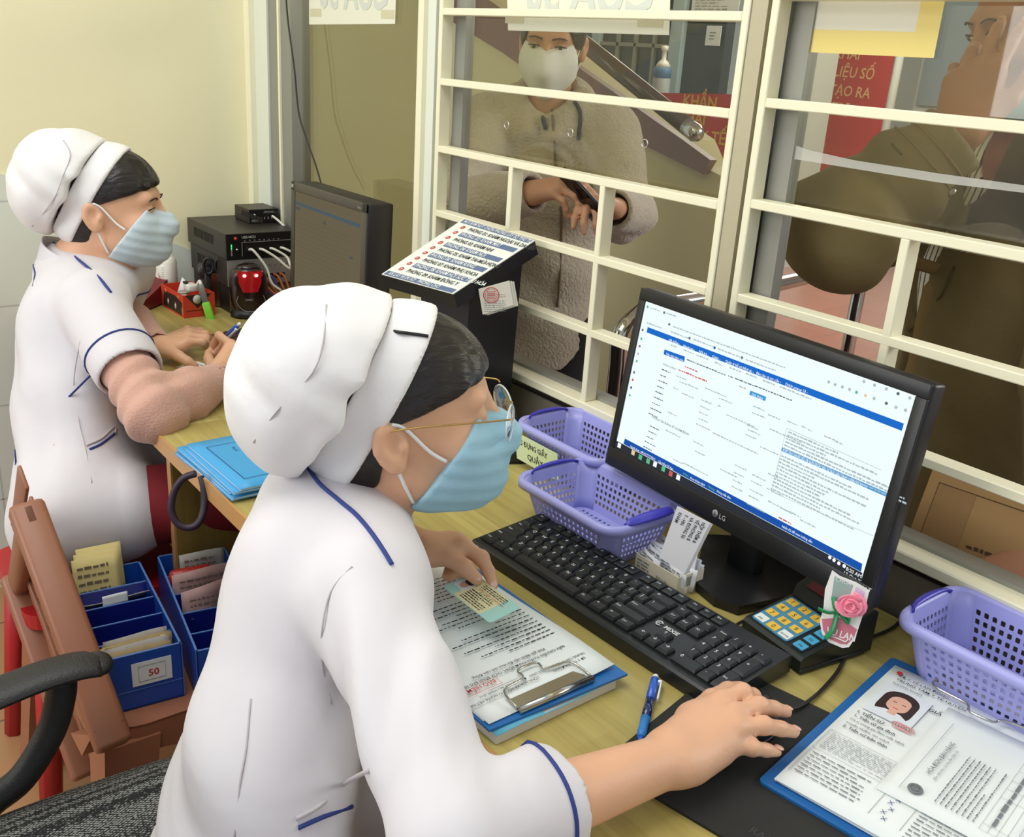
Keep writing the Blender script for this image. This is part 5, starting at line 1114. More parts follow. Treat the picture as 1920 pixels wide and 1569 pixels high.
# ------------------------------------------------------------------ papers on the glass
GY = 1.1365
GF = fr((0, GY, 0), (1, 0, 0), (0, 0, 1))
def glass_paper(lab, px, mats, deco, z=0.0):
    q = [S2(*p, GY) for p in px]; b = MB(); b.prism(q[::-1], 0, .0006, 0, GF); deco(b, q); o = b.build('paper_notice', mats); rebase(o, GF @ V((*q[3], 0))); return tag(o, lab, 'notice')
GHOST = mat('ghost_print', (206, 210, 200), .8); NOT = mat('notice_paper', (226, 226, 206), .8); TAPE = mat('tape_buff', (206, 200, 168), .5)
def mk_door(b, q):
    x1, z1 = q[1][0], q[2][1]
    b.text('CỬA 30', .094, 1, GF @ Matrix.Translation((x1-.025, z1+.030, 0)), z=.0012, mirror=True, bold=.03)
    for x in (q[0][0]+.005, x1-.06): b.rect(x, z1+.010, x+.055, z1+.027, 2, GF, .0010)
w_ = .405
glass_paper('white notice taped on the middle pane above the masked visitor', ((950, -60), (1258, -45), (1255, 66), (953, 57)), [NOT, GHOST, TAPE], mk_door)
glass_paper('white notice taped high on the plain window pane', ((580, -60), (744, -60), (741, 45), (580, 46)), [NOT, GHOST, TAPE], mk_door)
def yl(b, q):
    for a in ((q[3][0], q[3][1], q[2][0], q[2][1]+.026), (q[3][0], q[2][1]+.026, q[3][0]+.026, q[0][1]), (q[2][0]-.030, q[2][1]+.026, q[2][0], q[0][1])): b.rect(*a, 1, GF, .0009)
glass_paper('pale notice with a yellow border behind the near grille', ((1480, -60), (1768, -60), (1752, 106), (1477, 96)), [mat('notice_cream', (226, 222, 204), .7), mat('notice_yellow', (232, 212, 130), .7)], yl)
TAPEM = bpy.data.materials.new('clear_tape'); TAPEM.use_nodes = True
bs = TAPEM.node_tree.nodes['Principled BSDF']; bs.inputs['Base Color'].default_value = (.75, .75, .70, 1); bs.inputs['Alpha'].default_value = .35; bs.inputs['Roughness'].default_value = .4
b = MB(); tp_ = [S2(*p, GY) for p in ((1478, 268), (1520, 282), (1600, 300), (1760, 325), (1925, 348))]; tb_ = [S2(*p, GY) for p in ((1474, 296), (1515, 302), (1600, 316), (1760, 342), (1925, 362))]
b.prism(tb_+tp_[::-1], 0, .0004, 0, GF); o = b.build('tape_strip', [TAPEM]); rebase(o, GF @ V((*tp_[0], 0))); tag(o, 'strip of clear tape stuck across the near window pane', 'tape')

# ------------------------------------------------------------------ chrome queue barrier
zr = .905
p1 = onz(1172, 640, .80); q_ = [onz(1240, 548, zr), onz(1335, 566, zr)]
A0 = at(1176, 760, 1.90); 
pa_ = V((-1.425, 1.40, 0)); pc = V((-1.41, 1.70, 0))
t = thing('queue_barrier', 'bent chrome tube barrier standing just outside the grille', 'barrier', pa_)
e1 = onz(1425, 532, zr); e2 = onz(1585, 500, zr)
path = [V((-1.435, 1.415, 0.0)), V((-1.435, 1.415, .84))]
ctr = smooth_path([V((-1.435, 1.415, .80)), V((-1.435, 1.415, .86)), V((-1.440, 1.455, .893)), V((-1.450, 1.52, zr)), V((-1.47, 1.75, zr)), V((-1.50, 2.0, zr)), V((-1.56, 2.38, zr)), V((-1.565, 2.44, .89)), V((-1.567, 2.46, .84)), V((-1.567, 2.46, .78))], 6)
b = MB(); b.tube([V((-1.435, 1.415, 0.002))]+ctr+[V((-1.567, 2.46, 0.002))], .019, 0, 16); b.build('tube', [CHROME], t)
for p in (V((-1.435, 1.415, 0)), V((-1.567, 2.46, 0))): b = MB(); b.lathe([(.05, 0), (.05, .006), (.022, .014)], 20, 0, Matrix.Translation(p)); b.build('foot_plate', [CHROME], t)
# ------------------------------------------------------------------ near office chair
def fabric_mat(name, c1, c2, scale):
    m = bpy.data.materials.new(name); m.use_nodes = True; nt = m.node_tree; bs = nt.nodes['Principled BSDF']; L = nt.links.new
    tc = nt.nodes.new('ShaderNodeTexCoord'); mp = nt.nodes.new('ShaderNodeMapping'); mp.inputs['Scale'].default_value = (scale, scale*.6, scale); mp.inputs['Rotation'].default_value = (0, 0, .9); L(tc.outputs['Object'], mp.inputs[0])
    ck = nt.nodes.new('ShaderNodeTexVoronoi'); ck.inputs['Scale'].default_value = 1.0; ck.inputs['Randomness'].default_value = .35; L(mp.outputs[0], ck.inputs['Vector'])
    r = nt.nodes.new('ShaderNodeValToRGB'); r.color_ramp.elements[0].position = .28; r.color_ramp.elements[1].position = .48; r.color_ramp.elements[0].color = (*s2l(c2), 1); r.color_ramp.elements[1].color = (*s2l(c1), 1)
    L(ck.outputs['Distance'], r.inputs[0]); L(r.outputs[0], bs.inputs['Base Color']); bs.inputs['Roughness'].default_value = .85
    MATS[name] = m; return m
FAB = fabric_mat('grey_black_weave', (20, 22, 22), (148, 150, 146), 330)
t = thing('office_chair', 'black office chair with a speckled grey mesh seat and curved arms', 'chair', (-.90, .15, 0))
ZS = .470
b = MB()
def seat(u, v):
    x = (u-.5)*2; y = (v-.5)*2; k = .93
    X = -.915+.252*x*(1-.08*abs(y)**5)*(1-.03*abs(y)); Y = .185+.275*y*(1-.10*abs(x)**5)
    return (X, Y, ZS-.005-.030*max(0, y-.55)**2*3-.02*abs(x)**6-.006*(1-x*x)*(1-y*y)*0)
b.grid(seat, 20, 20, 0, .055); b.build('seat', [FAB], t)
ARMM = mat('arm_black_plastic', (36, 36, 36), .5, bump=.15, bscale=300)
for sx, dx in ((-1, 0), (1, .0)):
    X = -1.185 if sx < 0 else -.600
    b = MB()
    path = smooth_path([(X, .272, .612), (X, .240, .618), (X, .19, .617), (X, .12, .606), (X, .04, .585), (X, -.05, .560)], 6); n = len(path)
    b.tube(path, [.014]+[.017+.011*min(1, i/8) for i in range(1, n)], 0, 14, flatk=.62) if False else b.grid(lambda u, v, X=X: (lambda p, a, w: (X+w*cos(a), p.y+.004*cos(a), p.z+.013*sin(a)+.000))(path[min(n-1, int(u*(n-1)))], v*2*PI, .030*min(1, (.35+1.6*(u*6 if u < .1667*.66 else 1)))), n-1, 16, 0)
    b.ell((X, .270, .612), (.026, .020, .012), 0, 16, 8)
    b.build('armrest', [ARMM], t)
    b = MB(); b.tube(smooth_path([(X, .225, .607), (X, .222, .580), (X, .205, .530), (X, .165, .475), (X, .120, .448), (X+.05*(-sx), .08, .435), (X+.12*(-sx), .06, .430), (X+.2*(-sx), .05, .428)], 6), .019, 0, 12); b.build('arm_support', [ARMM], t)
b = MB(); b.grid(lambda u, v: (-.905+.22*(u-.5)*2*(1-.15*v), -.135-.06*v-.03*(1-((u-.5)*2)**2), .52+.46*v), 12, 12, 0, .035); b.build('backrest', [FAB], t)
b = MB(); b.tube([(-.905, -.02, .41), (-.905, -.15, .41), (-.905, -.195, .50), (-.905, -.225, .75)], .018, 0, 10); b.build('back_bracket', [ARMM], t)
b = MB(); b.lathe([(.10, .415), (.10, .402), (.03, .395), (.028, .10), (.045, .09), (.045, .07)], 18, 0, Matrix.Translation((-.905, .15, 0))); b.build('gas_column', [BLACK], t)
for k in range(5):
    a = 2*PI*k/5+.3; b = MB(); p = V((-.905+.27*cos(a), .15+.27*sin(a), .062)); b.tube([V((-.905, .15, .085)), p], [.024, .015], 0, 8); lg = b.build('base_leg', [BLACK], t)
    b = MB(); b.lathe([(.024, -.018), (.026, 0), (.024, .018)], 14, 0, Matrix.Translation((p.x, p.y, .027)) @ Matrix.Rotation(PI/2, 4, 'X')); b.build('caster', [BLACK], lg)

# ------------------------------------------------------------------ brown plastic chair that holds the blue boxes
BR = mat('brown_plastic', (148, 96, 70), .42, var=.04, vscale=6)
t = thing('plastic_chair', 'brown plastic chair with a slotted back holding the blue boxes', 'chair', (-1.56, .40, 0))
ZC = .405
BO = V((-1.305, .275, .52)); 
# back: frame of the panel, x runs from the right post to the left, y up
tR, bR = at(48, 938, 1.455), at(158, 1236, 1.405)
up_ = (tR-bR).normalized(); lat = V((-1.0, -.02, 0)); lat = (lat-up_*lat.dot(up_)).normalized()
BKF = Matrix(((lat.x, up_.x, lat.cross(up_).x, bR.x), (lat.y, up_.y, lat.cross(up_).y, bR.y), (lat.z, up_.z, lat.cross(up_).z, bR.z), (0, 0, 0, 1)))
Hb = (tR-bR).length+.13; Z0 = -.13; Wb = .42
b = MB()
ribs = [(0.045+.052*k) for k in range(7)]
b.box((.5*Wb, Hb+Z0-.022, 0), (Wb, .044, .030), 0, .010, BKF)
for x in (.018, Wb-.018): b.box((x, (Hb)/2+Z0, .0), (.036, Hb, .050), 0, .008, BKF)
for k, y in enumerate(ribs): b.box((Wb/2, y-.06, .012), (Wb-.05, .040, .006), 0, .002, BKF)
for x in (.10, .21, .32): b.box((x, Hb/2+Z0, .008), (.030, Hb-.03, .008), 0, .002, BKF)
b.build('backrest', [BR], t)
b = MB(); sx0, sx1, sy0, sy1 = -1.80, -1.30, .30, .60
b.prism(rrect(sx1-sx0, sy1-sy0, .06, 5, (sx0+sx1)/2, (sy0+sy1)/2), ZC-.030, ZC, 0)
def apron(u, v):
    P_ = rrect(sx1-sx0+.006, sy1-sy0+.006, .063, 6, (sx0+sx1)/2, (sy0+sy1)/2); n = len(P_); p = P_[int(round(u*n)) % n]; return (p[0], p[1], ZC-.002-.075*v*(1-.6*abs(sin(2*PI*u*2))**.5))
b.grid(apron, 28, 4, 0); b.build('seat', [BR], t)
for x, y, dx, dy in ((sx1-.035, sy0+.035, .05, -.05), (sx1-.035, sy1-.04, .05, .03), (sx0+.035, sy0+.035, -.05, -.05), (sx0+.035, sy1-.04, -.05, .03)):
    b = MB(); b.add([(x+a*.042, y+c*.042, ZC-.02) for a, c in ((-1, -1), (1, -1), (1, 1), (-1, 1))]+[(x+dx+a*.028, y+dy+c*.028, 0.0) for a, c in ((-1, -1), (1, -1), (1, 1), (-1, 1))], [(3, 2, 1, 0)[::-1], (4, 5, 6, 7)]+[(i, 4+i, 4+(i+1) % 4, (i+1) % 4) for i in range(4)], 0); b.build('leg', [BR], t)
for sgn, (bx_, by_) in ((0, (bR.x, bR.y)),):
    b = MB(); b.add([(bR.x-.045, bR.y-.02, .405), (bR.x+.015, bR.y-.02, .405), (bR.x+.015, bR.y+.03, .405), (bR.x-.045, bR.y+.03, .405)]+[tuple(BKF @ V(p)) for p in ((.036, -.10, -.02), (0, -.10, -.02), (0, -.10, .02), (.036, -.10, .02))], [(0, 1, 2, 3), (7, 6, 5, 4)]+[(i, 4+i, 4+(i+1) % 4, (i+1) % 4) for i in range(4)], 0)
    b.build('back_post', [BR], t)

# ------------------------------------------------------------------ blue sorting boxes, bank notes and purse
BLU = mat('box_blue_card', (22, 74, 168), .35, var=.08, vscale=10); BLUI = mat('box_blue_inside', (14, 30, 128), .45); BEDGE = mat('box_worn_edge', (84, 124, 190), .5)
def sort_box(label, f0, f1, L_, h, number):
    """f0,f1: front corners at rim height, box runs back along -X"""
    f0, f1 = V(f0), V(f1); yv_ = (f1-f0); yv_.z = 0; w = yv_.length; yv_.normalize(); xb = V((-yv_.y, yv_.x, 0)); F = fr((f0.x, f0.y, ZC+.0008), yv_, xb)   # x across the front, y towards the back
    t = thing('sorting_box', label, 'box', F @ V((w/2, L_/2, 0)), 'blue sorting boxes')
    b = MB(); th = .003
    for c_, d_ in (((w/2, th/2, h/2), (w, th, h)), ((w/2, L_-th/2, h/2), (w, th, h)), ((th/2, L_/2, h/2), (th, L_, h)), ((w-th/2, L_/2, h/2), (th, L_, h)), ((w/2, L_/2, .0015), (w, L_, .003))): b.box(c_, d_, 0, 0, F)
    for c_, d_ in (((w/2, th/2, h), (w, th*1.1, .0012)), ((w/2, L_-th/2, h), (w, th*1.1, .0012)), ((th/2, L_/2, h), (th*1.1, L_, .0012)), ((w-th/2, L_/2, h), (th*1.1, L_, .0012)), ((0, 0, h/2), (.0012, .0012, h)), ((w, 0, h/2), (.0012, .0012, h)), ((w/2, -.0003, h*.34), (w, .0008, .0008))): b.box(c_, d_, 1, 0, F)
    b.build('box_shell', [BLU, BEDGE], t)
    for k in range(1, 5):
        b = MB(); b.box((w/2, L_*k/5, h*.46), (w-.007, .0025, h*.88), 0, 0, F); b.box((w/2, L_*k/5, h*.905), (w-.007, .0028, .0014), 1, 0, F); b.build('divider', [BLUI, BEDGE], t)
    if number:
        M = F @ fr((w*.36, -.0006, h*.40), (1, 0, 0), (0, 0, 1)); b = MB(); b.box((w*.25, h*.22, 0), (w*.50, h*.42, .0006), 0, 0, M)
        b.tube([(w*.08, h*.08, .0005), (w*.42, h*.08, .0005), (w*.42, h*.36, .0005), (w*.08, h*.36, .0005)], .0004, 1, 4, True, M); b.text(number, h*.17, 2, M @ Matrix.Translation((w*.20, h*.15, 0)), z=.0007, bold=.02); b.build('number_label', [PAPER, INKG, INKR], t)
    return F, w
HB = .098
F1, w1_ = sort_box('blue box labelled 50 on the brown chair, nearest the office chair arm', onz(188, 1243, ZC+HB), onz(340, 1206, ZC+HB), .290, HB, '50')
fa = onz(340, 1206, ZC+HB)+V((.035, .010, 0)); F2, w2_ = sort_box('blue box behind the labelled one, holding pinkish bank notes', fa, fa+V((.018, .118, 0)), .330, HB, '20')
NOTEB = mat('note_brown', (168, 148, 108), .8, var=.15, vscale=60); NOTEP = mat('note_pink', (186, 150, 146), .8, var=.12, vscale=60); NOTEG = mat('note_grey', (174, 170, 164), .8, var=.12, vscale=60); NOTEY = mat('note_cream', (222, 206, 140), .8, var=.06, vscale=30)
def note(F, x, y, w, h, z, tilt, m, label, group, bend=.0, rot=0.0, deco=True):
    M = F @ Matrix.Translation((x, y, z)) @ Matrix.Rotation(rot, 4, 'Z') @ Matrix.Rotation(PI/2-tilt, 4, 'X'); b = MB()
    b.grid(lambda u, v: (u*w, v*h+bend*.9*sin(u*PI), bend*sin(u*PI*1.5)), 10, 4, 0, .0008, M)
    if deco: b.lines(w*.1, h*.3, w*.9, h*.9, 4, 1, M @ Matrix.Translation((0, 0, bend+.0006)), int(x*1e4) % 99+3, z=.0005, hk=.4, wmin=.004, wmax=.012)
    o = b.build('bank_note', [m, mat('note_print', (120, 104, 88), .8)]); rebase(o, M.translation); return tag(o, label, 'bank note', group)
for k in range(6):
    note(F1, .006+.003*(k % 3), .008+.006*k, w1_-.018-.004*(k % 2), .062+.002*(k % 3), .036+.002*(k % 2), .18-.02*k, (NOTEB, NOTEG, NOTEB, NOTEY, NOTEB, NOTEG)[k], 'worn folded bank note in the front slot of the box labelled 50', 'notes in the box labelled 50', .003, .03*(k % 3-1))
for k in range(3):
    note(F1, .004+.006*k, .246+.010*k, w1_*.62, .095, .045+.004*k, .18+.02*k, NOTEY, ('front', 'middle', 'rear')[k]+' cream card standing at the back of the labelled blue box', None, .0, .02*k, k == 0)
note(F1, .003, .236, w1_-.008, .050, .054, -.9, PAPERW, 'white folded slip lying behind the rear divider of the labelled blue box', None, .002, .02)
note(F1, w1_*.30, .176, w1_*.34, .020, .086, .1, PAPER, 'small white scrap on the divider of the labelled blue box', None, .001, .03, False)
note(F2, .008, .140, w2_-.012, .070, .050, .12, NOTEP, 'curved grey-pink bank note in the middle of the rear blue box', None, .012, .05)
note(F2, .004, .200, w2_-.008, .070, .052, .10, NOTEP, 'large pinkish bank note behind the curved one in the rear blue box', None, .006, .03)
note(F2, .030, .268, w2_-.04, .070, .050, .15, NOTEG, 'pale bank note with a magenta end at the back of the rear blue box', None, .002, .02)
M = F2 @ fr((.010, .232, .060), (1, 0, 0), (0, -.25, 1)); tt = thing('purse', 'red purse with a pale printed patch at the end of the rear blue box', 'purse', M.translation)
b = MB(); b.box((.030, .026, -.010), (.074, .060, .022), 0, .009, M); b.build('purse_body', [mat('purse_red', (160, 36, 32), .4, bump=.2, bscale=80)], tt)
b = MB(); b.box((.032, .034, .0012), (.050, .018, .0010), 0, 0, M); b.lines(.010, .026, .054, .042, 2, 1, M, 4, z=.0020, hk=.5, wmin=.004, wmax=.01); b.build('patch', [mat('patch_buff', (190, 166, 140), .7), INKG], tt)
# ------------------------------------------------------------------ bodies and clothing as blended solids, meshed as one surface
def nv(p): return np.array(p, float)
def cap(a, b, ra, rb=None, k=.012):
    a, b = nv(a), nv(b); rb = ra if rb is None else rb; ab = b-a; L2 = max(ab @ ab, 1e-12)
    def f(P):
        t = np.clip(((P-a) @ ab)/L2, 0, 1); return np.sqrt((((P-a)-t[:, None]*ab)**2).sum(1))-(ra+(rb-ra)*t)
    return ['u', k, f, (a+b)/2, np.linalg.norm(ab)/2+max(ra, rb)]
def ecap(a, b, ra, rb, fd, ratio, k=.02):
    """capsule flattened along fd by ratio"""
    a, b, fd = nv(a), nv(b), nv(fd); fd = fd/np.linalg.norm(fd); ab = b-a
    def w(Q): return Q+(1/ratio-1)*((Q @ fd)[..., None])*fd
    ab2 = w(ab[None])[0]; L2 = ab2 @ ab2
    def f(P):
        Q = w(P-a); t = np.clip((Q @ ab2)/L2, 0, 1); return (np.sqrt(((Q-t[:, None]*ab2)**2).sum(1))-(ra+(rb-ra)*t))*min(1, (1+ratio)/2)
    return ['u', k, f, (a+b)/2, np.linalg.norm(ab)/2+max(ra, rb)]
def els(c, r, R=None, k=.015):
    c, r = nv(c), nv(r); R = np.eye(3) if R is None else np.array(R)
    def f(P):
        Q = (P-c) @ R; k0 = np.sqrt(((Q/r)**2).sum(1)); k1 = np.sqrt(((Q/(r*r))**2).sum(1)); return np.where(k1 > 1e-9, k0*(k0-1)/np.maximum(k1, 1e-9), -r.min())
    return ['u', k, f, c, r.max()]
def cut(op, k=.006): return ['s', k]+op[2:]
def keep(fn, k=.004): return ['i', k, fn, None, 0]
def half(p, n, k=.004):
    p, n = nv(p), nv(n); n = n/np.linalg.norm(n); return keep(lambda P: (P-p) @ n, k)      # keeps the side n points away from
def disp(fn): return ['d', 0, fn, None, 0]
def poly(pts, rs, k=.012): return [cap(pts[i], pts[i+1], rs[i], rs[i+1], k) for i in range(len(pts)-1)]
def xf(ops, M):
    """move ops defined in a local frame to the world"""
    A = np.array(M.to_3x3()); s = np.linalg.norm(A, axis=0); R = A/s; o = nv(M.translation); out = []
    for t, k, f, c, r in ops:
        g = (lambda f: lambda P: f(((P-o) @ R)/s)*s.min())(f); out.append([t, k, g, None if c is None else R @ (c*s)+o, r*s.max()])
    return out
def sdf(ops, P):
    d = np.full(len(P), 1e3)
    for t, k, f, c, r in ops:
        v = f(P)
        if t == 'u': h = np.clip(.5+.5*(d-v)/k, 0, 1); d = d*(1-h)+v*h-k*h*(1-h)
        elif t == 's': h = np.clip(.5-.5*(d+v)/k, 0, 1); d = d*(1-h)-v*h+k*h*(1-h)
        elif t == 'i': h = np.clip(.5-.5*(d-v)/k, 0, 1); d = d*(1-h)+v*h+k*h*(1-h)
        else: d = d+v
    return d
def grow(ops, e):
    return ops+[disp(lambda P: np.full(len(P), -e))]
def mesh_sdf(ops, h, pad=.02):
    us = [o for o in ops if o[0] == 'u']
    lo = np.min([o[3]-o[4] for o in us], 0)-pad; hi = np.max([o[3]+o[4] for o in us], 0)+pad
    n = 14; B = n*h; nb = np.ceil((hi-lo)/B).astype(int); NC = nb*n+2
    cen = np.stack(np.meshgrid(*[np.arange(k) for k in nb], indexing='ij'), -1).reshape(-1, 3); C0 = lo+(cen+.5)*B; hd = B*.87
    near = np.zeros(len(C0), bool)
    dmin = np.full(len(C0), 1e3)
    for o in us: dd = np.linalg.norm(C0-o[3], axis=1)-o[4]; near |= dd < hd+.01
    cen, C0 = cen[near], C0[near]; dc = sdf(ops, C0); sel = np.abs(dc) < hd*1.7+.008; cen, C0 = cen[sel], C0[sel]
    g = np.arange(n+1); G = np.stack(np.meshgrid(g, g, g, indexing='ij'), -1).reshape(-1, 3)*h
    cr = np.array([(i, j, k) for i in (0, 1) for j in (0, 1) for k in (0, 1)]); ed = [(a, b) for a in range(8) for b in range(a+1, 8) if abs(cr[a]-cr[b]).sum() == 1]
    keys, verts, quads = [], [], []
    key = lambda I: (I[..., 0]*NC[1]+I[..., 1])*NC[2]+I[..., 2]
    for bi, c in zip(cen, C0):
        o = lo+bi*B
        loc = [q for q in ops if q[3] is None or np.linalg.norm(c-q[3])-q[4] < hd+.02+q[1]]
        if not any(q[0] == 'u' for q in loc): continue
        val = sdf(loc, G+o).reshape(n+1, n+1, n+1); neg = val < 0
        if neg.all() or not neg.any(): continue
        cor = np.stack([neg[a[0]:a[0]+n, a[1]:a[1]+n, a[2]:a[2]+n] for a in cr], -1); act = cor.any(-1) & ~cor.all(-1)
        I = np.argwhere(act)
        if len(I):
            vv = np.stack([val[I[:, 0]+a[0], I[:, 1]+a[1], I[:, 2]+a[2]] for a in cr], -1); sm = np.zeros((len(I), 3)); cnt = np.zeros(len(I))
            for a, b_ in ed:
                va, vb = vv[:, a], vv[:, b_]; m = (va < 0) != (vb < 0); t = np.where(m, va/np.where(m, va-vb, 1), 0); sm += m[:, None]*(cr[a]+t[:, None]*(cr[b_]-cr[a])); cnt += m
            keys.append(key(I+bi*n)); verts.append(o+(I+sm/cnt[:, None])*h)
        for ax in range(3):
            e1, e2 = (ax+1) % 3, (ax+2) % 3; sl0 = [slice(0, n)]*3; sl1 = [slice(0, n)]*3; sl1[ax] = slice(1, n+1)
            a, b_ = neg[tuple(sl0)], neg[tuple(sl1)]; I = np.argwhere(a != b_)
            if not len(I): continue
            fl = a[I[:, 0], I[:, 1], I[:, 2]]; J = I+bi*n; u = np.zeros(3, int); u[e1] = 1; w = np.zeros(3, int); w[e2] = 1
            q = np.stack([key(J-u-w), key(J-w), key(J), key(J-u)], -1); q[~fl] = q[~fl][:, ::-1]; quads.append(q)
    K = np.concatenate(keys); VV = np.concatenate(verts); Q = np.concatenate(quads); od = np.argsort(K); K = K[od]; VV = VV[od]
    ix = np.searchsorted(K, Q); ix = np.clip(ix, 0, len(K)-1); ok = (K[ix] == Q).all(1)
    return VV, ix[ok]
def solid(name, ops, h, mats, parent=None, matfn=None, relax=1):
    vv, q = mesh_sdf(ops, h)
    for _ in range(relax):      # one light smoothing pass takes the grid steps out
        e = np.concatenate([q[:, [0, 1]], q[:, [1, 2]], q[:, [2, 3]], q[:, [3, 0]]]); s = np.zeros_like(vv); c = np.zeros(len(vv)); np.add.at(s, e[:, 0], vv[e[:, 1]]); np.add.at(c, e[:, 0], 1); np.add.at(s, e[:, 1], vv[e[:, 0]]); np.add.at(c, e[:, 1], 1)
        vv = vv*.5+.5*s/np.maximum(c, 1)[:, None]
    r = parent
    while r is not None and r.parent is not None: r = r.parent
    org = nv(ORG.get(r.name, (0, 0, 0))) if r else np.zeros(3)
    me = bpy.data.meshes.new(name); v2 = vv-org
    me.vertices.add(len(v2)); me.vertices.foreach_set('co', v2.ravel()); me.loops.add(q.size); me.loops.foreach_set('vertex_index', q.ravel().astype(np.int32))
    me.polygons.add(len(q)); me.polygons.foreach_set('loop_start', np.arange(0, q.size, 4, dtype=np.int32)); me.update(calc_edges=True)
    for m in (mats if isinstance(mats, (list, tuple)) else [mats]): me.materials.append(m)
    if matfn is not None: me.polygons.foreach_set('material_index', matfn(vv[q].mean(1)).astype(np.int32))
    me.polygons.foreach_set('use_smooth', np.ones(len(q), bool)); me.validate(); me.update()
    o = bpy.data.objects.new(name, me); C.objects.link(o)
    if parent is not None: o.parent = parent
    return o
def march(ops, o, d, t0=0.0, t1=3.0, inner=False):
    """first point along o+d*t on the surface"""
    o, d = nv(o), nv(d); d = d/np.linalg.norm(d); t = t0
    for _ in range(160):
        v = sdf(ops, (o+d*t)[None])[0]
        if abs(v) < 4e-4: break
        t += (v if not inner else -v)*.7
        if t > t1: return None
    return V(o+d*t)
def camhit(ops, px, py, off=0.0, t0=.3):
    d = ray(px, py).normalized(); p = march(ops, CAM, d, t0)
    return None if p is None else p-d*off
def ring(ops, c, ax, r=.15, n=28, off=.0, a0=0, a1=2*PI, up=None):
    """closed line round a limb: marches in from outside towards the axis point"""
    ax = V(ax).normalized(); u = (V(up)-ax*V(up).dot(ax)).normalized() if up is not None else ax.orthogonal().normalized(); w = ax.cross(u); out = []
    for i in range(n):
        a = a0+(a1-a0)*i/n; d = u*cos(a)+w*sin(a); p = march(ops, V(c)+d*r, -d, 0, r)
        if p is not None: out.append(p+d*off)
    return out
def strip(name, pts, r, m, parent, closed=False, n=8, sm=6):
    pts = [p for p in pts if p is not None]
    if len(pts) < 2: return None
    b = MB(); b.tube(pts if closed else smooth_path(pts, sm), r, 0, n, closed); return b.build(name, [m], parent)
def folds(c, r, d, freq, amp, warp=(0, 0, 1), wf=20., ws=1.):
    """soft parallel creases across direction d, fading out r away from c"""
    c, d, warp = nv(c), nv(d), nv(warp); d = d/np.linalg.norm(d)
    def f(P):
        q = P-c; g = np.exp(-(q*q).sum(1)/(r*r)); s = np.sin((q @ d)*freq+ws*np.sin((q @ warp)*wf)); return -amp*g*(s*np.abs(s)**.3)
    return disp(f)
# ---- standard pieces
def head_ops(female=True):
    o = [els((0, -.004, .036), (.074, .096, .090)), els((0, .032, -.030), (.060, .066, .082), k=.03), cap((-.042, .012, -.062), (0, .074, -.090), .020, .016, .025), cap((.042, .012, -.062), (0, .074, -.090), .020, .016, .025),
         cap((-.036, .080, .034), (.036, .080, .034), .011, k=.02), els((-.042, .066, -.022), (.022, .022, .020), k=.02), els((.042, .066, -.022), (.022, .022, .020), k=.02),
         cap((0, .096, .018), (0, .115, -.022), .0065, .0125, .012), els((-.010, .104, -.026), (.009, .009, .008), k=.008), els((.010, .104, -.026), (.009, .009, .008), k=.008),
         cut(els((-.032, .103, .013), (.018, .014, .011)), .014), cut(els((.032, .103, .013), (.018, .014, .011)), .014),
         els((-.032, .083, .012), (.0125, .0125, .0115), k=.003), els((.032, .083, .012), (.0125, .0125, .0115), k=.003),
         els((0, .097, -.054), (.022, .010, .0065), k=.008), els((0, .096, -.066), (.020, .011, .008), k=.008), els((0, .094, -.090), (.018, .012, .012), k=.012)]
    for s in (-1, 1):
        R = np.array(Matrix.Rotation(s*.35, 3, 'Z') @ Matrix.Rotation(.18, 3, 'X')); c = (s*.077, -.010, -.004)
        o += [els(c, (.0085, .019, .031), R, .007), cut(els((s*.0865, -.005, .001), (.0095, .0110, .0175), R), .004), cap((s*.083, -.022, .014), (s*.083, -.024, -.008), .0035, k=.005), els((s*.076, -.004, -.028), (.006, .009, .010), R, .006), els((s*.0775, .003, -.006), (.005, .005, .007), R, .004)]
    return o
def hframe(c, az, pitch=0.0, roll=0.0, sc=(1, 1, 1)):
    """head or torso frame: y = facing, x = its right hand side, z = up; pitch > 0 looks down"""
    M = Matrix.Rotation(rad(az)-PI/2, 4, 'Z') @ Matrix.Rotation(-rad(pitch), 4, 'X') @ Matrix.Rotation(rad(roll), 4, 'Y') @ Matrix.Diagonal((*sc, 1)); M.translation = V(c); return M
FL = ((.040, .025, .019), (.044, .028, .021), (.041, .026, .020), (.032, .019, .017))
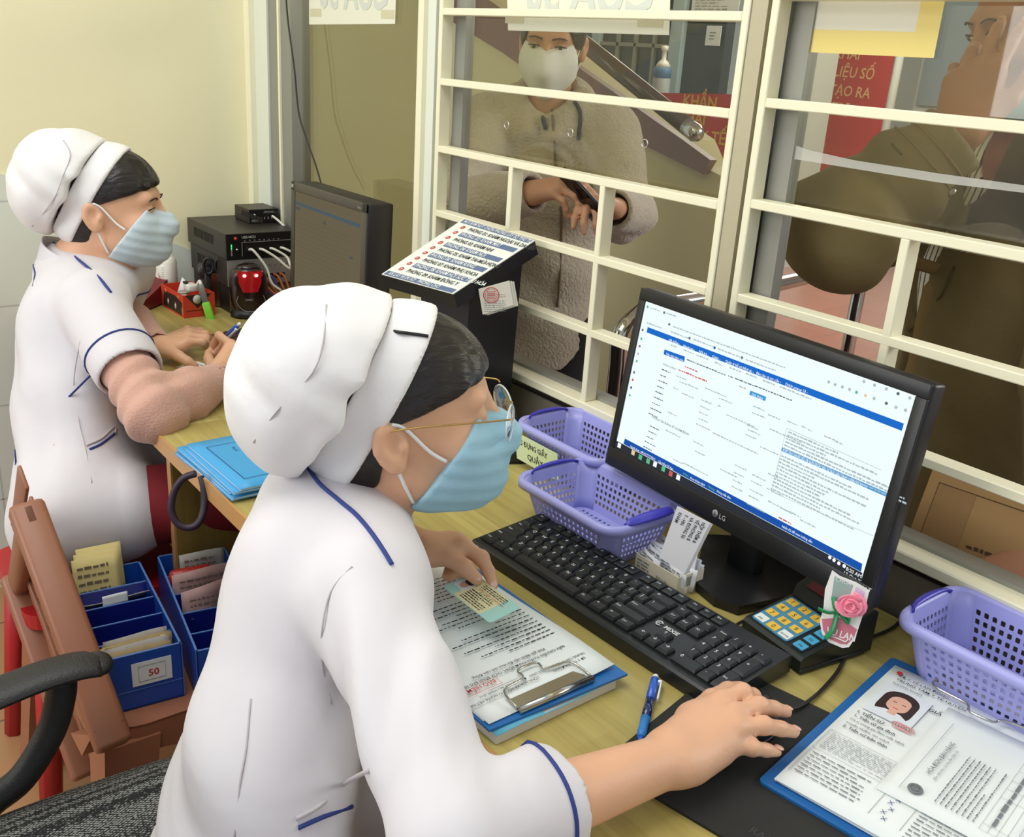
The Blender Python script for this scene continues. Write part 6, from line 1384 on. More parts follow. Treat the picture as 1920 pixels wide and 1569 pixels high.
def hand_ops(w, fwd, up, side, curls, thumb, sc=1.0, spread=(.10, .02, -.06, -.16), fr_k=.0045):
    """w wrist, fwd along the palm, up = back of the hand, side = +1 when the thumb lies towards fwd x up... returns ops and joints"""
    w, f, u = V(w), V(fwd).normalized(), V(up); u = (u-f*u.dot(f)).normalized(); l = f.cross(u)*side; ops = []; J = {}
    lat = (.0265, .0085, -.0095, -.0265); fw = (.086, .090, .084, .074); rr = (.0098, .0100, .0095, .0084)
    for i in range(4):
        m = w+(f*fw[i]+l*lat[i]+u*(.002-.0025*abs(i-1.3)))*sc
        ops.append(cap(w+(l*lat[i]*.62+u*.002)*sc, m, .0165*sc, rr[i]*1.18*sc, .016)); ops.append(cap(w+(l*lat[i]*.7+f*.02-u*.007)*sc, m-u*.004*sc-f*.006*sc, .014*sc, rr[i]*1.05*sc, .014))
        d = (f*cos(spread[i])+l*sin(spread[i])).normalized(); ax = d.cross(u).normalized(); p = m; a = 0.0; pts = [m]
        for j in range(3):
            a += curls[i][j]; dd = d*cos(a)-u*sin(a); p = p+dd*FL[i][j]*sc; pts.append(p)
        rs = [rr[i]*sc*q for q in (1.0, .92, .82, .68)]
        for j in range(3): ops.append(cap(pts[j], pts[j+1], rs[j], rs[j+1], fr_k if j else .007))
        J[i] = pts
    b0 = w+(f*.018+l*.024-u*.006)*sc; td = [V(t) for t in thumb]; p = b0; pts = [b0]
    for t, ln in zip(td, (.042, .033, .026)): p = p+(f*t.x+l*t.y+u*t.z).normalized()*ln*sc; pts.append(p)
    for j, (r0, r1) in enumerate(((.0155, .0115), (.0112, .0100), (.0100, .0078))): ops.append(cap(pts[j], pts[j+1], r0*sc, r1*sc, .014 if j == 0 else .005))
    J['t'] = pts; J['f'], J['u'], J['l'] = f, u, l
    return ops, J
def hand_pts(w, px, sc=1.0, up=(0, 0, 1), rr=(.0092, .0094, .0090, .0080)):
    """hand from joint positions: px[0..3] = (mcp, pip, dip, tip) of index..little finger, px['t'] = thumb base, knuckle, joint, tip"""
    w = V(w); J = {k: [V(q) for q in v] for k, v in px.items()}; u = V(up); ops = []
    mid = (J[1][0]+J[2][0])/2; f = (mid-w).normalized(); u = (u-f*u.dot(f)).normalized(); l = (J[0][0]-J[3][0]); l = (l-f*l.dot(f)).normalized(); J['f'], J['u'], J['l'] = f, u, l
    for i in range(4):
        p = J[i]; q = 1.5-i; a = w+l*.0095*q*sc+f*.004
        ops.append(cap(a, p[0]-u*.003*sc, .0150*sc, rr[i]*1.12*sc, .014)); ops.append(cap(a-u*.008*sc+f*.014, p[0]-u*.007*sc-f*.010*sc, .0125*sc, rr[i]*sc, .012)); ops.append(els(p[0]+u*.0008, [rr[i]*1.10*sc]*3, k=.006))
        rs = [rr[i]*sc*k for k in (1.0, .95, .86, .70)]
        for j in range(3): ops.append(cap(p[j], p[j+1], rs[j], rs[j+1], .0035 if j else .005))
        ops.append(els(p[1]+u*.0005, [rr[i]*1.02*sc]*3, k=.004))
    p = J['t']; ops += [cap(w+f*.012+l*.010, p[0], .015*sc, .0150*sc, .014), cap(p[0], p[1], .0150*sc, .0112*sc, .010), cap(p[1], p[2], .0110*sc, .0102*sc, .004), cap(p[2], p[3], .0102*sc, .0080*sc, .004), cap(p[0], J[0][0]-u*.006-f*.012, .010*sc, .008*sc, .012)]
    return ops, J
def jz(d, base=DZ): return {k: [onz(a, b, base+z) for a, b, z in v] for k, v in d.items()}
def nails(J, m, parent, which, sc=1.0):
    b = MB()
    for i in which:
        pts = J[i]; d = (pts[-1]-pts[-2]).normalized(); u = J['u'] if i != 't' else (J['u']*.8+J['l']*.3); u = (u-d*u.dot(d)).normalized(); c = pts[-1]+u*.0052*sc+d*.0005
        b.ell((0, 0, 0), (.0048*sc, .0056*sc, .0014), 0, 12, 6, fr(c, d.cross(u), d))
    return b.build('fingernails', [m], parent)
SKIN = mat('skin_light', (222, 172, 138), .48, var=.05, vscale=30, sss=.12, bump=.04, bscale=220)
SKIN2 = mat('skin_tan', (206, 156, 124), .5, var=.05, vscale=30, sss=.1, bump=.04, bscale=220)
SKIN3 = mat('skin_brown', (172, 122, 94), .55, var=.08, vscale=26, sss=.08, bump=.08, bscale=180)
NAIL = mat('nail', (232, 186, 166), .3, coat=.3)
HAIR = mat('black_hair', (30, 24, 22), .38, var=.3, vscale=90, stretch=(1, .15, .6), bump=.35, bscale=160)
CLOTHW = mat('white_uniform_cloth', (216, 212, 216), .75, var=.015, vscale=20, bump=.06, bscale=40, sheen=.15)
NAVYP = mat('navy_piping', (40, 58, 128), .7)
SEAM = mat('cloth_seam', (188, 182, 184), .8)
MASKB = mat('mask_blue', (158, 200, 218), .8, bump=.1, bscale=300); MASKW = mat('mask_white', (232, 236, 236), .75, bump=.06, bscale=300)
# ------------------------------------------------------------------ the two women in white uniform
TROU = mat('dark_trousers', (38, 36, 44), .8); REDT = mat('dark_red_trousers', (128, 24, 34), .8)
PINK = mat('pink_knit', (204, 158, 140), .85, bump=.25, bscale=260, sheen=.3)
CAPW = mat('white_cap_cloth', (236, 234, 234), .75, bump=.10, bscale=45, sheen=.15)
GOLD = mat('gold_wire', (196, 160, 96), .25, metal=1.0); LENS = glass_mat('spectacle_lens', (.94, .97, .98), 2.0)
def nurse(label, p):
    H = hframe(p['head'], p['haz'], p['hpitch'], p.get('hroll', 0), p.get('hsc', (1, 1, .93))); az = p['taz']; fd = V((cos(rad(az)), sin(rad(az)), 0)); rt = V((fd.y, -fd.x, 0))
    t = thing('person', label, 'person', (p['spine'][0][0], p['spine'][0][1], 0))
    sp = [V(q) for q in p['spine']]; c7 = V(p['c7']); SR, ER, WR = V(p['sr']), V(p['er']), V(p['wr']); SL, EL, WL = V(p['sl']), V(p['el']), V(p['wl'])
    handR, JR = hand_pts(WR, p['handr']); handL, JL = hand_pts(WL, p['handl'])
    arms = poly([SR, ER, WR], [.043, .037, .024], .02)+poly([SL, EL, WL], [.043, .037, .024], .02)
    hd = xf(head_ops(), H); nk = [cap(H @ V((0, -.022, -.035)), c7+fd*.035-V((0, 0, .012)), .050, .054, .02)]
    torso = [ecap(sp[i], sp[i+1], ra, rb_, fd, .72) for i, (ra, rb_) in enumerate(((p['hipr']-.02, p['waistr']-.02), (p['waistr']-.02, p['chestr']-.02)))]
    torso += [cap(SL-rt*-.02, SR-rt*.02, .050, k=.03), ecap(sp[2], c7-V((0, 0, .05)), p['chestr']-.02, .066, fd, .70, .04)]
    legs = []
    for s in (-1, 1):
        hp = sp[0]+rt*.085*s; kn = hp+V(p['knee'][(s+1)//2]); an = V((kn.x+.01, kn.y-.02, .09)); legs += poly([hp, kn, an], [.078, .056, .040], .03); legs += [cap(an+V((0, 0, -.045)), an+fd*.15+V((0, 0, -.065)), .036, .028, .02)]
    body = hd+nk+torso+arms+handR+handL+legs
    solid('body', body, p.get('h', .0032), [SKIN, mat('lip', (176, 96, 92), .5)], t)
    nails(JR, NAIL, t, p.get('nailr', (1, 2, 3)), 1.0)
    nails(JL, NAIL, t, p.get('naill', (0, 't')), 1.0)
    # trousers
    tro = []
    for s in (-1, 1):
        hp = sp[0]+rt*.085*s; kn = hp+V(p['knee'][(s+1)//2]); an = V((kn.x+.01, kn.y-.02, .10)); tro += poly([hp, kn, an], [.080, .068, .060], .03)
    tro += [cap(sp[0]-rt*.05, sp[0]+rt*.05, .092, k=.03)]
    solid('trousers', tro, .007, [p['trousers']], t)
    # tunic
    tn = [ecap(sp[0]-V((0, 0, .035)), sp[1], p['hipr'], p['waistr'], fd, .78, .03), ecap(sp[1], sp[2], p['waistr'], p['chestr'], fd, .76, .03), ecap(sp[2], c7-V((0, 0, .055)), p['chestr']-.002, .080, fd, .74, .05), cap(SL+rt*.03, SR-rt*.03, .054, k=.04), cap(c7-V((0, 0, .045)), SR-rt*.03+V((0, 0, .004)), .052, .052, .04), cap(c7-V((0, 0, .045)), SL+rt*.03+V((0, 0, .004)), .052, .052, .04)]
    CR_ = ER+(WR-ER)*p['cuff'][1] if p['cuff'][1] > 0 else SR+(ER-SR)*(1+p['cuff'][1]); CL_ = EL+(WL-EL)*p['cuff'][0] if p['cuff'][0] > 0 else SL+(EL-SL)*(1+p['cuff'][0])
    slv = []
    r0, r1, r2 = p['slr']
    for S_, E_, C_, k in ((SR, ER, CR_, 1), (SL, EL, CL_, 0)):
        if p['cuff'][k] > 0: slv += poly([S_, E_, C_], [r0, r1, r2], .025)
        else: slv += poly([S_, C_], [r0, r2], .025)
    for k, s in enumerate((-1, 1)):      # the skirt of the tunic over the lap
        hp = sp[0]+rt*.085*s; kn = hp+V(p['knee'][k]); slv += [cap(hp, hp+(kn-hp)*p.get('lap', .45), .104, .090, .04)]
    ops = tn+slv
    ops += [folds(*f) for f in p['folds']]
    # collar opening, cuff openings, flat hem
    nb = c7+fd*.030; ops += [cut(cap(nb+V((0, 0, .10))-fd*.03, nb-V((0, 0, .045))+fd*.045, .062, .036), .010)]
    for S_, E_, W_, C_, k in ((SR, ER, WR, CR_, 1), (SL, EL, WL, CL_, 0)):
        ax = ((W_-E_) if p['cuff'][k] > 0 else (E_-S_)).normalized(); ops += [cut(cap(C_-ax*.03, C_+ax*.08, r2-.010), .004), cut(cap(C_+ax*.086, C_+ax*.0861, .086), .003)]
    ops += [half(nv(sp[0])-np.array([0, 0, p['hem']]), (0, 0, -1), .01)]
    tun = solid('tunic', ops, .0042, [CLOTHW], t)
    if p.get('knit'):
        for S_, E_, W_ in ((SR, ER, WR), (SL, EL, WL)):
            ax = (W_-E_).normalized(); u_ = (E_-S_).normalized()
            ko = poly([S_, E_, E_+(W_-E_)*.50, W_-ax*.006], [.044, .050, .047, .034], .02)+[cut(cap(W_-ax*.01, W_+ax*.06, .029), .003), cut(cap(W_+ax*.060, W_+ax*.0601, .062), .003)]
            ko += [folds(E_-u_*.05, .09, u_*1.0+ax*.3, 130, .0050, (1, .3, .2), 25), folds(E_+ax*.05, .08, ax-u_*.4, 110, .0035, (.2, 1, .5), 28)]
            solid('knit_sleeve', ko, .0036, [PINK], t)
        b = MB(); q0 = c7+fd*.034; b.tube([q0+(fd*cos(a*PI/14)+rt*sin(a*PI/14))*.060+V((0, 0, -.012-.020*cos(a*PI/14))) for a in range(28)], .013, 0, 10, True); b.build('knit_collar', [PINK], t)
    # piping and seams
    for E_, W_, C_, k, S_ in ((ER, WR, CR_, 1, SR), (EL, WL, CL_, 0, SL)):
        ax = ((W_-E_) if p['cuff'][k] > 0 else (E_-S_)).normalized(); c = C_-ax*(.034 if p['cuff'][k] > 0 else .030)+ax*r2
        c = C_-ax*(.012 if p['cuff'][k] > 0 else .030); rg = ring(ops, c, ax, .12, 30, .0006)
        if len(rg) > 10: strip('sleeve_piping', rg, .0020, NAVYP, tun, True, 6)
    for pts in p.get('piping', ()): strip('collar_piping', [camhit(ops, *q, .001) for q in pts], p.get('pipr', .0024), NAVYP, tun)
    for pts in p.get('seams', ()): strip('seam', [camhit(ops, *q, .0002) for q in pts], .0010, SEAM, tun, sm=5, n=5)
    if 'pocket' in p:
        strip('pocket_edge', [camhit(ops, *q, .001) for q in p['pocket']], .0022, SEAM, tun); strip('pocket_piping', [camhit(ops, *q, .001) for q in p['pocketp']], .0022, NAVYP, tun)
    # collar: a soft band standing round the neck
    def collar(u, v):
        a = (u-.5)*2*rad(140); r = .064+.012*v+.010*abs(sin(a/2))**2; q = c7+fd*.018-fd*r*cos(a)*.95+rt*r*sin(a)*1.0; z = c7.z+.018-.050*abs(a/rad(140))**1.3+.018*(1-v)-.020*v; return (q.x, q.y, z)
    b = MB(); b.grid(collar, 30, 6, 0, .003); b.build('collar', [CLOTHW], tun)
    # hair
    zt = lambda y: np.where(y > -.004, .018+.42*np.maximum(y, 0)+p.get('fringe', 0), np.where(y < -.030, -.088, -.088+(y+.030)/.026*.106))
    hr = [els((0, .000, .040), (.0800, .1040, .0955)), els((0, -.040, -.035), (.060, .058, .058), k=.03), keep(lambda P: (zt(P[:, 1])-P[:, 2])*.7, .008), disp(lambda P: .0012*np.sin(P[:, 0]*260+P[:, 2]*90)*np.sin(P[:, 1]*60))]
    solid('hair', xf(hr, H), .0034, [HAIR], t)
    # cap: puffed crown gathered into a flat band
    BT = Matrix.Rotation(rad(p.get('bandtilt', 24)), 4, 'X'); BTf = H @ Matrix.Translation((0, .010, .040)) @ BT      # band plane: local y runs forward-down normal
    crown = [els((0, -.058, .062), (.098, .100, .092), k=.03), els((0, -.105, .018), (.088, .078, .080), k=.05), els((.02, -.085, .085), (.07, .07, .07), k=.04), els((0, -.004, .042), (.0870, .1090, .1015), k=.02), els((0, -.045, -.032), (.068, .064, .052), k=.03)]
    bn = nv(p.get('bandn', (0, .88, -.47))); bn = bn/np.linalg.norm(bn); b0_ = nv((0, .026, .120))
    crown += [keep(lambda P: (P-b0_) @ bn+.034, .003)]
    for c, r, d, fq, am in (((.08, -.02, .06), .06, (.2, .5, 1), 95, .0030), ((.06, -.10, .05), .08, (0, 1, .6), 70, .0045), ((.05, -.08, -.03), .07, (.2, .8, -.5), 85, .0040), ((-.02, -.05, .14), .07, (.3, 1, 0), 70, .0035)): crown.append(folds(c, r, d, fq, am, (0, .4, 1), 40))
    cw = xf(crown, H); cp_ = solid('cap', cw, .0042, [CAPW], t)
    band = [els((0, .000, .042), (.0850, .1085, .1000)), els((0, -.045, -.035), (.066, .062, .050), k=.03), keep(lambda P: (P-b0_) @ bn-.012, .003), keep(lambda P: -((P-b0_) @ bn+.0335), .002)]
    bo = xf(band, H); solid('cap_band', bo, .0036, [CAPW], cp_)
    allc = xf(crown, H)
    for pts in p.get('capseam', ()): strip('seam', [camhit(cw, *q, .0010) for q in pts], .0010, SEAM, cp_, sm=5, n=5)
    if 'pin' in p: strip('hair_pin', [camhit(bo, *q, .0012) for q in p['pin']], .0018, BLACK, cp_)
    # mask with ear loops
    hm = [q for q in head_ops()[:13]]
    mk = hm+[els((0, .046, -.050), (.0620, .0690, .0560), k=.02), cap((0, .100, -.004), (0, .116, -.030), .011, .013, .02), els((0, .080, -.080), (.034, .034, .024), k=.02), disp(lambda P: -.0045+.0008*np.sin(P[:, 2]*300+P[:, 1]*80))]
    edge_n = nv((0, -1.0, .70)); edge_n = edge_n/np.linalg.norm(edge_n)
    mk += [half((0, .040, -.048), edge_n, .002), half((0, .10, .008), (0, .35, 1), .002)]
    mko = xf(mk, H); mo = solid('face_mask', mko, .0030, [p.get('maskm', MASKB)], t)
    for s in (-1, 1):
        b = MB()
        e0 = [(s*.0690, .048, -.028), (s*.0705, .030, -.014), (s*.076, .006, .016), (s*.080, -.008, .024)]; e1 = [(s*.060, .012, -.082), (s*.069, .004, -.058), (s*.073, -.004, -.035), (s*.080, -.014, -.024)]
        for e in (e0, e1): b.tube(smooth_path([H @ V(q) for q in e], 5), .0020, 0, 6)
        ed = [march(mko, H @ V((s*.11, q_[1], q_[2])), H.to_3x3() @ V((-s, 0, 0)), 0, .11) for q_ in ((0, .0505, -.030), (0, .0410, -.044), (0, .0285, -.062), (0, .0145, -.082))]
        ed = [q for q in ed if q is not None]
        if len(ed) > 2: b.tube(smooth_path(ed, 4), .0032, 0, 6, flatk=.5)
        b.build('ear_loop', [MASKW], mo)
    if p.get('glasses'):
        G = H @ Matrix.Translation((0, 0, .004)); b = MB()
        for s in (-1, 1): b.tube(smooth_path([G @ V(q) for q in ((s*.0815, -.012, .012), (s*.082, .02, .016), (s*.078, .07, .017), (s*.069, .112, .016), (s*.060, .119, .014))], 6), .0010, 0, 6)
        b.tube(smooth_path([G @ V(q) for q in ((-.012, .122, .006), (0, .126, .010), (.012, .122, .006))], 5), .0010, 0, 6)
        gl = b.build('glasses', [GOLD], t); b = MB()
        for s in (-1, 1):
            b.grid(lambda u, v: tuple(G @ V((s*.034+.026*(v)*cos(u*2*PI), .122-.0025*v*v-(.012*(.026*v*cos(u*2*PI)*s/.026))*.6, -.002+.020*v*sin(u*2*PI)))), 28, 6, 0, .0012)
        b.build('lens', [LENS], gl)
        b = MB()
        for s in (-1, 1): b.tube([G @ V((s*.034+.026*cos(a*PI/14), .1195-.0072*cos(a*PI/14)*s, -.002+.020*sin(a*PI/14))) for a in range(28)], .0011, 0, 6, True)
        b.build('lens_rim', [mat('lens_edge', (206, 222, 224), .15, coat=.5)], gl)
    # brows and lashes, seen above the mask
    for s in (-1, 1) if p.get('brows') else ():
        b = MB()
        b.tube(smooth_path([H @ V(q) for q in ((s*.014, .0985, .031), (s*.030, .0985, .036), (s*.047, .090, .031))], 5), [.0022]*10+[.0008], 0, 6, flatk=.6)
        b.tube(smooth_path([H @ V(q) for q in ((s*.018, .0915, .012), (s*.031, .0955, .0160), (s*.045, .087, .011))], 5), .0014, 0, 6)
        b.build('eyebrow', [HAIR], t)
    return t, dict(H=H, JR=JR, JL=JL, ops=ops, body=body)
rt62 = V((sin(rad(62)), -cos(rad(62)), 0))
wr2 = onz(1256, 1424, .792)
H2R = jz({0: ((1352, 1314, .052), (1392, 1298, .056), (1412, 1304, .046), (1424, 1318, .036)), 1: ((1376, 1338, .054), (1424, 1324, .052), (1450, 1328, .042), (1474, 1334, .032)), 2: ((1378, 1366, .050), (1432, 1360, .048), (1464, 1366, .038), (1489, 1372, .028)), 3: ((1366, 1398, .040), (1410, 1402, .036), (1436, 1406, .028), (1456, 1409, .022)), 't': ((1298, 1350, .040), (1335, 1312, .036), (1365, 1296, .026), (1388, 1290, .016))})
wl2 = onz(765, 1024, .816)
H2L = jz({0: ((868, 1022, .088), (903, 1046, .078), (917, 1073, .066), (925, 1097, .056)), 1: ((857, 1014, .084), (886, 1036, .064), (880, 1062, .050), (866, 1076, .043)), 2: ((845, 1011, .077), (866, 1040, .056), (856, 1070, .046), (844, 1082, .043)), 3: ((833, 1013, .070), (850, 1044, .052), (844, 1068, .045), (836, 1080, .042)), 't': ((806, 1036, .076), (846, 1046, .078), (873, 1065, .073), (893, 1085, .065))})
sr2_ = at(690, 1125, .97); er2 = at(862, 1568, .795)
N2, N2J = nurse('near woman in white uniform and cap, gold-rimmed glasses, hand on the mouse', dict(
    head=at(748, 782, 1.09), haz=60, hpitch=-3, taz=60, c7=at(600, 890, 1.125), spine=((-.735, .285, .575), (-.785, .335, .70), (-.868, .425, .835)), sr=sr2_, er=er2, wr=wr2,
    sl=sr2_-rt62*.325+V((0, 0, .01)), el=(-1.16, .60, .815), wl=wl2,
    handr=H2R, handl=H2L,
    knee=((-.02, .36, .02), (.16, .34, .02)), trousers=TROU, hipr=.135, waistr=.112, chestr=.112, slr=(.055, .051, .045), cuff=(.35, .42), hem=.16, lap=.42, h=.0030, glasses=True,
    folds=(((-.70, .42, .87), .13, (.6, .3, .7), 75, .0040, (.5, .9, 0), 18), ((-.60, .40, .86), .10, (.8, .6, .2), 90, .0050, (0, .5, 1), 22), ((-.52, .44, .84), .09, (.3, 1, .2), 80, .0050, (1, 0, .4), 25), ((-.84, .27, .66), .17, (.3, .2, 1), 55, .0065, (.8, -.6, 0), 14), ((-.76, .30, .60), .15, (.2, .4, 1), 60, .0070, (.9, .2, 0), 16), ((-.80, .36, .80), .12, (.8, -.4, .5), 60, .0040, (0, 0, 1), 18)),
    piping=(((572, 868), (598, 905), (636, 938), (668, 965), (696, 998), (718, 1030), (735, 1058)),), seams=(((660, 1062), (620, 1110), (603, 1190), (607, 1260), (622, 1320)), ((470, 1310), (462, 1400), (450, 1470), (440, 1569))),
    pocket=((556, 1535), (600, 1510), (645, 1470), (690, 1445)), pocketp=((560, 1552), (610, 1530), (660, 1512)),
    capseam=(((590, 512), (612, 570), (606, 640), (585, 700), (520, 770), (475, 830)), ((660, 520), (700, 540), (742, 560))), pin=((717, 617), (745, 622), (775, 626), (803, 630))))
wr1 = onz(410, 712, .788); wl1 = onz(292, 650, .782)
H1R = jz({0: ((433, 646, .076), (411, 630, .074), (401, 645, .052), (394, 662, .030)), 1: ((442, 655, .070), (421, 645, .064), (408, 660, .040), (400, 674, .018)), 2: ((447, 667, .060), (430, 662, .050), (416, 675, .030), (408, 686, .013)), 3: ((448, 681, .046), (434, 679, .034), (422, 688, .022), (412, 697, .012)), 't': ((406, 700, .040), (397, 686, .046), (391, 673, .044), (391, 661, .034))})
H1L = jz({0: ((350, 640, .046), (380, 641, .044), (391, 649, .028), (394, 660, .013)), 1: ((354, 631, .047), (386, 634, .044), (397, 643, .028), (401, 653, .011)), 2: ((355, 624, .044), (386, 627, .038), (395, 636, .024), (398, 645, .010)), 3: ((352, 618, .037), (378, 621, .030), (386, 629, .020), (389, 638, .009)), 't': ((314, 656, .032), (336, 668, .030), (352, 678, .022), (366, 686, .013))})
sr1_ = at(172, 575, 1.86); er1 = at(288, 775, 1.72)
N1, N1J = nurse('woman in white uniform writing with a blue pen at the desk by the yellow wall', dict(
    head=at(203, 392, 1.98), haz=60, hpitch=2, taz=58, c7=at(128, 478, 2.0), spine=((-1.815, .425, .565), (-1.925, .440, .70), (-2.005, .470, .83)), sr=sr1_, er=er1, wr=wr1,
    sl=sr1_-rt62*.31+V((0, 0, .01)), el=(-2.20, .60, .82), wl=wl1,
    handr=H1R, handl=H1L,
    knee=((-.02, .36, .02), (.12, .34, .02)), trousers=REDT, hipr=.165, waistr=.125, chestr=.115, slr=(.062, .060, .062), cuff=(-.42, -.42), hem=.085, lap=.25, h=.0036, knit=True, nailr=(), naill=(), brows=True, maskm=mat('mask_pale_blue', (196, 212, 220), .8, bump=.1, bscale=300),
    folds=(((-1.95, .42, .70), .16, (.5, .2, 1), 60, .0060, (.8, -.5, 0), 15), ((-1.85, .40, .60), .15, (.7, .6, .5), 55, .0070, (.2, .3, 1), 14), ((-1.98, .46, .84), .12, (1, .3, .3), 60, .0040, (0, 0, 1), 18)),
    piping=(((100, 455), (125, 470), (145, 485), (166, 502), (190, 525), (208, 548)),), pipr=.0026, seams=(((150, 640), (138, 720), (148, 790), (160, 840), (172, 905)),),
    pocket=((162, 835), (190, 822), (215, 800), (216, 815)), pocketp=((168, 842), (190, 832), (216, 812)),
    capseam=(((118, 262), (132, 290), (118, 330), (105, 365), (85, 395), (60, 425)),)))
# the writer's pen, slip and stool
pt = onz(379, 674, .757); 
pe = min((at(450, 606, d_) for d_ in [1.7+.005*i for i in range(80)]), key=lambda q: abs((q-pt).length-.135))
pen('ballpoint_pen', 'blue ballpoint pen held upright by the woman writing at the far desk', zfr(pt, pe-pt, (1, 0, 0)), .135)
SF_ = fr(onz(372, 690, DZ+.001), (.9, .3, 0), (-.3, .9, 0)); b = MB(); b.prism(rrect(.075, .055, .002, 2), 0, .0005, 0, SF_); b.lines(-.03, -.02, .03, .02, 4, 1, SF_, 5, z=.0007, hk=.3); o = b.build('paper_slip', [PAPER, INKG]); rebase(o, SF_.translation); tag(o, 'small white slip under the pen of the woman writing at the far desk', 'paper slip')
t = thing('stool', 'red plastic stool under the woman writing at the far desk', 'stool', (-1.80, .42, 0))
RST = mat('red_plastic', (176, 30, 36), .4); b = MB(); b.prism(rrect(.30, .30, .04, 5, -1.80, .42), .400, .428, 0); b.build('seat', [RST], t)
for sx in (-1, 1):
    for sy in (-1, 1): b = MB(); b.tube([(-1.80+sx*.11, .42+sy*.11, .405), (-1.80+sx*.15, .42+sy*.15, 0)], [.026, .020], 0, 8); b.build('leg', [RST], t)
# ------------------------------------------------------------------ the two visitors outside the glass
FLEECE = mat('beige_fleece', (186, 176, 156), .95, var=.12, vscale=40, bump=.6, bscale=140, sheen=.5)
OLIVE = mat('olive_canvas', (122, 106, 68), .8, var=.08, vscale=18, bump=.12, bscale=60)
OLIVED = mat('olive_ribbing', (92, 84, 50), .85, bump=.4, bscale=200)
STITCH = mat('jacket_placket', (136, 112, 70), .8)
def stripes_mat():
    m = bpy.data.materials.new('striped_shirt'); m.use_nodes = True; nt = m.node_tree; bs = nt.nodes['Principled BSDF']; L = nt.links.new
    tc = nt.nodes.new('ShaderNodeTexCoord'); w = nt.nodes.new('ShaderNodeTexWave'); w.inputs['Scale'].default_value = 20; w.inputs['Distortion'].default_value = .6; w.bands_direction = 'X'; L(tc.outputs['Object'], w.inputs['Vector'])
    r = nt.nodes.new('ShaderNodeValToRGB'); r.color_ramp.elements[0].position = .12; r.color_ramp.elements[1].position = .22; r.color_ramp.elements[0].color = (*s2l((84, 74, 66)), 1); r.color_ramp.elements[1].color = (*s2l((222, 216, 204)), 1)
    L(w.outputs['Fac'], r.inputs[0]); L(r.outputs[0], bs.inputs['Base Color']); bs.inputs['Roughness'].default_value = .8; MATS['striped_shirt'] = m; return m
SHIRT = stripes_mat(); DENIM = mat('dark_navy_trousers', (34, 38, 56), .85, bump=.1, bscale=200); SHOE = mat('dark_shoes', (34, 32, 32), .5)
EYEW = mat('eye_white', (226, 222, 214), .25); EYED = mat('eye_dark', (34, 24, 20), .15)
def legs_ops(hip, fd, rt, r0=.078):
    o = []
    for s in (-1, 1):
        h_ = V(hip)+rt*.085*s; k = h_+V((0, 0, -.40*hip[2]/.82))+fd*.02; a = V((k.x, k.y, .09))-fd*.02; o += poly([h_, k, a], [r0, .056, .040], .03)
        o += [cap(a+V((0, 0, -.050)), a+fd*.15+V((0, 0, -.064)), .036, .026, .02)]
    return o
def eyes(H, t, lid=.0):
    for s in (-1, 1):
        b = MB(); b.ell((s*.032, .0885, .0125), (.0105, .0085, .0042), 0, 14, 8, H); b.ell((s*.032, .0945, .0122), (.0048, .0032, .0040), 1, 12, 8, H); b.build('eye', [EYEW, EYED], t)
        b = MB(); b.tube(smooth_path([H @ V(q) for q in ((s*.019, .0955, .0155), (s*.032, .0995, .0185), (s*.046, .0905, .0150))], 5), .0016, 0, 6); b.build('eyelid', [HAIR], t)
        b = MB(); b.tube(smooth_path([H @ V(q) for q in ((s*.012, .1000, .033), (s*.030, .1005, .038), (s*.048, .0905, .033))], 5), [.0024]*9+[.0014, .0008], 0, 6, flatk=.6); b.build('eyebrow', [HAIR], t)
# --- woman in the fleece jacket
hc = at(1036, 84, 2.44); az = -47; fd = V((cos(rad(az)), sin(rad(az)), 0)); rt = V((fd.y, -fd.x, 0)); H = hframe(hc, az, 12, -2, (1, 1, .95))
t = thing('person', 'masked visitor in a beige fleece hooded jacket behind the middle grille', 'person', (hc.x, hc.y, 0))
nk = hc-fd*.025-V((0, 0, .155)); SR, SL = nk+rt*.165-V((0, 0, .045)), nk-rt*.165-V((0, 0, .045))
hip = nk-V((0, 0, .56)); chest = nk-V((0, 0, .20)); waist = nk-V((0, 0, .38))
WR, WL = at(992, 362, 2.20), at(1150, 392, 2.22); ER = at(868, 385, 2.33); EL = at(1172, 395, 2.36)
hr_, JR = hand_ops(WR, at(1062, 345, 2.14)-WR, (0, -.4, 1), -1, ((.5, .6, .4), (.6, .7, .5), (.7, .8, .5), (.8, .8, .5)), ((.8, .4, -.3), (.95, .1, -.25), (.95, 0, -.2)))
hl_, JL = hand_ops(WL, at(1112, 375, 2.12)-WL, (0, -.3, 1), 1, ((.5, .6, .4), (.6, .8, .5), (.7, .9, .5), (.8, .9, .5)), ((.7, .5, -.3), (.9, .2, -.25), (.95, 0, -.2)))
body = xf(head_ops(), H)+[cap(H @ V((0, -.022, -.035)), nk-V((0, 0, .02)), .050, .055, .02), ecap(hip, chest, .120, .125, fd, .70, .03), ecap(chest, nk-V((0, 0, .05)), .125, .07, fd, .7, .04), cap(SL+rt*.02, SR-rt*.02, .045, k=.03)]+poly([SR, ER, WR], [.042, .036, .024], .02)+poly([SL, EL, WL], [.042, .036, .024], .02)+hr_+hl_+legs_ops(hip, fd, rt)
solid('body', body, .0042, [SKIN2], t)
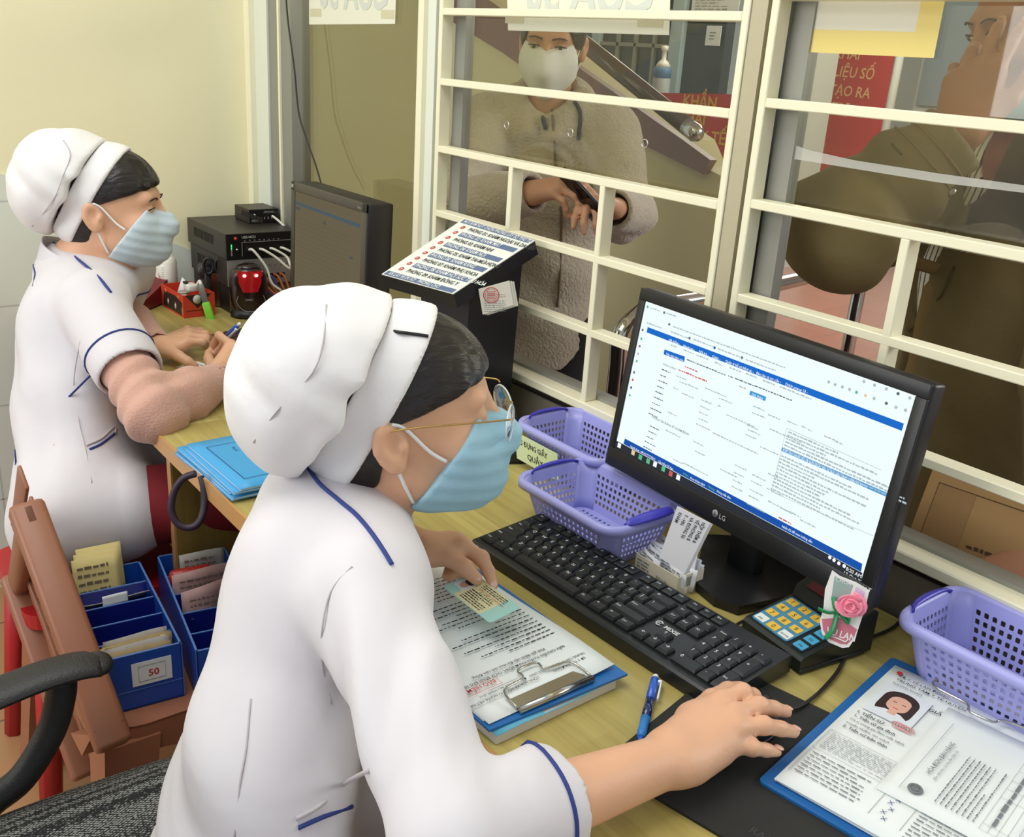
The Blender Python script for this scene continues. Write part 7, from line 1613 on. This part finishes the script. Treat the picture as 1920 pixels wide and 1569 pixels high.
fo = [ecap(hip-V((0, 0, .03)), chest, .172, .165, fd, .78, .04), ecap(chest, nk-V((0, 0, .055)), .165, .085, fd, .74, .05), cap(SL+rt*.03, SR-rt*.03, .068, k=.05), cap(nk-V((0, 0, .03)), SR-rt*.04, .060, .062, .04), cap(nk-V((0, 0, .03)), SL+rt*.04, .060, .062, .04)]+poly([SR, ER, WR+(WR-ER).normalized()*.0], [.074, .068, .050], .03)+poly([SL, EL, WL], [.074, .068, .050], .03)
hood = nk-fd*.055+V((0, 0, .020)); fo += [els(hood, (.115, .070, .075), np.array(Matrix.Rotation(rad(az)-PI/2, 3, 'Z')), .04), cap(nk+rt*.085+fd*.01+V((0, 0, .030)), nk+rt*.035+fd*.085-V((0, 0, .055)), .030, .022, .03), cap(nk-rt*.085+fd*.01+V((0, 0, .030)), nk-rt*.035+fd*.085-V((0, 0, .055)), .030, .022, .03)]
fo += [folds(waist+fd*.1, .22, (.2, .2, 1), 38, .008, (.8, .5, 0), 12), folds(ER, .14, (.3, .2, 1), 60, .008, (1, .3, 0), 16), folds(EL, .14, (.3, .2, 1), 60, .008, (1, .3, 0), 16), disp(lambda P: .0012*np.sin(P[:, 0]*240)*np.sin(P[:, 1]*230)*np.sin(P[:, 2]*250))]
fo += [cut(cap(nk+V((0, 0, .14)), nk+fd*.02-V((0, 0, .02)), .070, .050), .012)]
for E_, W_ in ((ER, WR), (EL, WL)): ax = (W_-E_).normalized(); fo += [cut(cap(W_-ax*.03, W_+ax*.05, .036), .005), cut(cap(W_+ax*.075, W_+ax*.0751, .072), .006)]
fo += [half(nv(hip)-np.array([0, 0, .10]), (0, 0, -1), .01)]
jk = solid('fleece_jacket', fo, .0055, [FLEECE], t)
q = [camhit(fo, *p, .001) for p in ((1033, 178), (1036, 220), (1040, 270), (1042, 330), (1052, 400), (1052, 450), (1050, 520), (1045, 575))]; strip('zipper', q, .0035, mat('zipper_brown', (116, 98, 76), .6), jk)
for pts in (((1005, 180), (1012, 200), (1018, 222), (1023, 242)), ((1077, 190), (1086, 206), (1088, 225), (1084, 262))): strip('drawstring', [camhit(fo, *p, .003) for p in pts], .0052, mat('drawstring_black', (42, 38, 36), .7), jk)
solid('trousers', [*sum([poly([hip+rt*.085*s, hip+rt*.085*s+V((0, 0, -.38))+fd*.02, V((hip.x, hip.y, .10))+rt*.085*s], [.098, .078, .066], .03) for s in (-1, 1)], []), cap(hip-rt*.05, hip+rt*.05, .105, k=.03)], .009, [mat('black_trousers', (22, 22, 24), .8)], t)
for s in (-1, 1): a = V((hip.x, hip.y, .05))+rt*.085*s; solid('shoe', [cap(a-fd*.02, a+fd*.15-V((0, 0, .012)), .045, .034, .02), half((0, 0, .004), (0, 0, -1))], .007, [SHOE], t)
hr = [els((0, -.002, .040), (.0830, .1060, .1010)), els((0, -.05, -.03), (.066, .066, .070), k=.04), keep(lambda P: (np.where(P[:, 1] > .0, .040+.30*np.maximum(P[:, 1], 0)-np.clip((np.abs(P[:, 0])-.045)*2.6, 0, .07), np.where(P[:, 1] < -.03, -.095, -.095+(P[:, 1]+.03)/.03*.135))-P[:, 2])*.6, .006), disp(lambda P: .0014*np.sin(P[:, 0]*250)*np.sin(P[:, 1]*60))]
solid('hair', xf(hr, H), .0042, [HAIR], t); eyes(H, t)
mk = head_ops()[:13]+[els((0, .052, -.044), (.064, .070, .056), k=.02), cap((0, .106, .002), (0, .126, -.040), .010, .012, .025), cap((0, .126, -.040), (0, .100, -.088), .012, .016, .03), disp(lambda P: np.full(len(P), -.0035)), half((0, .032, -.045), (0, -1, .45), .002), half((0, .10, .010), (0, .25, 1), .002)]
mo = solid('face_mask', xf(mk, H), .0036, [MASKW], t)
for s in (-1, 1):
    b = MB(); b.tube(smooth_path([H @ V(q) for q in ((s*.0665, .040, -.020), (s*.074, .010, .012), (s*.080, -.008, .024))], 5), .0020, 0, 6); b.tube(smooth_path([H @ V(q) for q in ((s*.060, .016, -.080), (s*.072, -.002, -.040), (s*.080, -.014, -.024))], 5), .0020, 0, 6); b.build('ear_loop', [MASKW], mo)
PH = fr((JR[1][1]+JL[1][1])/2+V((0, -.005, .004)), (JL[0][0]-JR[0][0]), (.1, -.5, .9)); b = MB(); b.box((0, 0, 0), (.14, .068, .008), 0, .004, PH); b.rect(-.064, -.030, .064, .030, 1, PH, .0042); o = b.build('mobile_phone', [mat('phone_black', (26, 26, 28), .3), mat('phone_glass', (16, 18, 20), .05)]); rebase(o, PH.translation); tag(o, 'dark mobile phone held by the visitor in the beige fleece jacket', 'phone')

# --- man in the olive jacket
hc = at(1952, 62, 1.56); az = -122; fd = V((cos(rad(az)), sin(rad(az)), 0)); rt = V((fd.y, -fd.x, 0)); H = hframe(hc, az, 14, 3, (1.04, 1.04, .98))
t = thing('person', 'man in an open olive jacket and striped shirt, hand raised to his face', 'person', (hc.x, hc.y, 0))
nk = hc-fd*.035-V((0, 0, .165)); SR, SL = nk+rt*.190-V((0, 0, .050)), nk-rt*.190-V((0, 0, .050))
chest = nk-V((0, 0, .22)); hip = nk-V((0, 0, .58)); hip.y += .02
ER, WR = at(1578, 428, 1.47), at(1800, 248, 1.400); EL = SL+V((.06, -.05, -.27)); WL = V((-.440, 1.262, .845))
hr_, JR = hand_ops(WR, at(1846, 60, 1.415)-WR, at(1740, 130, 1.20)-WR, 1, ((.10, .15, .10), (.18, .25, .15), (.35, .45, .3), (.5, .6, .4)), ((.75, .6, -.1), (.9, .3, -.2), (.95, .05, -.2)), 1.08, (.20, .04, -.08, -.18))
hl_, JL = hand_ops(WL, V((-.05, -.11, -.045)), (.2, -.2, 1), 1, ((.35, .45, .3), (.4, .5, .3), (.45, .5, .3), (.5, .5, .3)), ((.7, .6, -.3), (.9, .2, -.3), (.95, 0, -.2)), 1.08)
body = xf(head_ops(), H)+[cap(H @ V((0, -.022, -.035)), nk-V((0, 0, .02)), .058, .064, .02), ecap(hip, chest, .135, .145, fd, .70, .03), ecap(chest, nk-V((0, 0, .05)), .145, .08, fd, .7, .04), cap(SL+rt*.02, SR-rt*.02, .052, k=.03)]+poly([SR, ER, WR], [.048, .042, .029], .02)+poly([SL, EL, WL], [.048, .042, .029], .02)+hr_+hl_+legs_ops(hip, fd, rt, .084)
solid('body', body, .0040, [SKIN3], t)
nails(JR, mat('nail_brown', (196, 150, 124), .35), t, (0, 1, 't'), 1.08)
hr = [els((0, -.004, .042), (.0830, .1050, .0980)), els((0, -.05, -.03), (.064, .064, .060), k=.04), keep(lambda P: (np.where(P[:, 1] > .0, .050+.30*np.maximum(P[:, 1], 0)-np.clip((np.abs(P[:, 0])-.058)*2.6, 0, .05), np.where(P[:, 1] < -.03, -.070, -.070+(P[:, 1]+.03)/.03*.12))-P[:, 2])*.6, .006)]
solid('hair', xf(hr, H), .0048, [mat('dark_brown_hair', (44, 34, 30), .5, bump=.3, bscale=200)], t); eyes(H, t)
sh = [ecap(hip-V((0, 0, .06)), chest, .150, .158, fd, .74, .03), ecap(chest, nk-V((0, 0, .04)), .156, .085, fd, .74, .04), cap(SL+rt*.05, SR-rt*.05, .062, k=.04), folds(chest-V((0, 0, .2))+fd*.1, .2, (1, 0, .5), 60, .006, (0, .3, 1), 14), cut(cap(nk+V((0, 0, .12)), nk+fd*.045-V((0, 0, .035)), .066, .040), .01)]
solid('striped_shirt', sh, .0060, [SHIRT], t)
jo = [ecap(hip-V((0, 0, .05)), chest, .185, .182, fd, .80, .04), ecap(chest, nk-V((0, 0, .045)), .180, .098, fd, .78, .05), cap(SL+rt*.03, SR-rt*.03, .082, k=.05), cap(nk-V((0, 0, .03)), SR-rt*.03, .070, .078, .04), cap(nk-V((0, 0, .03)), SL+rt*.03, .070, .078, .04)]+poly([SR, ER, ER+(WR-ER)*.86], [.086, .084, .056], .035)+poly([SL, EL, EL+(WL-EL)*.84], [.086, .080, .054], .03)
u_ = (WR-ER).normalized(); v_ = (ER-SR).normalized()
jo += [folds(ER, .17, v_*.8-u_*.5, 62, .010, (1, .3, .5), 12), folds(ER+u_*.10, .12, u_, 75, .008, (.4, 1, .4), 16), folds(SR+v_*.09, .13, v_+V((0, 0, .6)), 52, .008, (.6, .6, .3), 14), folds(chest-V((0, 0, .22)), .26, (.5, .3, .8), 30, .009, (.8, .5, .2), 10)]
fr0 = chest+fd*.25
def opening(P):
    q = P-nv(nk); a = q @ nv(rt); d = q @ nv(fd); z = -q[:, 2]
    w = .066-.030*np.clip((z-.05)/.30, 0, 1)-.030*np.clip((z-.36)/.12, 0, 1)+.006*np.sin(z*30); return np.maximum(np.abs(a-.012-.05*z)-w, .02-d)
jo += [['s', .008, opening, None, 0], cut(cap(nk+V((0, 0, .12)), nk+fd*.05-V((0, 0, .045)), .082, .050), .012)]
jo = jo[:-2]+[['s', .008, opening, nv(chest), 9.0], jo[-1]]
for W2, ax in ((ER+(WR-ER)*.86, u_), (EL+(WL-EL)*.84, (WL-EL).normalized())): jo += [cut(cap(W2-ax*.02, W2+ax*.06, .040), .005), cut(cap(W2+ax*.092, W2+ax*.0921, .086), .006)]
jo += [half(nv(hip)-np.array([0, 0, .14]), (0, 0, -1), .01)]
jk = solid('olive_jacket', jo, .0058, [OLIVE], t)
for W2, ax in ((ER+(WR-ER)*.86, u_),):
    for k in range(2): rg = ring(jo, W2-ax*(.010+.022*k), ax, .14, 24, .001); strip('cuff_seam', rg, .0018, STITCH, jk, True, 5) if len(rg) > 10 else None
for e in (-1, 1):
    pts = []
    for k in range(14):
        z = .10+.036*k; w = .066-.030*min(1, max(0, (z-.05)/.30))-.030*min(1, max(0, (z-.36)/.12))+.006*sin(z*30)
        for off in (.0,): p = march(jo, nk-V((0, 0, z))+rt*(.012+.05*z+e*(w+.016))+fd*.35, -fd, 0, .4); pts.append(p+fd*.001 if p else None)
    pts = [p for p in pts if p]; b = MB(); b.tube(smooth_path(pts, 4), .012, 0, 8, flatk=.25); b.build('placket', [STITCH], jk)
strip('shoulder_seam', [camhit(jo, *p, .001) for p in ((1668, 215), (1662, 240), (1672, 270), (1690, 290))], .0016, OLIVED, jk); strip('pocket_flap', [camhit(jo, *p, .001) for p in ((1705, 620), (1760, 560), (1790, 500))], .0018, OLIVED, jk)
for p in ((1660, 575), (1783, 360)):
    c = camhit(jo, *p, .001)
    if c is not None: b = MB(); b.ell(tuple(c), (.008, .008, .008), 0, 12, 8); b.build('snap_button', [STEEL], jk)
solid('trousers', [*sum([poly([hip+rt*.085*s, hip+rt*.085*s+V((0, 0, -.40))+fd*.02, V((hip.x, hip.y, .10))+rt*.085*s], [.108, .084, .070], .03) for s in (-1, 1)], []), cap(hip-rt*.06, hip+rt*.06, .118, k=.03)], .010, [DENIM], t)
for s in (-1, 1): a = V((hip.x, hip.y, .05))+rt*.085*s; solid('shoe', [cap(a-fd*.02, a+fd*.16-V((0, 0, .012)), .048, .036, .02), half((0, 0, .004), (0, 0, -1))], .008, [SHOE], t)
CHM = mat('mask_teal', (110, 176, 168), .8); mk = [els((0, .050, -.105), (.056, .060, .030)), els((0, .070, -.092), (.040, .040, .024), k=.02), half((0, .010, -.10), (0, -1, .2), .003)]; solid('chin_mask', xf(mk, H), .004, [CHM], t)
EV = fr(V((-.500, 1.205, .818)), (.86, .10, .0), (-.08, .35, .93)); b = MB(); b.box((.0, .010, 0), (.23, .17, .005), 0, .001, EV); b.tube([(-.10, -.06, .0032), (.10, -.06, .0032), (.10, .080, .0032), (-.10, .080, .0032)], .0006, 1, 4, True, EV); b.lines(-.04, -.02, .06, .02, 3, 1, EV, 9, z=.0034, hk=.35); b.rect(-.10, -.06, -.05, .08, 2, EV, .0030)
o = b.build('envelope', [mat('manila_brown', (168, 132, 84), .7, var=.05), mat('envelope_print', (84, 62, 44), .8), mat('manila_shade', (158, 122, 78), .7)]); rebase(o, EV.translation); tag(o, 'brown envelope held by the man in the olive jacket', 'envelope')
